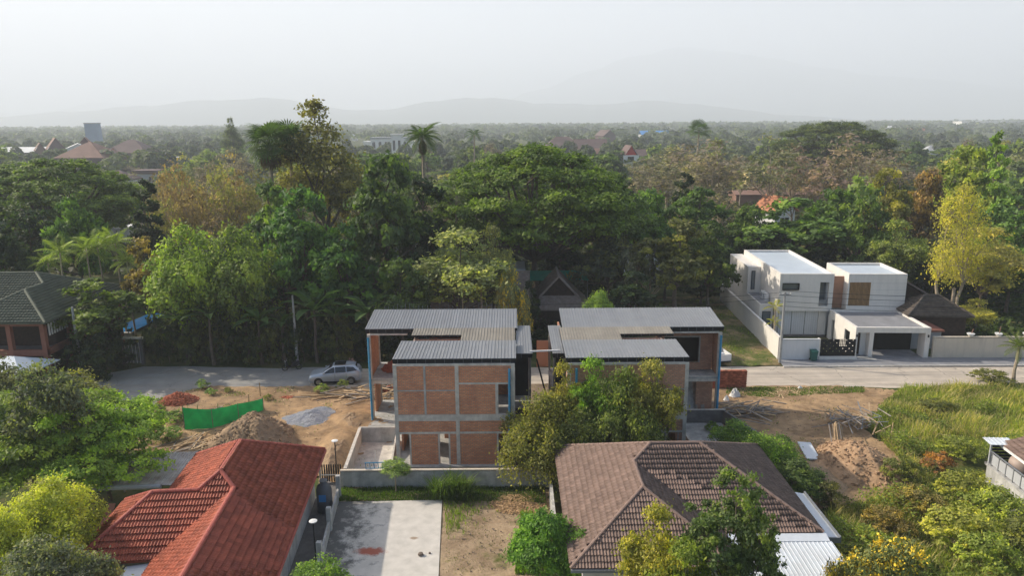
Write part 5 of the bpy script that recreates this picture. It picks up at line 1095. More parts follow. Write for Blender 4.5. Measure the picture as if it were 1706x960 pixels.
# shrubs within the meadow and on the plots
for _i, (_p, _y, _w2, _h, _c, _l) in enumerate([
    (1330, 880, 60, 1.6, 'dark', 'dark bush beside the white awning'), (1372, 850, 60, 1.8, 'dark', 'dark bush below the orange mound'), (1350, 930, 70, 1.5, 'mid', 'green bush by the white carport edge'),
    (1500, 810, 60, 1.9, 'mid', 'bushy shrub below the orange mound in the meadow'), (1600, 770, 70, 1.7, 'fresh', 'green shrub in the meadow left of the right house'), (1530, 860, 80, 1.8, 'olive', 'olive shrub in the middle of the meadow'),
    (1610, 850, 90, 2.3, 'fresh', 'bright shrub below the white side wall'), (1660, 880, 90, 2.4, 'fresh', 'bright green thicket below the white side wall'), (1600, 920, 110, 2.4, (0.11, 0.18, 0.03), 'leafy thicket right of the yellow flowers'),
    (1690, 930, 90, 2.2, 'mid', 'shrub in the bottom right corner'), (1560, 790, 40, 1.6, (0.12, 0.085, 0.035), 'rust brown dried shrub in the meadow'), (1475, 890, 70, 1.5, 'olive', 'low olive shrub above the yellow flowers'), (1650, 640, 60, 1.2, 'mid', 'green shrub at the lane edge of the meadow'),
    (1560, 690, 60, 1.1, 'mid', 'low dark shrub in the upper meadow'), (1405, 945, 50, 1.4, 'mid', 'shrub at the bottom beside the carport'), (1640, 960, 90, 2.2, 'fresh', 'shrub at the bottom edge of the meadow'),
    (338, 650, 17, 1.0, (0.12, 0.17, 0.08), 'pale green bush at the lane corner, above the brick rubble'), (352, 660, 15, .7, (0.11, 0.16, 0.06), 'small bush right below the pale green one'), (262, 692, 24, .9, (0.10, 0.15, 0.06), 'low plant left of the brick rubble'),
    (292, 706, 34, 1.0, (0.08, 0.13, 0.04), 'weedy bush left of the green net'), (280, 735, 40, 1.1, (0.08, 0.13, 0.04), 'weedy bush below the left end of the green net'), (380, 655, 12, .5, 'olive', 'tiny weed tuft near the lane, left of the centre plot'), (446, 668, 12, .6, 'olive', 'tiny weed tuft behind the right end of the net'),
    (536, 655, 22, .8, (0.12, 0.17, 0.05), 'weed clump in front of the silver car'), (572, 648, 16, .9, (0.11, 0.15, 0.05), 'weed clump at the rear wheel of the car'), (425, 684, 16, .6, 'mid', 'weed tuft at the right end of the green net'),
    (1185, 720, 20, .8, 'mid', 'weed by the basin of the right brick house'), (1090, 520, 40, 1.0, 'mid', 'bush at the back of the grassy strip')]):
    x, y = at(_p, _y); sc = (y * cp + CAMH * sp) / F; _c = GREEN[_c] if isinstance(_c, str) else _c; _c = (_c[0] * 1.2 + .025, _c[1] * .95 + .015, _c[2]) if _p > 1300 else _c; plant('shrub' if _w2 < 60 else 'shrub2', x, y, _h, _w2 * sc * 1.1, _c, _l, cat='shrub', name='shrub')
grass('reeds', px_poly([(722, 838), (722, 826), (782, 824), (784, 838)]), 1500, 1.45, .03, (0.075, 0.12, 0.03), 'tall reeds growing before the grey wall', 10, .75, dens=lambda X, Y: .35 + .65 * (np.sin(X * 3.3) > -.2))
_rw = under('meadow_weeds', 24, 60, 17, 60, 90000, .13, .85, (0.12, 0.19, 0.035), 'green weeds and creepers tangled through the tall grass', 12, [q for q in MEAD]) if False else None
def weeds(name, poly, n, size, h, col, label, seed, thr):
    rng = np.random.default_rng(seed); P = np.array(poly); X = rng.uniform(P[:, 0].min(), P[:, 0].max(), n); Y = rng.uniform(P[:, 1].min(), P[:, 1].max(), n)
    f = .5 + .28 * np.sin(X * .83 + 1.9 * np.sin(Y * .51 + seed)) + .28 * np.sin(Y * .97 + 1.4 * np.sin(X * .63)) + .12 * np.sin(X * 3.1) * np.sin(Y * 2.7)
    bias = np.clip((52 - Y) / 22, -.25, .35); k = np.array([inside(p_, poly) for p_ in zip(X, Y)]) & (f + bias > thr) & (_hw(X, Y) > 0); X, Y, f = X[k], Y[k], (f + bias)[k]
    Z = h * np.clip((f - thr) * 2.2, .15, 1.3) * rng.random(len(X)) ** .6; V, Fq = leaf_quads(np.stack([X, Y, Z], 1), rng.normal(size=(len(X), 3)) * .6 + [0, 0, .8], size * rng.uniform(.6, 1.4, len(X)) * 1.4, size * rng.uniform(.6, 1.3, len(X)), rng, .3)
    o = fast_mesh(name, V, Fq, 'leaf', tint=np.repeat(np.clip(f * .5 + rng.uniform(-.25, .35, len(X)), 0, 1), 4), kind='stuff'); o['label'] = label; o.color = (*col, 1)
weeds('meadow_weeds', MEAD, 150000, .12, 1.15, (0.20, 0.25, 0.055), 'green weeds and creepers tangled through the tall grass', 12, .62)
weeds('meadow_weeds', MEAD, 60000, .10, 1.0, (0.26, 0.19, 0.08), 'brown dried weeds among the tall grass', 31, .86)

grass('weeds', left_lot, 26000, .30, .022, (0.13, 0.17, 0.06), 'sparse weeds over the sandy plot left of the brick houses', 14, .7, dens=lambda X, Y: np.where((np.sin(X * 1.1 + 2 * np.sin(Y * .8)) * np.sin(Y * 1.3 + X * .4) > .45) & (X < -15), .8, .03))
grass('weeds', right_lot, 16000, .28, .022, (0.15, 0.17, 0.06), 'sparse weeds over the sandy plot right of the brick houses', 15, .7, dens=lambda X, Y: np.where(np.sin(X * 1.2 + 2 * np.sin(Y * .9)) * np.sin(Y * 1.1 + X * .5) > .62, .8, .03))
# ================================================================== WHITE HOUSE
WH = thing('white_house', 'modern white two block house with a slatted window and a carport', 'house', (28.33, 75.4, 0), R(-2.7))
def wp(name, m, *b, parent=None, label=None):
    mb = MB()
    for q in b: mb.box(*q)
    return mb.obj(name, m, parent or WH, label=label)
def parapet_box(x0, x1, y0, y1, z0, z1, holes=(), zr=None):
    mb = MB(); mb.wall(x0, x1, z0, z1, y0, y0 + 0.25, holes); mb.box(x0, x0 + 0.25, y0 + .25, y1, z0, z1); mb.box(x1 - .25, x1, y0 + .25, y1, z0, z1); mb.box(x0 + .25, x1 - .25, y1 - .25, y1, z0, z1); mb.box(x0 + .25, x1 - .25, y0 + .25, y1 - .25, z0, z0 + .12)
    w_ = mb.obj('upper_block', 'white_wall', WH)
    box(x0 + .25, x1 - .25, y0 + .25, y1 - .25, z1 - .42, z1 - .26 if zr is None else zr).obj('roof', 'roof_membrane', w_); return w_
u1 = parapet_box(0, 5.6, 0, 14.6, 2.95, 7.0, [(0.3, 2.0, 5.3, 5.95), (4.2, 5.15, 3.5, 6.1)])
f_ = wp('window', 'steel_dark', (.28, 2.02, -.14, .1, 5.93, 6.0), (.28, 2.02, -.14, .1, 5.25, 5.32), (.28, .34, -.14, .1, 5.32, 5.93), (1.96, 2.02, -.14, .1, 5.32, 5.93)); box(.34, 1.96, .12, .14, 5.32, 5.93).obj('pane', 'grey_glass', f_)
f_ = wp('window', 'white_panel', (4.2, 4.26, .3, .9, 3.5, 6.1), (5.09, 5.15, .3, .9, 3.5, 6.1)); box(4.26, 5.09, .85, .87, 3.5, 6.1).obj('pane', 'grey_glass', f_); box(4.26, 5.09, .05, .07, 3.5, 4.2).obj('glass_rail', 'grey_glass', f_)
u2 = parapet_box(7.1, 13.1, 0, 6.3, 2.95, 7.0, [(7.25, 9.45, 3.55, 6.1)])
f_ = wp('window', 'dark_interior', (7.25, 9.45, .3, .34, 3.55, 6.1))
for i in range(17):
    x = 7.31 + i * 0.13; box(x, x + .05, 0.01, .14, 3.56, 6.09).obj('wood_slat', 'slat_wood', f_)
for z in (3.9, 4.6, 5.3, 6.0): box(9.6, 13.05, -.012, -.004, z, z + .015).obj('panel_joint', 'far_grey', u2)
wp('link_wall', 'terracotta_panel', (5.6, 7.1, 1.2, 1.3, 3.0, 6.5)); wp('link_wall', 'white_wall', (5.6, 7.1, 1.3, 5, 0, 3.0))
wp('wall', 'white_wall', (.15, .3, .7, 14.3, 0, 2.95), (.3, 5.4, 14.15, 14.3, 0, 2.95), (4.5, 5.35, .55, .7, 0, 2.95), (5.5, 13.0, 5.8, 6.1, 0, 2.95), (12.8, 12.95, .2, 5.8, 0, 2.95), (5.5, 12.8, .2, .35, 0, 2.6))
for i in range(3):
    a = .3 + i * 1.4; d_ = wp('folding_door', 'white_panel', (a + .03, a + 1.37, .6, .66, .2, 2.86))
    for k in range(6): box(a + .05 + k * .22, a + .065 + k * .22, .588, .598, .22, 2.84).obj('board_joint', 'far_grey', d_)
wp('door_track', 'steel_dark', (.2, 5.5, .45, .62, 2.86, 2.94)); wp('plinth', 'concrete_dark', (0, 5.35, .3, .58, 0, .2))
# left side volumes
mb = MB(); mb.box(-1.45, -.002, 7.0, 15.4, 0, 6.35); vb = mb.obj('side_block', 'white_wall', WH)
f_ = wp('window', 'steel_dark', (-1.05, -.62, 6.94, 6.995, 3.7, 5.9)); box(-.99, -.68, 6.92, 6.938, 3.76, 5.84).obj('pane', 'grey_glass', f_)
mb = MB(); mb.box(-1.45, -.002, 1.6, 6.99, 0, 3.3); vc = mb.obj('side_block', 'white_wall', WH); box(-1.3, -.05, 1.75, 6.95, 3.302, 3.33).obj('roof', 'pavement', vc)
f_ = wp('window', 'steel_dark', (-1.15, -.25, 1.53, 1.595, .5, 2.5)); box(-1.08, -.32, 1.51, 1.528, .56, 2.44).obj('pane', 'grey_glass', f_)
for y in (2.9, 4.0):
    a = wp('air_conditioner', 'white_plastic', (-.55, -.15, y, y + .85, 3.34, 4.1)); MB().tube([(-.56, y + .45, 3.72), (-.58, y + .45, 3.72)], .28, 14).obj('fan_grille', 'far_grey', a)
# carport and entrance
cpt = MB(); cpt.box(5.4, 12.5, -6.95, -6.7, 2.62, 3.15); cpt.box(5.4, 5.65, -6.7, -.1, 2.62, 3.15); cpt.box(12.25, 12.5, -6.7, -.1, 2.62, 3.15); cpt.box(5.65, 12.25, -.35, -.1, 2.62, 3.15); cpt.box(5.65, 12.25, -6.7, -.35, 2.62, 2.7)
co = cpt.obj('carport_canopy', 'white_wall', WH); box(5.65, 12.25, -6.7, -.35, 2.702, 2.95).obj('roof', 'pavement', co)
wp('post', 'white_wall', (12.05, 12.5, -6.93, -5.6, 0, 2.62)); wp('post', 'white_wall', (6.75, 7.15, -6.93, -6.2, 0, 2.62)); wp('post', 'white_wall', (5.4, 5.62, -6.93, -6.3, 0, 2.62))
mb = MB(); mb.wall(-6.3, 0.1, 0, 2.62, 5.4, 5.56, [(-5.6, -4.3, 1.2, 2.3), (-1.6, -.9, 0.1, 2.3)], axis='y'); mb.obj('wall', 'white_wall', WH)
wp('bay_shade_sheet', 'dark_interior', (7.2, 12.0, -4.4, -4.34, .12, 2.6)); wp('front_door', 'dark_wood', (5.65, 6.7, -5.9, -5.82, .15, 2.6)); wp('wall', 'white_panel', (6.2, 6.74, -6.2, -6.1, 0, 2.6))  # near-black sheet paints the shade of the open carport bay
wp('step', 'concrete_grey', (5.3, 7.1, -7.4, -6.95, .1, .22)); wp('step', 'concrete_grey', (5.3, 7.3, -7.9, -7.4, .1, .16)); wp('floor', 'pavement', (5.6, 12.0, -6.9, -.1, .02, .12))
for x in (5.5, 12.3): wp('wall_lamp', 'steel_dark', (x - .05, x + .05, -7.05, -6.935, 2.2, 2.45))
# perimeter
boundary_wall('white perimeter wall running back along the grass strip', (25.95, 67.95), (26.95, 91.5), 2.25, .18, 'white_wall', 50)
boundary_wall('short white front wall right of the utility pole, green bin before it', (26.1, 67.8), (29.55, 67.72), 2.1, .16, 'white_panel', 50)
SC = thing('screen_wall', 'dark patterned lattice screen wall above a grass strip at the white house', 'wall', (29.7, 67.9, 0), R(-1))
box(0, 3.7, -.35, -.2, 0, .42).obj('planter_edge', 'white_wall', SC); box(0, .12, -.2, .25, 0, 2.15).obj('post', 'white_wall', SC)
lat = MB()
for i in range(23): lat.box(.14 + i * .155, .18 + i * .155, 0, .06, .75, 2.05)
for j in range(10): lat.box(.12, 3.65, .003, .057, .75 + j * .14, .80 + j * .14)
for i in range(22):
    for j in range(9):
        if (i * 7 + j * 5 + i * j) % 4 != 0 and not (11 < i < 16 and j > 3): lat.box(.18 + i * .155, .295 + i * .155, .01, .05, .80 + j * .14, .89 + j * .14)
lat.obj('lattice', 'steel_dark', SC, kind='stuff'); box(.12, 3.65, .08, .14, .3, .75).obj('base_panel', 'dark_interior', SC)
CW = boundary_wall('long cream garden wall right of the white carport', (41.0, 68.05), (66, 67.5), 2.15, .2, 'cream_wall', 50)
for i, px in enumerate((1612, 1659, 1706)):
    x, y = at(px, 558, 2.25); p_ = MB().lathe([(.12, 0), (.2, .05), (.33, .22), (.36, .3), (.3, .3)], (0, 0, 0), 14).obj('planter_bowl', 'white_plastic')
    p_.location = (x, 68.0, 2.225); tag(p_, 'white bowl planter on the cream wall, ' + ['leftmost', 'middle with a dried plant', 'rightmost'][i], 'planter', 'white bowls on the cream wall')
    MB().bar((.05, 0, .2), (.1 + .1 * (i == 0), 0, .75 + .2 * (i == 1)), .06).obj('dried_plant', 'far_brown_roof', p_)
bn = thing('waste_bin', 'dark green wheeled waste bin in front of the short white wall', 'bin', (29.1, 67.35, .11))
MB().add([(-.24, -.24, .05), (.24, -.24, .05), (.24, .2, .05), (-.24, .2, .05), (-.3, -.32, .95), (.3, -.32, .95), (.3, .28, .95), (-.3, .28, .95)], [(0, 3, 2, 1), (4, 5, 6, 7), (0, 1, 5, 4), (1, 2, 6, 5), (2, 3, 7, 6), (3, 0, 4, 7)]).obj('body', 'green_bin', bn)
MB().slab([(-.32, -.36, 1.0), (.32, -.36, 1.0), (.32, .32, 1.06), (-.32, .32, 1.06)], .05).obj('lid', 'green_bin', bn)
for s in (-.27, .27): MB().tube([(s - .03, .22, .09), (s + .03, .22, .09)], .09, 12).obj('wheel', 'rubber', bn)

# ================================================================== OTHER HOUSES
def hip_faces(w_, d, ze, zr, inset=None, x0=0, y0=0):
    """rectangular hip roof; ridge along the longer side"""
    if w_ >= d:
        k = d / 2 if inset is None else inset; A, B = (x0 - w_ / 2 + k, y0, zr), (x0 + w_ / 2 - k, y0, zr)
        c = [(x0 - w_ / 2, y0 - d / 2, ze), (x0 + w_ / 2, y0 - d / 2, ze), (x0 + w_ / 2, y0 + d / 2, ze), (x0 - w_ / 2, y0 + d / 2, ze)]
        return [[c[0], c[1], B, A], [c[1], c[2], B], [c[2], c[3], A, B], [c[3], c[0], A]], [(A, B), (A, c[0]), (A, c[3]), (B, c[1]), (B, c[2])]
    k = w_ / 2 if inset is None else inset; A, B = (x0, y0 - d / 2 + k, zr), (x0, y0 + d / 2 - k, zr)
    c = [(x0 - w_ / 2, y0 - d / 2, ze), (x0 + w_ / 2, y0 - d / 2, ze), (x0 + w_ / 2, y0 + d / 2, ze), (x0 - w_ / 2, y0 + d / 2, ze)]
    return [[c[0], c[1], A], [c[1], c[2], B, A], [c[2], c[3], B], [c[3], c[0], A, B]], [(A, B), (A, c[0]), (A, c[1]), (B, c[2]), (B, c[3])]
def roof_faces(t, faces, m, th=.18, name='roof'):
    b = MB()
    for f in faces:
        f = [Vector(p) for p in f]
        if len({(round(p.x, 3), round(p.y, 3)) for p in f}) >= 3:
            q = []; [q.append(p) for p in f if p not in q]
            if (q[1] - q[0]).cross(q[2] - q[0]).z < 0: q = q[::-1]
            b.slab(q, th)
    return b.obj(name, m, t)
def house(label, x, y, w_, d, ze, zr, roofm, wallm, rz=0.0, kind='hip', over=.5, name='house', nwin=0, cat='house', group=None, tiles=None, z0=0):
    t = thing(name, label, cat, (x, y, z0), R(rz), group); W2, D2 = w_ / 2 - over, d / 2 - over
    mb = MB(); wins = [(-W2 + (2 * W2) * (i + .28) / nwin, -W2 + (2 * W2) * (i + .72) / nwin, ze * .42, ze * .8) for i in range(nwin)]
    mb.wall(-W2, W2, 0, ze - .002, -D2, -D2 + .2, wins); mb.box(-W2, -W2 + .2, -D2 + .2, D2, 0, ze - .002); mb.box(W2 - .2, W2, -D2 + .2, D2, 0, ze - .002); mb.box(-W2 + .2, W2 - .2, D2 - .2, D2, 0, ze - .002)
    if kind == 'gable':     # ridge along y, gable to the camera
        mb.add([(-W2, -D2, ze), (W2, -D2, ze), (0, -D2, zr - .2), (-W2, -D2 + .2, ze), (W2, -D2 + .2, ze), (0, -D2 + .2, zr - .2)], [(0, 1, 2), (5, 4, 3), (0, 2, 5, 3), (1, 4, 5, 2)])
    wo = mb.obj('wall', wallm, t)
    for wn in wins:
        f = MB().box(wn[0], wn[1], -D2 + .05, -D2 + .09, wn[2], wn[3]).obj('window', 'dark_glass', t); MB().box((wn[0] + wn[1]) / 2 - .04, (wn[0] + wn[1]) / 2 + .04, -D2 - .02, -D2 + .045, wn[2], wn[3]).obj('mullion', 'far_white', f)
    if kind == 'flat':
        box(-w_ / 2, w_ / 2, -d / 2, d / 2, ze, zr).obj('roof', roofm, t); return t
    if kind == 'hip': faces, caps = hip_faces(w_, d, ze, zr)
    elif kind == 'pyramid': faces, caps = hip_faces(w_, d, ze, zr, inset=min(w_, d) / 2)
    elif kind == 'gable': faces = [[(-w_ / 2, -d / 2, ze), (0, -d / 2, zr), (0, d / 2, zr), (-w_ / 2, d / 2, ze)], [(0, -d / 2, zr), (w_ / 2, -d / 2, ze), (w_ / 2, d / 2, ze), (0, d / 2, zr)]]; caps = [((0, -d / 2, zr), (0, d / 2, zr))]
    else: faces = [[(-w_ / 2, -d / 2, ze), (w_ / 2, -d / 2, ze), (w_ / 2, 0, zr), (-w_ / 2, 0, zr)], [(-w_ / 2, 0, zr), (w_ / 2, 0, zr), (w_ / 2, d / 2, ze), (-w_ / 2, d / 2, ze)]]; caps = [((-w_ / 2, 0, zr), (w_ / 2, 0, zr))]
    if tiles:
        bpy.context.view_layer.update(); r_ = tiled_roof(t, faces, caps, *tiles)
    else: r_ = roof_faces(t, faces, roofm)
    return t
# green tiled house at the left edge
GH = thing('green_roof_house', 'two storey brown house with a green tiled hip roof at the left edge', 'house', (-45, 65.7, 0), 0)
def gl(*p): return [(a + 45, b - 65.7, c) for a, b, c in p]
gf = [gl((-40.8, 75.8, 6), (-46.5, 70.05, 8.76), (-44.95, 68.5, 8.0), (-44.95, 65.75, 8.0), (-40.8, 61.6, 6)),
      gl((-49.1, 61.6, 6), (-40.8, 61.6, 6), (-44.95, 65.75, 8.0)), gl((-49.1, 61.6, 6), (-44.95, 65.75, 8.0), (-44.95, 68.5, 8.0), (-49.1, 64.35, 6)),
      gl((-60, 64.35, 6), (-49.1, 64.35, 6), (-44.95, 68.5, 8.0), (-46.5, 70.05, 8.76), (-60, 70.05, 8.76)), gl((-60, 70.05, 8.76), (-46.5, 70.05, 8.76), (-40.8, 75.8, 6), (-60, 75.8, 6))]
gc = [gl((-60, 70.05, 8.76), (-46.5, 70.05, 8.76)), gl((-46.5, 70.05, 8.76), (-40.8, 75.8, 6)), gl((-46.5, 70.05, 8.76), (-44.95, 68.5, 8.0)), gl((-44.95, 68.5, 8.0), (-44.95, 65.75, 8.0)), gl((-44.95, 65.75, 8), (-40.8, 61.6, 6)), gl((-44.95, 65.75, 8), (-49.1, 61.6, 6))]
bpy.context.view_layer.update()
tiled_roof(GH, gf, gc, .30, .36, 'green_tile', 'green_tile', waves=1, h=.05, lip=.07, single=0, capr=.12)
for x in (-41.6, -44.6, -48.0, -52, -56): box(x + 45 - .2, x + 45 + .2, -3.5, -3.1, 0, 5.95).obj('column', 'brown_paint', GH)
for y in (0.5, 4.5, 9): box(3.2, 3.6, y - .2, y + .2, 0, 5.95).obj('column', 'brown_paint', GH)
box(-15, 3.6, -3.45, -3.15, 2.75, 3.3).obj('beam', 'brown_paint', GH); box(3.25, 3.55, -3.1, 9, 2.75, 3.3).obj('beam', 'brown_paint', GH); box(-15, 3.6, -3.44, -3.16, 5.5, 5.9).obj('beam', 'brown_paint', GH)
box(-15, 3.0, -1.2, -1.0, 0, 5.9).obj('wall', 'dark_wood', GH); box(2.8, 3.0, -1.0, 9, 0, 5.9).obj('wall', 'dark_wood', GH); box(-15, 3.2, -3.1, 9, 2.9, 3.05).obj('floor', 'concrete_dark', GH)
for i in range(9): box(3.4, 3.46, -2.6 + i * .38, -2.42 + i * .38, 4.4, 5.5).obj('blind_slat', 'far_white', GH)
_t = thing('carport', 'small pale grey hip roof before the green tiled house', 'carport', (-42.9, 59.7, 0), R(-6)); _f, _c2 = hip_faces(5.2, 4.6, 2.6, 3.6); roof_faces(_t, _f, 'roof_membrane', .08)
for a in (-2.3, 2.3):
    for b in (-2, 2): box(a - .06, a + .06, b - .06, b + .06, 0, 2.6).obj('post', 'steel_grey', _t)
_x, _y = at(12, 690, 2.4); house('dark low shed roof at the left edge below the carport', _x - 3, _y, 5, 4, 2.3, 2.6, 'far_grey', 'dark_wood', 0, 'flat', name='shed', cat='shed')
# corrugated shed beside the red roof
_t = thing('corrugated_shed', 'rusty corrugated open shed squeezed against the red roof', 'shed', (-22.2, 40.9, 0), R(3)); _rm = MB()
_r = MB().box(-2.6, 2.4, -1.9, -1.84, 2.28, 2.34).obj('roof', 'steel_grey', _t)
mat('rusty_sheet', (0.52, 0.49, 0.46), 0.6, .15, 2, stain=(0.26, 0.15, 0.09), stain_amt=.6, stain_scale=1.3, perobj=.25)
sheet_roof(_r, -2.6, 2.4, -2.0, 1.9, 2.38, 2.62, 'rusty_sheet', .7, 4)
for a in (-2.5, 2.3):
    for b in (-1.9, 1.8): box(a - .05, a + .05, b - .05, b + .05, 0, 2.33).obj('post', 'old_wood', _t)
MB().tube([(-3.2, -2.1, 2.35), (1.6, -2.1, 2.35)], .14, 8).obj('rolled_sheet', 'far_grey', _t); box(1.2, 1.7, 1.0, 1.8, 2.66, 2.72).obj('grey_patch', 'blue_tarp', _t) if False else None
_t = MB().slab([(-22.9, 37.6, 2.0), (-22.5, 37.6, 2.0), (-22.9, 36.2, .1), (-23.4, 36.2, .1)], .06).obj('board', 'brown_paint'); tag(_t, 'red brown board leaning beside the shed', 'board')
_t = MB().slab([(-25.2, 37.2, .05), (-23.2, 37.9, .05), (-21.2, 33.6, .05), (-22.8, 32.6, .05)], .1).obj('path', 'concrete', kind='structure', label='pale concrete path below the shed')
# shingle houses behind the lane
shingle = (.42, .26, 'shingle', 'shingle', 1, .012, .05, 0)
_x, _y = at(932, 516, 2.4)
_t = thing('shingle_house', 'small weathered shingle house with a peaked gable between the brick houses', 'house', (_x, _y + 3.4, 0), 0); _gz = 5.9
_fs = [[(-3.4, -3.4, 2.4), (3.4, -3.4, 2.4), (1.9, -1.9, 3.7), (-1.9, -1.9, 3.7)], [(-3.4, -3.4, 2.4), (-1.9, -1.9, 3.7), (-1.9, 3, 3.7), (-3.4, 3.4, 2.4)], [(3.4, -3.4, 2.4), (3.4, 3.4, 2.4), (1.9, 3, 3.7), (1.9, -1.9, 3.7)],
       [(-2.1, -2.3, 3.62), (0, -2.3, _gz), (0, 3.2, _gz), (-2.1, 3.2, 3.62)], [(0, -2.3, _gz), (2.1, -2.3, 3.62), (2.1, 3.2, 3.62), (0, 3.2, _gz)]]
bpy.context.view_layer.update(); tiled_roof(_t, _fs, [((0, -2.4, _gz), (0, 3.2, _gz)), ((0, -2.4, _gz), (-2.2, -2.4, 3.6)), ((0, -2.4, _gz), (2.2, -2.4, 3.6))], *shingle)
MB().add([(-1.9, -2.0, 3.6), (1.9, -2.0, 3.6), (0, -2.0, _gz - .15), (-1.9, -1.9, 3.6), (1.9, -1.9, 3.6), (0, -1.9, _gz - .15)], [(0, 1, 2), (5, 4, 3), (0, 2, 5, 3), (1, 4, 5, 2), (0, 3, 4, 1)]).obj('gable_wall', 'dark_wood', _t)
box(-2.8, 2.8, -2.8, 3.0, 0, 2.35).obj('wall', 'dark_wood', _t)
_x, _y = at(800, 522, 2.6); house('large weathered shingle roofed house behind the left brick house', _x, _y + 4.2, 11, 8.4, 2.6, 6.3, 'shingle', 'dark_wood', 0, 'ridge', tiles=shingle, name='shingle_house')
_x, _y = at(850, 455, 5); house('blue grey end of a shingle house behind the yellow blossoming tree', _x, _y + 1, 3.6, 5, 4.4, 5.8, 'far_grey', 'far_grey', 0, 'flat', name='shed', cat='shed')
_x, _y = at(932, 472, 4.4); _t = thing('net_canopy', 'teal shade net stretched behind the small shingle house', 'shade net', (_x, _y + 3, 0)); MB().slab([(-3.6, -1, 4.3), (3.6, -1, 4.3), (3.6, 1.5, 5.0), (-3.6, 1.5, 5.0)], .03).obj('net', 'teal_net', _t)
for a in (-3.5, 3.5): box(a - .04, a + .04, -1, -.92, 0, 4.28).obj('post', 'steel_grey', _t)
_x, _y = at(776, 389, 9.3); house('open pavilion with an orange tiled hip roof inside the grove', _x, _y + 1.5, 3.9, 3.4, 9.3, 10.6, 'orange_tile', 'dark_wood', 0, 'hip', name='pavilion', cat='pavilion', tiles=(.3, .34, 'orange_tile', 'orange_tile', 1, .03, .05, 0))
_x, _y = at(1298, 352, 6.0); house('orange roofed house in the trees behind the white house', _x, _y + 2, 6.0, 6, 6.0, 8.8, 'far_terracotta', 'far_white', 25, 'gable', nwin=1)
# dark wooden house right of the white house
_x, _y = at(1530, 520, 3.0); house('dark wooden house with a brown shingle gable behind the carport', _x - .3, _y + 5, 6.2, 7, 4.2, 6.0, 'shingle', 'dark_wood', -8, 'gable', tiles=shingle, nwin=2)
_x, _y = at(1555, 512, 4); house('lower dark shingle wing in front of the wooden house', _x + .6, _y + 1.5, 6.4, 5, 3.3, 4.9, 'dark_shingle', 'dark_wood', -6, 'hip', tiles=(.42, .26, 'dark_shingle', 'dark_shingle', 1, .012, .05, 0))
_x, _y = at(1542, 548, 2.1); house('little brown roofed garden hut right of the white carport', _x, _y + 1, 3.6, 2.6, 2.0, 2.7, 'brown_paint', 'far_grey', 0, 'hip', over=.2, name='garden_hut', cat='hut')
# house at the right edge
RHs = thing('terrace_house', 'white walled house with a grey terrace railing cut by the right edge', 'house', (29.25, 41.5, 0), R(-3.5))
box(0, .2, -9, 0, 0, 2.0).obj('wall', 'old_white_wall', RHs); box(.2, 7, -.2, 0, 0, 2.0).obj('wall', 'old_white_wall', RHs); box(.2, 7, -9, -.2, 1.8, 1.98).obj('terrace_floor', 'concrete_dark', RHs); box(-.05, .25, -9, .05, 2.002, 2.1).obj('coping', 'concrete_grey', RHs)
_rl = MB()
for i in range(13): box(.07, .13, -8.9 + i * .72, -8.84 + i * .72, 2.1, 2.95).obj('railing_post', 'steel_grey', RHs); (box(.085, .115, -8.82 + i * .72, -8.2 + i * .72, 2.2, 2.86).obj('railing_panel', 'far_grey', RHs) if i < 12 else None)
box(.05, .15, -8.95, -.1, 2.952, 3.0).obj('handrail', 'steel_grey', RHs)
for i in range(7): box(.3, 4.5, .2, .24, 2.1 + i * .2, 2.24 + i * .2).obj('louvre_board', 'steel_dark', RHs)
for x in (.1, 2.6): box(x, x + .1, .05, .15, 0, 3.4).obj('post', 'far_grey', RHs)
box(.2, 5, .002, .6, 1.8, 1.97).obj('terrace_floor', 'concrete_dark', RHs)
_r = MB().box(0.1, 1.8, .2, .3, 3.3, 3.37).obj('small_roof', 'steel_grey', RHs); sheet_roof(_r, -.05, 1.5, -.15, .75, 3.44, 3.52, 'white_sheet', .7, 3)
bpy.context.view_layer.update()
_rr = tiled_roof(RHs, [[(.75, .3, 3.35), (.75, -9, 3.35), (5.3, -9, 4.7), (5.3, .3, 4.7)]], [((5.3, -9, 4.7), (5.3, .3, 4.7))], .30, .34, 'brown_tile', 'brown_cap', 2, .04, .04, 0)
box(.68, .76, -9, .3, 3.2, 3.34).obj('gutter', 'far_white', RHs); box(3, 6, -8, -.3, 0, 3.3).obj('wall', 'old_white_wall', RHs)
_tk = thing('water_tank', 'beige water tank on the terrace at the right edge', 'water tank', (30.5, 40.3, 1.98)); MB().lathe([(.62, 0), (.68, .1), (.68, .75), (.62, .95), (.4, 1.12), (.25, 1.18), (.22, 1.28)], (0, 0, 0), 18).obj('body', 'beige_tank', _tk, smooth=True); MB().tube([(0, 0, 1.27), (0, 0, 1.34)], .26, 14).obj('lid', 'beige_tank', _tk)

# ---- far buildings, each at its own distance
def far_house(label, px, py_eave, ze, wpx, hpx_roof, roofm, wallm, kind='hip', d=8, rz=0, nwin=0, name='house', cat='house', group=None):
    x, y = at(px, py_eave, ze); sc = (y * cp + (CAMH - ze) * sp) / F; w_ = wpx * sc
    return house(label, x, y + d / 2, w_, d, ze, ze + hpx_roof * sc * (1 if kind in ('pyramid', 'flat') else 1.05), roofm, wallm, rz, kind, .4, name, nwin, cat, group)
fh = far_house
fh('brown pyramid roofed hall with a small lantern on top, left horizon', 130, 263, 8, 84, 26, 'far_brown_roof', 'far_dark_roof', 'pyramid', 22, name='hall', cat='hall')
fh('small gabled lantern above the pyramid hall', 138, 238, 14, 15, 9, 'far_brown_roof', 'far_dark_roof', 'gable', 5, 20, name='roof_lantern', cat='roof lantern')
fh('brown twin gable pavilion, the taller right gable', 80, 250, 9, 30, 19, 'far_brown_roof', 'far_dark_roof', 'gable', 14, 35, name='pavilion', cat='pavilion')
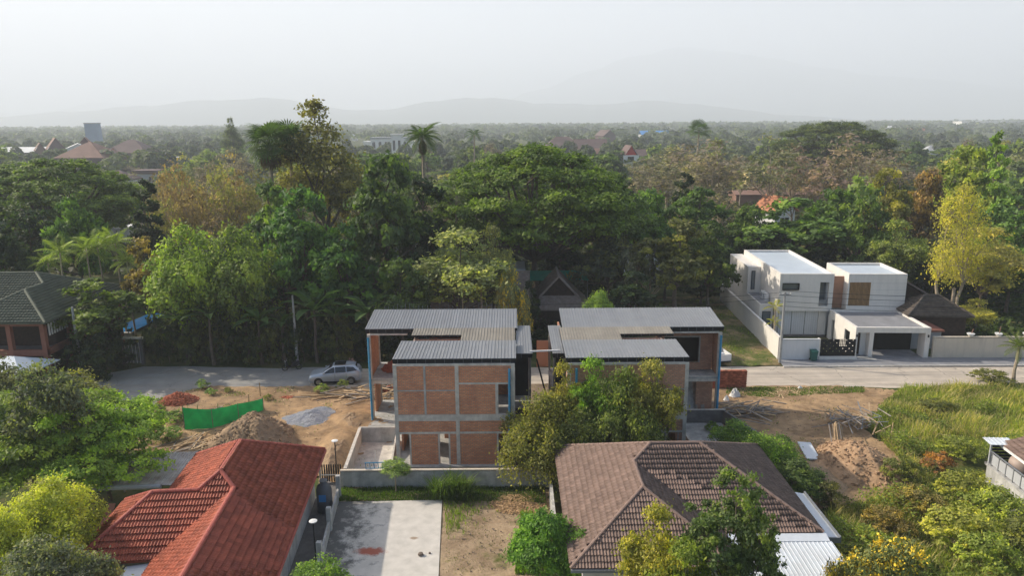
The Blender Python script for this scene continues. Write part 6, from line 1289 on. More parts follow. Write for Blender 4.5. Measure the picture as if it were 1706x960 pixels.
fh('brown twin gable pavilion, the smaller left gable', 57, 251, 9, 18, 12, 'far_brown_roof', 'far_brown_roof', 'gable', 10, 35, name='pavilion', cat='pavilion')
fh('long white roofed hall at the left edge of the horizon', 36, 254, 7, 110, 8, 'far_white', 'far_brown_roof', 'ridge', 16, 4, name='hall', cat='hall')
fh('white building behind the brown pyramid hall', 116, 250, 9, 46, 10, 'far_white', 'far_white', 'gable', 16, 30, name='warehouse', cat='warehouse')
fh('large brown roofed temple like hall right of the pyramid hall', 205, 255, 8, 78, 20, 'far_dark_roof', 'far_dark_roof', 'hip', 20, name='hall', cat='hall')
fh('small tan gable in front of the temple like hall', 180, 262, 6, 26, 15, 'far_brown_roof', 'far_terracotta', 'gable', 12, 25)
_x, _y = at(161, 268, 0); _t = thing('tower_block', 'plain blue grey slab tower standing on the left horizon', 'tower', (_x * 1.25, _y * 1.25, 0)); _w3 = 21 * _y * 1.25 / F; _zt = aty(161, 206, _y * 1.25)[1]
MB().add([(-_w3 / 2, -2, 0), (_w3 / 2 + 1.2, -2, 0), (_w3 / 2 + 1.2, 3, 0), (-_w3 / 2, 3, 0), (-_w3 / 2, -2, _zt), (_w3 / 2, -2, _zt), (_w3 / 2, 3, _zt), (-_w3 / 2, 3, _zt)], [(0, 1, 5, 4), (1, 2, 6, 5), (2, 3, 7, 6), (3, 0, 4, 7), (4, 5, 6, 7)]).obj('slab', 'billboard', _t)
box(-_w3 / 2 - .3, _w3 / 2 + .3, -2.3, 3.3, _zt, _zt + .8).obj('cap', 'far_grey', _t)
fh('low house with a brownish hip roof and white walls below the teak grove', 186, 300, 4.5, 56, 14, 'far_dark_roof', 'far_white', 'hip', 10, nwin=3)
fh('pale grey roofed house half hidden in the teak grove', 262, 268, 6, 60, 6, 'far_grey', 'far_white', 'ridge', 10, nwin=3)
fh('brown flat roofed house in the teak grove', 240, 290, 5, 46, 6, 'far_dark_roof', 'far_grey', 'flat', 8, nwin=2)
fh('low white shed on the left clearing', 170, 380, 3, 42, 4, 'far_white', 'far_grey', 'flat', 5, name='shed', cat='shed')
fh('small white shed right of the first on the left clearing', 203, 381, 3, 24, 3, 'far_white', 'far_grey', 'flat', 4, name='shed', cat='shed')
fh('long white terraced building left of the coconut palm, lower wing', 650, 238, 7, 92, 3, 'far_white', 'far_white', 'flat', 14, nwin=9, name='building', cat='building')
fh('white upper storey with small windows above the lower white wing', 648, 231, 11, 64, 2.5, 'far_grey', 'far_white', 'flat', 10, nwin=6, name='building', cat='building')
fh('white block on top of the long white building', 660, 225, 15, 20, 2, 'far_white', 'far_white', 'flat', 8, nwin=2, name='building', cat='building')
fh('tiny white house left of the long white building', 590, 226, 6, 10, 3, 'far_white', 'far_white', 'flat', 6)
fh('grey white roofed shed left of the giant rain tree top', 756, 279, 5, 30, 7, 'far_grey', 'far_white', 'ridge', 8, name='shed', cat='shed')
fh('long dark brown hip roof right of the rain tree top, left part', 938, 244, 7, 60, 15, 'far_dark_roof', 'far_brown_roof', 'hip', 14, name='hall', cat='hall')
fh('long dark brown roof right of the rain tree top, right part', 985, 248, 7, 56, 15, 'far_dark_roof', 'far_dark_roof', 'ridge', 14, name='hall', cat='hall')
fh('low brown annex below the long dark roof', 980, 256, 5, 44, 8, 'far_brown_roof', 'far_brown_roof', 'ridge', 8)
fh('dark gable roof above the long dark roofs', 1010, 226, 9, 26, 9, 'far_dark_roof', 'far_dark_roof', 'gable', 14, 30)
_t = fh('small white house with a steep red gable among the trees', 1049, 258, 8, 22, 15, 'far_dark_roof', 'far_red', 'gable', 8, 12)
box(-3.6, 3.6, -3.75, -3.62, 0, 7.9).obj('lower_wall', 'far_white', _t); box(-1.6, 1.2, -3.8, -3.76, 5, 7.3).obj('window', 'dark_glass', _t)
fh('dark roofed house right behind the red gable', 1066, 262, 5, 26, 12, 'far_dark_roof', 'far_brown_roof', 'ridge', 10)
fh('low building with a bright blue roof on the horizon', 1092, 224, 7, 48, 6, 'far_blue_roof', 'far_grey', 'ridge', 20, nwin=4, name='warehouse', cat='warehouse')
fh('tiny white house above the long dark roofs', 1033, 215, 6, 7, 3, 'far_white', 'far_white', 'flat', 6)
fh('pale yellow house among the brown trees', 1267, 292, 5, 42, 3, 'far_yellow', 'far_yellow', 'flat', 8, nwin=4)
fh('white roofed shed right of the yellow house', 1352, 289, 3.5, 28, 4, 'far_white', 'far_grey', 'ridge', 6, name='shed', cat='shed')
fh('long low reddish roof behind the orange house', 1300, 324, 3, 150, 5, 'far_brown_roof', 'far_brown_roof', 'ridge', 8, name='long_shed', cat='shed')
fh('white boxy building on top of the right horizon trees', 1397, 203, 11, 24, 4, 'far_white', 'far_white', 'flat', 12, nwin=2, name='building', cat='building')
fh('long white warehouse at the right horizon', 1635, 208, 8, 66, 6, 'far_white', 'far_terracotta', 'flat', 30, nwin=6, name='warehouse', cat='warehouse')
fh('pale grey warehouse at the far right edge of the horizon', 1700, 207, 8, 60, 5, 'far_grey', 'far_grey', 'flat', 30, nwin=5, name='warehouse', cat='warehouse')
fh('pinkish house with white posts under the right horizon', 1528, 218, 7, 26, 4, 'far_terracotta', 'far_terracotta', 'flat', 14, nwin=2, name='building', cat='building')
fh('low whitish house under the right horizon, left of the pink one', 1490, 214, 7, 26, 4, 'far_white', 'far_terracotta', 'ridge', 14, nwin=2, name='building', cat='building')
fh('small grey roofed hut beneath the right horizon trees', 1560, 251, 5, 34, 8, 'far_grey', 'far_white', 'hip', 8)
# ================================================================== OBJECTS ON THE PLOTS
def loft(mb, secs, close=True):
    """secs: list of rings of equal length"""
    b = len(mb.v); n = len(secs[0])
    for s_ in secs: mb.v += [tuple(p) for p in s_]
    for i in range(len(secs) - 1):
        for k in range(n if close else n - 1): mb.f.append((b + i * n + k, b + i * n + (k + 1) % n, b + (i + 1) * n + (k + 1) % n, b + (i + 1) * n + k))
    if close: mb.f.append(tuple(b + k for k in range(n))[::-1]); mb.f.append(tuple(b + (len(secs) - 1) * n + k for k in range(n)))
def wheel(t, x, y, r=.32, w_=.21):
    o = MB(); s = 1 if y > 0 else -1; o.lathe([(r * .62, -w_ / 2), (r * .95, -w_ / 2), (r, -w_ * .3), (r, w_ * .3), (r * .95, w_ / 2), (r * .62, w_ / 2)], (0, 0, 0), 22)
    wh = o.obj('wheel', 'rubber', t, smooth=False); wh.location = (x, y, r); wh.rotation_euler = (R(90), 0, 0)
    m = MB(); m.lathe([(0.05, s * -w_ * .46), (r * .6, s * -w_ * .42), (r * .64, s * -w_ * .52)], (0, 0, 0), 20)
    for k in range(5):
        a = 2 * PI * k / 5; m.bar((.04 * math.cos(a), .04 * math.sin(a), -s * w_ * .53), (r * .6 * math.cos(a), r * .6 * math.sin(a), -s * w_ * .53), .06, .02, up=(0, 0, 1))
    m.obj('rim', 'rim', wh)
def car_mpv():
    """x forward; silver people carrier"""
    t = thing('car', 'silver people carrier parked on the lane left of the brick house', 'car', (0, 0, 0))
    def ring(x, hw, z0, zb, zr, rw):
        zb2 = zb; return [(x, -hw * .93, z0), (x, -hw, z0 + .18), (x, -hw, (z0 + zb) / 2 + .1), (x, -hw * .965, zb2), (x, -rw, zr - .04 if zr > zb + .1 else zb2 + .01), (x, -rw * .55, zr + (0.0 if zr > zb + .1 else .03)), (x, rw * .55, zr + (0.0 if zr > zb + .1 else .03)), (x, rw, zr - .04 if zr > zb + .1 else zb2 + .01), (x, hw * .965, zb2), (x, hw, (z0 + zb) / 2 + .1), (x, hw, z0 + .18), (x, hw * .93, z0)]
    P_ = [(2.23, .62, .34, .62, .62, .50), (2.17, .76, .26, .80, .80, .62), (1.95, .84, .24, .93, .93, .70), (1.55, .875, .24, 1.0, 1.0, .74), (1.12, .885, .24, 1.05, 1.07, .76), (.55, .885, .24, 1.06, 1.42, .66), (.15, .885, .24, 1.07, 1.62, .63), (-.4, .885, .24, 1.08, 1.70, .63), (-1.2, .885, .25, 1.10, 1.69, .62), (-1.75, .88, .26, 1.13, 1.62, .60), (-2.05, .86, .3, 1.14, 1.38, .60), (-2.2, .80, .36, 1.05, 1.12, .66), (-2.26, .70, .42, .80, .82, .6)]
    mb = MB(); loft(mb, [ring(*p) for p in P_]); body = mb.obj('body', 'silver_paint', t, smooth=False)
    for pl in body.data.polygons: pl.use_smooth = True
    def q(name, pts, m='dark_glass', parent=t):
        a = MB(); a.add(pts, [tuple(range(len(pts)))]); a.slab(pts, 0.012) if False else None; return a.obj(name, m, parent)
    for s in (-1, 1):
        q('side_window', [(.98, s * .872, 1.09), (.42, s * .73, 1.44), (.12, s * .70, 1.56), (.0, s * .70, 1.57), (-.02, s * .876, 1.11)][::s])
        q('side_window', [(-.08, s * .876, 1.11), (-.06, s * .70, 1.58), (-.95, s * .695, 1.60), (-.98, s * .876, 1.13)][::s])
        q('side_window', [(-1.05, s * .876, 1.14), (-1.02, s * .695, 1.59), (-1.62, s * .69, 1.52), (-1.92, s * .84, 1.24)][::s])
        m = MB(); m.box(.78, .95, s * .90, s * 1.06, 1.05, 1.18); m.obj('mirror', 'silver_paint', t)
        q('headlight', [(2.15, s * .50, .74), (2.0, s * .80, .80), (1.92, s * .82, .90), (2.14, s * .52, .82)], 'far_white')
        q('tail_light', [(-2.225, s * .60, .85), (-2.2, s * .79, .9), (-2.10, s * .83, 1.12), (-2.2, s * .66, 1.06)], 'red_lens')
        for x in (1.38, -1.38):
            wheel(t, x, s * .80); a = MB(); a.tube([(x, s * .872, .34), (x, s * .893, .34)], .385, 22); a.obj('wheel_arch', 'rubber', t)
        q('door_seam', [(-.03, s * .8925, .45), (-.03, s * .882, 1.05), (-.045, s * .882, 1.05), (-.045, s * .8925, .45)], 'rubber'); q('door_seam', [(-1.0, s * .8925, .6), (-1.0, s * .884, 1.05), (-1.015, s * .884, 1.05), (-1.015, s * .8925, .6)], 'rubber')
        m = MB(); m.bar((-1.5, s * .58, 1.70), (.0, s * .6, 1.70), .03); m.obj('roof_rail', 'rim', t)
        q('sill', [(1.0, s * .893, .25), (-1.0, s * .893, .25), (-1.0, s * .895, .36), (1.0, s * .895, .36)], 'rubber')
    q('windscreen', [(1.10, -.70, 1.085), (1.10, .70, 1.085), (.20, .56, 1.625), (.20, -.56, 1.625)])
    q('rear_window', [(-1.80, -.52, 1.615), (-1.80, .52, 1.615), (-2.13, .60, 1.235), (-2.13, -.60, 1.235)][::-1]); q('roof_glass', [(.0, -.5, 1.712), (.0, .5, 1.712), (-.95, .5, 1.725), (-.95, -.5, 1.725)])
    q('grille', [(2.235, -.40, .42), (2.235, .40, .42), (2.225, .42, .60), (2.225, -.42, .60)], 'rubber'); q('number_plate', [(-2.262, -.24, .66), (-2.262, .24, .66), (-2.26, .24, .78), (-2.26, -.24, .78)][::-1], 'white_plastic')
    return t
_c = car_mpv(); _a = at(524, 643); _b = at(576, 641); _c.location = ((_a[0] + _b[0]) / 2 + .35, 62.55, .03); _c.rotation_euler = (0, 0, R(180 + 7)); _c.scale = (1.03, 1.03, 1.03)
def pickup():
    t = thing('pickup_truck', 'white pickup truck parked behind the right brick house', 'pickup truck', (0, 0, 0))
    mb = MB(); loft(mb, [[(x, -h, z0), (x, -h, zt), (x, h, zt), (x, h, z0)] for x, h, z0, zt in ((2.5, .75, .45, .95), (2.4, .86, .4, 1.02), (1.2, .9, .4, 1.1), (-.35, .9, .4, 1.12))]); mb.obj('body', 'white_plastic', t)
    c = MB(); loft(c, [[(x, -h, 1.08), (x, -r_, zt), (x, r_, zt), (x, h, 1.08)] for x, h, r_, zt in ((1.25, .86, .8, 1.1), (.45, .86, .66, 1.68), (-.2, .86, .66, 1.72), (-.42, .86, .68, 1.66))]); cab = c.obj('cab', 'white_plastic', t)
    for s in (-1, 1):
        MB().add([(1.0, s * .875, 1.14), (.45, s * .71, 1.6), (-.3, s * .72, 1.6), (-.34, s * .875, 1.14)], [(0, 1, 2, 3)]).obj('side_window', 'dark_glass', cab)
        b = MB(); b.box(-2.5, -.42, s * .84 if s > 0 else -.9, .9 if s > 0 else -.84, .5, 1.12); b.obj('bed_side', 'white_plastic', t)
        for x in (1.6, -1.5): wheel(t, x, s * .78, .36, .24)
    MB().add([(-.44, -.6, 1.16), (-.44, .6, 1.16), (-.44, .58, 1.6), (-.44, -.58, 1.6)], [(0, 1, 2, 3)]).obj('rear_window', 'dark_glass', cab)
    box(-2.5, -.42, -.84, .84, .5, .6).obj('bed_floor', 'rubber', t); box(-2.56, -2.5, -.86, .86, .5, 1.12).obj('tailgate', 'white_plastic', t); box(-2.64, -2.52, -.8, .8, .38, .5).obj('bumper', 'rubber', t)
    for i, (x, y) in enumerate(((-1.9, .1), (-1.5, -.4))): MB().box(x - .2, x + .2, y - .2, y + .2, .62, .95).obj('load', 'white_sheet', t)
    return t
_p = pickup(); _x, _y = at(1209, 611); _p.location = (_x - .75, 66.3, .02); _p.rotation_euler = (0, 0, R(100)); _p.location[1] = 68.6
def scooter():
    t = thing('motorbike', 'dark motorbike parked against the hedge left of the silver car', 'motorbike', (0, 0, 0.02))
    for x in (-.62, .62):
        w_ = MB(); n = 20
        ring = [(x + .27 * math.cos(2 * PI * k / n), 0, .28 + .27 * math.sin(2 * PI * k / n)) for k in range(n + 1)]; w_.tube(ring, .045, 6, cap=False)
        for k in range(5): a = 2 * PI * k / 5; w_.bar((x, 0, .28), (x + .25 * math.cos(a), 0, .28 + .25 * math.sin(a)), .02)
        w_.obj('wheel', 'rubber', t)
    b = MB(); loft(b, [[(x, -w_, z0), (x, -w_ * .8, z1), (x, w_ * .8, z1), (x, w_, z0)] for x, w_, z0, z1 in ((-.75, .05, .62, .78), (-.45, .14, .42, .76), (-.05, .15, .35, .72), (.1, .13, .28, .40), (.32, .13, .28, .42), (.42, .16, .36, .92), (.55, .10, .55, 1.0))]); b.obj('body', 'rubber', t)
    s = MB(); loft(s, [[(x, -w_, z), (x, -w_ * .9, z + .09), (x, w_ * .9, z + .09), (x, w_, z)] for x, w_, z in ((-.7, .09, .78), (-.3, .14, .75), (.05, .09, .72))]); s.obj('seat', 'rubber', t)
    h = MB(); h.tube([(.5, 0, .95), (.42, 0, 1.08)], .03, 6); h.tube([(.38, -.33, 1.12), (.43, -.1, 1.06), (.43, .1, 1.06), (.38, .33, 1.12)], .018, 6); h.obj('handlebar', 'rim', t)
    f = MB(); f.tube([(.5, 0, .95), (.62, 0, .3)], .03, 6); f.obj('fork', 'rim', t)
    MB().tube([(-.05, -.13, .25), (-.75, -.16, .42)], [.03, .06], 8).obj('exhaust', 'rim', t); MB().add([(.44, -.17, .5), (.56, -.13, .95), (.60, 0, .98), (.50, 0, .5)], [(0, 1, 2, 3)]).obj('leg_shield', 'white_plastic', t)
    MB().tube([(.57, 0, .96), (.61, 0, .95)], .07, 10).obj('headlight', 'far_white', t); MB().bar((.1, -.1, .25), (.16, -.3, .02), .025).obj('stand', 'rim', t)
    return t
_s = scooter(); _x, _y = at(485, 619); _s.location = (_x, 65.9, .02); _s.rotation_euler = (R(-8), 0, R(198))
# ---- person
def skin_fig(name, m, verts, edges, rads, root, parent, sub=2):
    me = bpy.data.meshes.new(name); me.from_pydata(verts, edges, []); o = link(name, me, parent); me.materials.append(MAT[m])
    md = o.modifiers.new('skin', 'SKIN'); md.use_smooth_shade = True
    for i, r_ in enumerate(rads): me.skin_vertices[0].data[i].radius = (r_, r_) if not isinstance(r_, tuple) else r_
    for i in range(len(verts)): me.skin_vertices[0].data[i].use_root = (i == root)
    s_ = o.modifiers.new('sub', 'SUBSURF'); s_.levels = sub; s_.render_levels = sub; return o
def person(label, loc, rz):
    t = thing('person', label, 'person', loc, rz)
    V = [(0, 0, .95), (0, 0, 1.12), (0, 0, 1.32), (0, 0, 1.45), (0, .01, 1.53), (0, .02, 1.62), (0, .02, 1.72),
         (.10, 0, .88), (.11, .02, .50), (.11, -.02, .09), (.11, .12, .04), (-.10, 0, .88), (-.12, .02, .50), (-.13, -.02, .09), (-.13, .12, .04),
         (.18, 0, 1.42), (.33, .06, 1.40), (.20, .16, 1.60), (-.18, 0, 1.42), (-.33, .06, 1.40), (-.20, .16, 1.60)]
    E = [(0, 1), (1, 2), (2, 3), (3, 4), (4, 5), (5, 6), (0, 7), (7, 8), (8, 9), (9, 10), (0, 11), (11, 12), (12, 13), (13, 14), (3, 15), (15, 16), (16, 17), (3, 18), (18, 19), (19, 20)]
    r_ = [(.14, .10), (.12, .09), (.15, .10), (.12, .085), .05, .085, .075, .085, .06, .04, .035, .085, .06, .04, .035, .055, .042, .03, .055, .042, .03]
    skin_fig('body', 'skin', V, E, r_, 0, t)
    cV = [(0, 0, .92), (0, 0, 1.12), (0, 0, 1.32), (0, 0, 1.44), (.18, 0, 1.42), (.29, .04, 1.40), (-.18, 0, 1.42), (-.29, .04, 1.40)]
    skin_fig('shirt', 'pale_cloth', cV, [(0, 1), (1, 2), (2, 3), (3, 4), (4, 5), (3, 6), (6, 7)], [(.165, .12), (.145, .11), (.175, .125), (.13, .10), .075, .065, .075, .065], 0, t)
    skin_fig('trousers', 'pale_cloth', [(0, 0, .95), (.10, 0, .86), (.11, .02, .50), (.11, -.02, .12), (-.10, 0, .86), (-.12, .02, .50), (-.13, -.02, .12)], [(0, 1), (1, 2), (2, 3), (0, 4), (4, 5), (5, 6)], [(.16, .12), .105, .08, .065, .105, .08, .065], 0, t)
    skin_fig('hair', 'dark_hair', [(0, -.01, 1.66), (0, -.005, 1.74)], [(0, 1)], [.088, .075], 0, t)
    for s in (-1, 1):
        hb = (.20 * s, .16, 1.62); hv = [hb]; he = []; hr = [(.04, .02)]; hv.append((hb[0] - .02 * s, hb[1] + .01, hb[2] + .07)); he.append((0, 1)); hr.append((.042, .018))
        for k in range(4):
            a = -.03 + .02 * k; L = (.065, .08, .075, .06)[k]; j = len(hv); hv += [(hb[0] + a - .02 * s, hb[1] + .015, hb[2] + .11), (hb[0] + a * 1.2 - .03 * s, hb[1] - .005, hb[2] + .11 + L)]; he += [(1, j), (j, j + 1)]; hr += [.010, .007]
        j = len(hv); hv += [(hb[0] - .055 * s, hb[1], hb[2] + .04), (hb[0] - .08 * s, hb[1], hb[2] + .085)]; he += [(0, j), (j, j + 1)]; hr += [.012, .009]
        skin_fig('hand', 'skin', hv, he, hr, 0, t, 1)
    f = MB(); f.bar((-.012, .1, 1.66), (.012, .1, 1.66), .02); 
    for s in (-.03, .03): MB().tube([(s, .095, 1.675), (s, .108, 1.675)], .011, 6).obj('eye', 'dark_hair', t)
    MB().bar((0, .09, 1.67), (0, .125, 1.635), .02).obj('nose', 'skin', t); MB().bar((-.025, .1, 1.60), (.025, .1, 1.60), .012).obj('mouth', 'brown_paint', t)
    for s in (-1, 1): MB().tube([(s * .086, .01, 1.66), (s * .1, .01, 1.66)], .028, 8).obj('ear', 'skin', t)
    for s in (.11, -.13): MB().box(s - .05, s + .05, -.09, .19, 0, .09).obj('shoe', 'rubber', t)
    return t
_x, _y = aty(584, 597, 64.0)
person('person in pale clothes with raised arms behind the rear of the silver car', (_x + .1, 64.1, .03), R(170))

# ---- poles, lamps and wires
def pole(label, x, y, h, r=.12, arm=False, name='utility_pole', m='pole_concrete', cat='pole', lean=0):
    t = thing(name, label, cat, (x, y, 0), 0); MB().tube([(0, 0, -.2), (lean * .5, 0, h * .5), (lean, 0, h)], [r * 1.15, r, r * .75], 8).obj('shaft', m, t)
    if arm:
        MB().bar((lean - .55, 0, h - .25), (lean + .55, 0, h - .25), .08).obj('crossarm', 'steel_grey', t)
        for k in (-.5, -.2, .2, .5): MB().tube([(lean + k, 0, h - .2), (lean + k, 0, h - .05)], .04, 8).obj('insulator', 'white_plastic', t)
    return t
_x0, _ = at(1302, 606); pole('thin grey utility pole at the corner of the white perimeter wall', _x0 - .15, 66.9, aty(1303, 487, 66.9)[1], .13, True)
_xb, _ = aty(487, 492, 67.2); pole('grey concrete pole standing in the dark hedge', _xb, 67.2, aty(487, 492, 67.2)[1], .12)
_xb, _yb = aty(120, 512, 64); pole('grey concrete pole at the end of the green tiled house', _xb, 64, _yb, .13)
_xb, _ = aty(829, 508, 62); _lp = pole('lamp pole with a box in the gap between the brick houses', _xb, 59.0, aty(829, 508, 59)[1], .06, False, 'lamp_pole', 'steel_dark', 'lamp pole'); box(-.18, .18, -.12, .12, 2.9, 3.3).obj('box', 'steel_grey', _lp); MB().lathe([(.05, 0), (.16, -.05), (.2, -.25), (.05, -.3)], (0, 0, aty(829, 508, 59)[1] - 1.5), 10).obj('lamp_head', 'far_white', _lp)
_t = thing('timber_prop', 'dark slanting prop in the gap beside the left brick house', 'prop', (1.9, 55, 0)); MB().bar((0, 0, 4.6), (1.2, -1.0, 0), .09).obj('shaft', 'steel_dark', _t)
_t = MB().bar((1.2, 48.4, 7.35), (3.3, 48.4, 7.42), .09).obj('cross_bar', 'far_white'); tag(_t, 'pale bar bridging the gap between the two metal roofs', 'bar')
_t = MB().box(2.3, 3.4, 66.3, 66.45, 0, 2.6).obj('gate_panel', 'far_terracotta'); tag(_t, 'reddish gate panel seen through the gap between the brick houses', 'gate')
for z, dz in ((7.2, 0), (6.9, .15), (6.45, .3), (6.1, .4)):
    xs = [25.3 + (62 - 25.3) * i / 14 for i in range(15)]; mb = MB(); mb.tube([(x, 66.9 - .02 * (x - 25), z - dz - 1.1 * (1 - ((i - 7) / 7) ** 2) * .6) for i, x in enumerate(xs)], .018, 4); o = mb.obj('power_line', 'cable'); tag(o, ['highest power line running right from the utility pole', 'second power line running right from the utility pole', 'third power line running right from the utility pole', 'lowest power line running right from the utility pole'][[7.2, 6.9, 6.45, 6.1].index(z)], 'cable', 'power lines')
def street_lamp(label, px, py, h):
    x, y = at(px, py); t = thing('garden_lamp', label, 'lamp', (x, y, 0), group='disc lamps along the alley'); MB().tube([(0, 0, 0), (0, 0, h)], .035, 8).obj('shaft', 'steel_dark', t); MB().lathe([(.05, h - .1), (.20, h - .04), (.21, h), (.05, h + .04)], (0, 0, 0), 18).obj('lamp_shade', 'far_white', t)
street_lamp('disc topped lamp near the corner of the concrete basin', 562, 803, 2.9); street_lamp('disc topped lamp in the alley below the water tank', 528, 955, 3.0); 
street_lamp('disc topped lamp at the bottom edge in the alley', 520, 1090, 3.0)
_x, _y = at(542, 852); _tk = thing('water_tank', 'dark grey water tank in the alley by the red roofed house', 'water tank', (_x, _y, 0)); MB().lathe([(.40, 0), (.46, .08), (.46, 1.45), (.38, 1.7), (.22, 1.82), (.20, 1.98)], (0, 0, 0), 22).obj('body', 'grey_tank', _tk, smooth=True)
MB().tube([(0, 0, 1.98), (0, 0, 2.05)], .24, 16).obj('lid', 'steel_grey', _tk)
for z in (.35, .75, 1.15): MB().tube([(0, 0, z), (0, 0, z + .03)], .475, 22).obj('rib', 'grey_tank', _tk)
box(-.2, .22, -.475, -.462, .85, 1.3).obj('label_print', 'far_blue_roof', _tk)
# alley wall with square posts, step by step down to the camera
_t = thing('side_fence', 'low grey boundary wall with square posts between alley and slab', 'fence', (-10.9, 41.6, 0)); _pp = [(-10.9, 41.6), (-10.55, 37.8), (-10.2, 34.3), (-9.85, 30.8), (-9.5, 27.3)]
for i, (x, y) in enumerate(_pp): box(x + 10.9 - .13, x + 10.9 + .13, y - 41.6 - .13, y - 41.6 + .13, 0, 1.55).obj('post', 'old_white_wall', _t)
for (x, y), (x2, y2) in zip(_pp, _pp[1:]): MB().slab([(x + 10.9 - .06, y - 41.6 - .14, .75), (x2 + 10.9 - .06, y2 - 41.6 + .14, .75), (x2 + 10.9 + .06, y2 - 41.6 + .14, .75), (x + 10.9 + .06, y - 41.6 - .14, .75)], .8).obj('wall_panel', 'old_white_wall', _t)
_t = thing('alley_gate', 'dark slatted gate closing the alley behind the water tank', 'gate', (-12.5, 43.6, 0))
for i in range(9): box(.05 + i * .15, .13 + i * .15, 0, .04, .1, 1.3).obj('bar', 'steel_dark', _t)
box(-.05, 1.45, -.02, .0, .55, .62).obj('rail', 'far_white', _t); box(-.1, 0, -.05, .05, 0, 1.4).obj('post', 'old_white_wall', _t)
_t = MB().box(2.2, 2.36, 31, 41.0, 0, 1.5).obj('boundary_wall', 'concrete_grey'); tag(_t, 'pale wall end beside the left eave of the brown roof', 'wall')
# ---- green net fence
_nt = thing('net_fence', 'bright green shade net hung on posts before the earth mound', 'net fence', (*at(308, 718), 0)); _ox, _oy = _nt.location[0], _nt.location[1]
_np = [at(308, 718), at(355, 716), at(398, 702), at(439, 686)]; _hh = [1.9, 1.65, 1.45, 1.12]
for i, (x, y) in enumerate(_np): MB().bar((x - _ox, y - _oy + .04, 0), (x - _ox, y - _oy + .04, _hh[i] + .05), .06).obj('post', 'old_wood', _nt)
for k in range(3):
    (xa, ya), (xb, yb) = _np[k], _np[k + 1]; mb = MB(); N = 14
    for i in range(N + 1):
        t_ = i / N; h = _hh[k] + (_hh[k + 1] - _hh[k]) * t_ - .05 * math.sin(PI * t_)
        for j in range(6): mb.v.append((xa + (xb - xa) * t_ - _ox, ya + (yb - ya) * t_ - _oy + .03 * math.sin(t_ * 16 + j * .7) * (j < 5), .08 + (h - .08) * j / 5))
    for i in range(N):
        for j in range(5): mb.f.append((i * 6 + j, (i + 1) * 6 + j, (i + 1) * 6 + j + 1, i * 6 + j + 1))
    mb.obj('net_panel', 'green_net', _nt, smooth=True)
# ---- piles
def stick_pile(name, label, cat, px, py, n, L, spread, ang, m, h=.35, wd=.07, piece='plank', dev=.35, seed=1, lift=0, z0=0.06, lean=None, th=None):
    x, y = at(px, py); rnd = random.Random(seed); t = thing(name, label, cat, (x, y, z0)); 
    mats = m if isinstance(m, (list, tuple)) else [m]
    for i in range(n):
        a = ang + rnd.gauss(0, dev); l = L * rnd.uniform(.45, 1.1); cx, cy = rnd.gauss(0, spread[0]), rnd.gauss(0, spread[1]); z = h * (i / n) * rnd.uniform(.5, 1.1); dz = rnd.uniform(-.1, .1) * l * .4 + (lean or 0) * l
        d = Vector((math.cos(a), math.sin(a), 0)) * l / 2; z1, z2 = max(.02, z - dz / 2), max(.02, z + dz / 2)
        MB().bar((cx - d.x, cy - d.y, z1 + lift), (cx + d.x, cy + d.y, z2 + lift), wd * rnd.uniform(.7, 1.4), (th or wd * .5)).obj(piece, mats[rnd.randrange(len(mats))], t)
    return t
stick_pile('plank_pile', 'fan of long bamboo poles and planks below the green net', 'plank pile', 338, 750, 46, 4.6, (1.4, .6), 1.0, ['wood', 'wood', 'old_wood'], .3, .09, dev=.38, seed=2)
stick_pile('plank_pile', 'pale stack of planks beside the first one, above the corrugated shed', 'plank pile', 330, 772, 22, 3.4, (1.2, .3), .35, ['wood'], .3, .10, dev=.22, seed=3)
stick_pile('plank_pile', 'heap of pale planks spread in front of the silver car', 'plank pile', 578, 662, 46, 3.2, (1.5, .45), .08, ['wood', 'wood', 'old_wood'], .35, .11, dev=.32, seed=4)
stick_pile('plank_pile', 'grey weathered planks and bars under the left brick house wing', 'plank pile', 630, 652, 44, 2.4, (1.6, .8), .2, ['old_wood', 'wood', 'old_wood'], .5, .10, dev=.7, seed=5)
stick_pile('plank_pile', 'dark tangled heap of planks and props right of the right brick house', 'plank pile', 1238, 690, 70, 2.8, (1.1, .75), .1, ['old_wood', 'old_wood', 'wood'], .7, .09, dev=.6, seed=6)
stick_pile('plank_pile', 'loose scattered boards near the lane on the right plot', 'plank pile', 1330, 658, 20, 1.6, (2.6, .45), .9, ['wood'], .04, .1, dev=.9, seed=7)
stick_pile('pole_pile', 'jumbled scaffolding poles and boards on top of the orange mound', 'pole pile', 1415, 712, 60, 2.6, (.9, .8), 1.0, ['old_wood', 'steel_grey', 'wood', 'old_wood'], 1.0, .07, piece='pole', dev=.9, seed=8, lift=.3)
stick_pile('board_pile', 'dark grey boards behind the green net', 'board pile', 352, 690, 10, 1.6, (.35, .3), .9, ['old_wood'], .25, .12, dev=.2, seed=9)
stick_pile('stick_row', 'row of thin stakes near the top right of the orange mound', 'stakes', 1500, 735, 5, 2.2, (1.2, .6), .2, ['wood'], .5, .05, piece='stake', dev=.5, seed=12, lift=.3)
_x, _y = at(1395, 755); _t = thing('leaning_poles', 'bundle of poles leaning against the left flank of the orange mound', 'poles', (_x, _y, 0))
for i in range(12): MB().bar((-.5 + .08 * i, -.7 + .1 * random.random(), .1), (-.1 + .06 * i + random.uniform(-.2, .2), 1.1, 1.6 + random.uniform(-.2, .3)), .06).obj('pole', 'wood' if i % 3 else 'old_wood', _t)
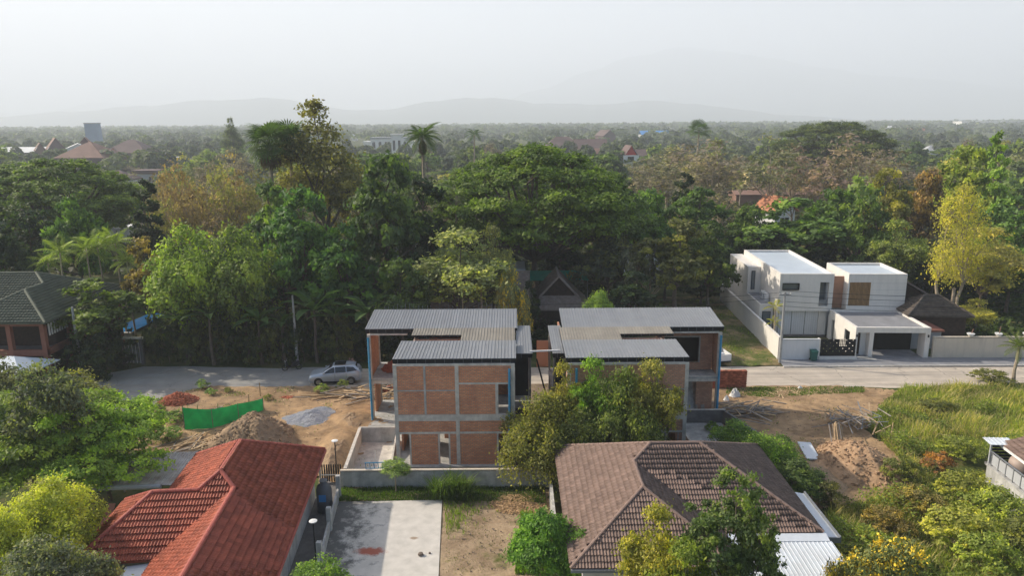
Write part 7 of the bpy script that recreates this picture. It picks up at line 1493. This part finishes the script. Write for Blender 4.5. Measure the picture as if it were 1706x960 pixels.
for _i, (_p, _q, _h) in enumerate([(1484, 735, 1.4), (1450, 708, 1.0), (434, 662, 1.3), (415, 672, .8), (364, 692, 1.0), (330, 690, .8)]):
    x, y = at(_p, _q); o = MB().bar((0, 0, 0), (.02, 0, _h), .06).obj('stake', 'wood'); o.location = (x, y, 0); tag(o, 'upright marker stake ' + ['right of the orange mound', 'behind the orange mound poles', 'behind the right half of the green net', 'behind the middle of the green net', 'behind the left half of the green net', 'near the brick rubble'][_i], 'stake', 'marker stakes')
def rubble(name, label, cat, px, py, rx, ry, h, n, m, sz=(.2, .1, .07), seed=1, z0=.02, xy=None):
    x, y = at(px, py) if xy is None else xy; rnd = random.Random(seed); mb = MB()
    for i in range(n):
        a = rnd.uniform(0, 2 * PI); q = rnd.random() ** .5; cx, cy = rx * q * math.cos(a), ry * q * math.sin(a); cz = h * max(0, 1 - q) ** .8 + rnd.uniform(0, .05); e = Euler((rnd.uniform(-.6, .6), rnd.uniform(-.6, .6), rnd.uniform(0, 3.1))).to_matrix(); s_ = rnd.uniform(.6, 1.25)
        b = MB().box(-sz[0] / 2 * s_, sz[0] / 2 * s_, -sz[1] / 2 * s_, sz[1] / 2 * s_, -sz[2] / 2 * s_, sz[2] / 2 * s_); mb.add([tuple(e @ Vector(v) + Vector((cx, cy, cz))) for v in b.v], b.f)
    mb.lathe([(rx * .96, 0), (rx * .6, h * .38), (rx * .25, h * .72), (.02, h * .9)], (0, 0, 0), 16); k = len(mb.v) - 64
    for i in range(k, len(mb.v)): v = mb.v[i]; mb.v[i] = (v[0], v[1] * ry / rx, v[2])
    t = thing(name, label, cat, (x, y, z0)); o = mb.obj('pieces', m, t, kind='stuff'); return t
rubble('brick_rubble', 'large heap of broken orange bricks left of the green net', 'brick heap', 297, 670, 1.65, 1.25, .8, 900, 'loose_brick', seed=1)
rubble('brick_rubble', 'flat scatter of bright orange brick bits on the sandy plot', 'brick heap', 481, 664, .75, .35, .08, 90, 'loose_brick', (.14, .1, .07), 2)
rubble('brick_rubble', 'heap of red bricks on the upper floor of the left brick house', 'brick heap', 0, 0, 1.6, 1.1, 1.1, 600, 'loose_brick', seed=3, z0=3.46, xy=(-8.9, 56.0))
rubble('brick_rubble', 'small orange brick stack under the left brick house wing', 'brick heap', 648, 652, .6, .4, .4, 120, 'loose_brick', seed=4)
rubble('leaf_litter', 'drift of dry fallen leaves against the grey wall near the creeper tree', 'fallen leaves', 868, 842, 1.9, 1.2, .10, 1800, 'dry_leaf', (.13, .09, .01), 5)
# neat brick stack: courses of real bricks
_x, _y = at(1222, 650); _st = thing('brick_stack', 'tall neat stack of new red bricks right of the right brick house', 'brick stack', (_x - .3, _y + .3, 0.02)); _k = 0; _L = 3.1; _bm = MB().box(-.1, .1, -.05, .05, 0, .075).mesh('brick', 'red_brick_stack'); _rest = MB(); _rnd = random.Random(3)
for _lay in range(21):
    for _i in range(15):
        for _r in range(3):
            cx, cy, cz = -_L / 2 + _i * .207 + _rnd.uniform(-.008, .008) + (.05 if _lay % 2 else 0), _r * .11 + _rnd.uniform(-.01, .01), _lay * .078
            if _r == 0 or _lay == 20:
                if _k < 300: o = link('brick', _bm, _st); o.location = (cx, cy, cz); _k += 1; continue
            _rest.box(cx - .1, cx + .1, cy - .05, cy + .05, cz, cz + .075)
_rest.obj('bricks', 'red_brick_stack_many', _st, kind='stuff')
# tarp, bags, sheet, boards at the right house
def crumpled(name, label, cat, px, py, rx, ry, h, m, seed):
    x, y = at(px, py); rnd = random.Random(seed); mb = MB(); NR, NT = 7, 18
    for i in range(NR + 1):
        for k in range(NT):
            a = 2 * PI * k / NT; q = i / NR; mb.v.append((rx * q * math.cos(a) * rnd.uniform(.85, 1.15), ry * q * math.sin(a) * rnd.uniform(.85, 1.15), h * (1 - q ** 2) * rnd.uniform(.6, 1.2) if i < NR else .0))
    for i in range(NR):
        for k in range(NT): mb.f.append((i * NT + k, (i + 1) * NT + k, (i + 1) * NT + (k + 1) % NT, i * NT + (k + 1) % NT))
    o = mb.obj(name, m); o.location = (x, y, .05); tag(o, label, cat); return o
crumpled('tarpaulin', 'crumpled blue tarpaulin at the foot of the right brick house', 'tarpaulin', 1219, 705, .75, .42, .4, 'blue_tarp', 1)
crumpled('rubble_bag', 'white plastic sacks on the plank heap', 'sacks', 1224, 662, .5, .35, .7, 'white_plastic', 2); crumpled('rubble_bag', 'small white sack beside the brick stack', 'sack', 1210, 668, .25, .2, .4, 'white_plastic', 3)
crumpled('rubble_bag', 'yellow board scrap at the tarpaulin', 'scrap', 1240, 712, .35, .2, .1, 'wood', 4); crumpled('rubble_bag', 'little white bag near the lane weeds', 'sack', 1333, 648, .22, .15, .2, 'white_plastic', 5); crumpled('rubble_bag', 'white scrap on the right end of the plank heap', 'scrap', 1262, 692, .4, .2, .1, 'white_plastic', 6); crumpled('rubble_bag', 'white scrap behind the rear wheel of the car', 'scrap', 580, 648, .25, .2, .2, 'white_plastic', 7)
_x, _y = at(1347, 757); _t = thing('roofing_sheet', 'stack of white roofing sheets lying on the dark earth', 'roofing sheets', (_x, _y, .05), R(-8)); box(-.45, .45, -1.3, 1.4, .16, .22).obj('sheet', 'white_sheet', _t); box(-.42, .48, -1.25, 1.45, .08, .14).obj('sheet', 'white_sheet', _t)
for y in (-.9, .9): box(-.5, .5, y - .05, y + .05, 0, .08).obj('batten', 'wood', _t)
_t = thing('leaning_boards', 'tall grey boards leaning under the right wing of the right brick house', 'boards', (12.6, 54.3, .12))
for i, (x, w_) in enumerate(((0.0, .5), (.95, .9), (1.75, .35), (2.35, .3))): MB().slab([(x, 0, .0), (x + w_, 0, .0), (x + w_ * .92, 1.1, 2.5), (x + .05, 1.1, 2.5)], .05).obj('board', 'concrete_grey' if i < 2 else 'old_wood', _t)
_b = MB().lathe([(.02, 0), (.16, .05), (.13, .14), (.02, .17)], (0, 0, 0), 9).obj('stone', 'stone'); _b.location = (*at(701, 929), .1); tag(_b, 'brown stone lying on the concrete slab', 'stone')
_b = MB().lathe([(.01, 0), (.07, .02), (.05, .08), (.01, .09)], (0, 0, 0), 8).obj('stone', 'stone'); _b.location = (*at(716, 926), .1); tag(_b, 'tiny dark pebble beside the brown stone on the slab', 'stone')
# pool beyond the gate and the barred gate
_x, _y = at(225, 545); ground_sheet('pool_water', [(_x - 1.6, _y - 3.5), (_x + 1.3, _y - 3.5), (_x + 1.9, _y + 4.5), (_x - .6, _y + 5)], .35, 'pool_blue', 'blue pool glimpsed beyond the barred gate'); box(_x - 1.8, _x + 1.5, _y - 3.9, _y - 3.5, 0, .42).obj('pool_edge', 'concrete', label='rim of the blue pool', kind='structure')
_x, _y = at(223, 607); _t = thing('barred_gate', 'white barred gate in the dark hedge at the bend of the lane', 'gate', (_x, 68.0, 0))
for i in range(9): box(-.7 + i * .17, -.64 + i * .17, -.02, .02, .1, 2.2).obj('bar', 'far_white' if i % 2 == 0 else 'steel_grey', _t)
for z in (.2, 2.0): box(-.75, .8, .021, .05, z, z + .08).obj('rail', 'steel_grey', _t)
for x in (-.95, .95): box(x - .14, x + .14, -.15, .15, 0, 2.6).obj('post', 'concrete_dark', _t)
box(-1.2, 1.3, -.3, .3, 2.61, 2.7).obj('canopy', 'concrete', _t)
# white block at the right edge of the lane
_t = box(48.3, 49.6, 60.6, 61.4, 0, .9).obj('kerb_block', 'white_wall'); tag(_t, 'white masonry block at the lane edge, cut by the right frame', 'block')

def debris(name, label, poly, n, mats, seed):
    rnd = random.Random(seed); xs = [q[0] for q in poly]; ys = [q[1] for q in poly]; mb = MB()
    for _ in range(n):
        x, y = rnd.uniform(min(xs), max(xs)), rnd.uniform(min(ys), max(ys))
        if not inside((x, y), poly): continue
        l, w_, a = (rnd.uniform(.05, .28) if mats == 'wood' else rnd.uniform(.03, .09)), rnd.uniform(.03, .07), rnd.random() * 3.1; mb.bar((x - l / 2 * math.cos(a), y - l / 2 * math.sin(a), .09), (x + l / 2 * math.cos(a), y + l / 2 * math.sin(a), .09 + rnd.uniform(0, .05)), w_, w_ * .7)
    o = mb.obj(name, mats, kind='stuff'); o['label'] = label
debris('debris', 'bits of timber strewn over the left building plot', left_lot, 260, 'wood', 1); debris('debris', 'brick and clod bits strewn over the left building plot', left_lot, 420, 'stone', 2)
debris('debris', 'bits of timber strewn over the right building plot', right_lot, 200, 'wood', 3); debris('debris', 'stones strewn over the right building plot', right_lot, 420, 'stone', 4); debris('debris', 'pebbles strewn over the dry yard', [(-3, 26), (2, 26), (2, 41), (-3, 41)], 260, 'stone', 5)

_pa, _pb2, _pc = (aty(120, 512, 64)[0], 64, 7.4), (aty(487, 492, 67.2)[0], 67.2, 6.9), (25.3, 66.9, 7.0)
for i, (a, b, dz) in enumerate(((_pa, _pb2, 0), (_pa, _pb2, -.5), (_pb2, _pc, 0), (_pb2, _pc, -.5))):
    mb = MB(); a, b = Vector(a), Vector(b); mb.tube([a.lerp(b, k / 16) + Vector((0, 0, dz - 1.0 * (1 - ((k - 8) / 8) ** 2))) for k in range(17)], .016, 4)
    tag(mb.obj('power_line', 'cable'), ['upper wire sagging between the left pole and the hedge pole', 'lower wire sagging between the left pole and the hedge pole', 'upper wire running behind both brick house roofs', 'lower wire running behind both brick house roofs'][i], 'cable', 'power lines')
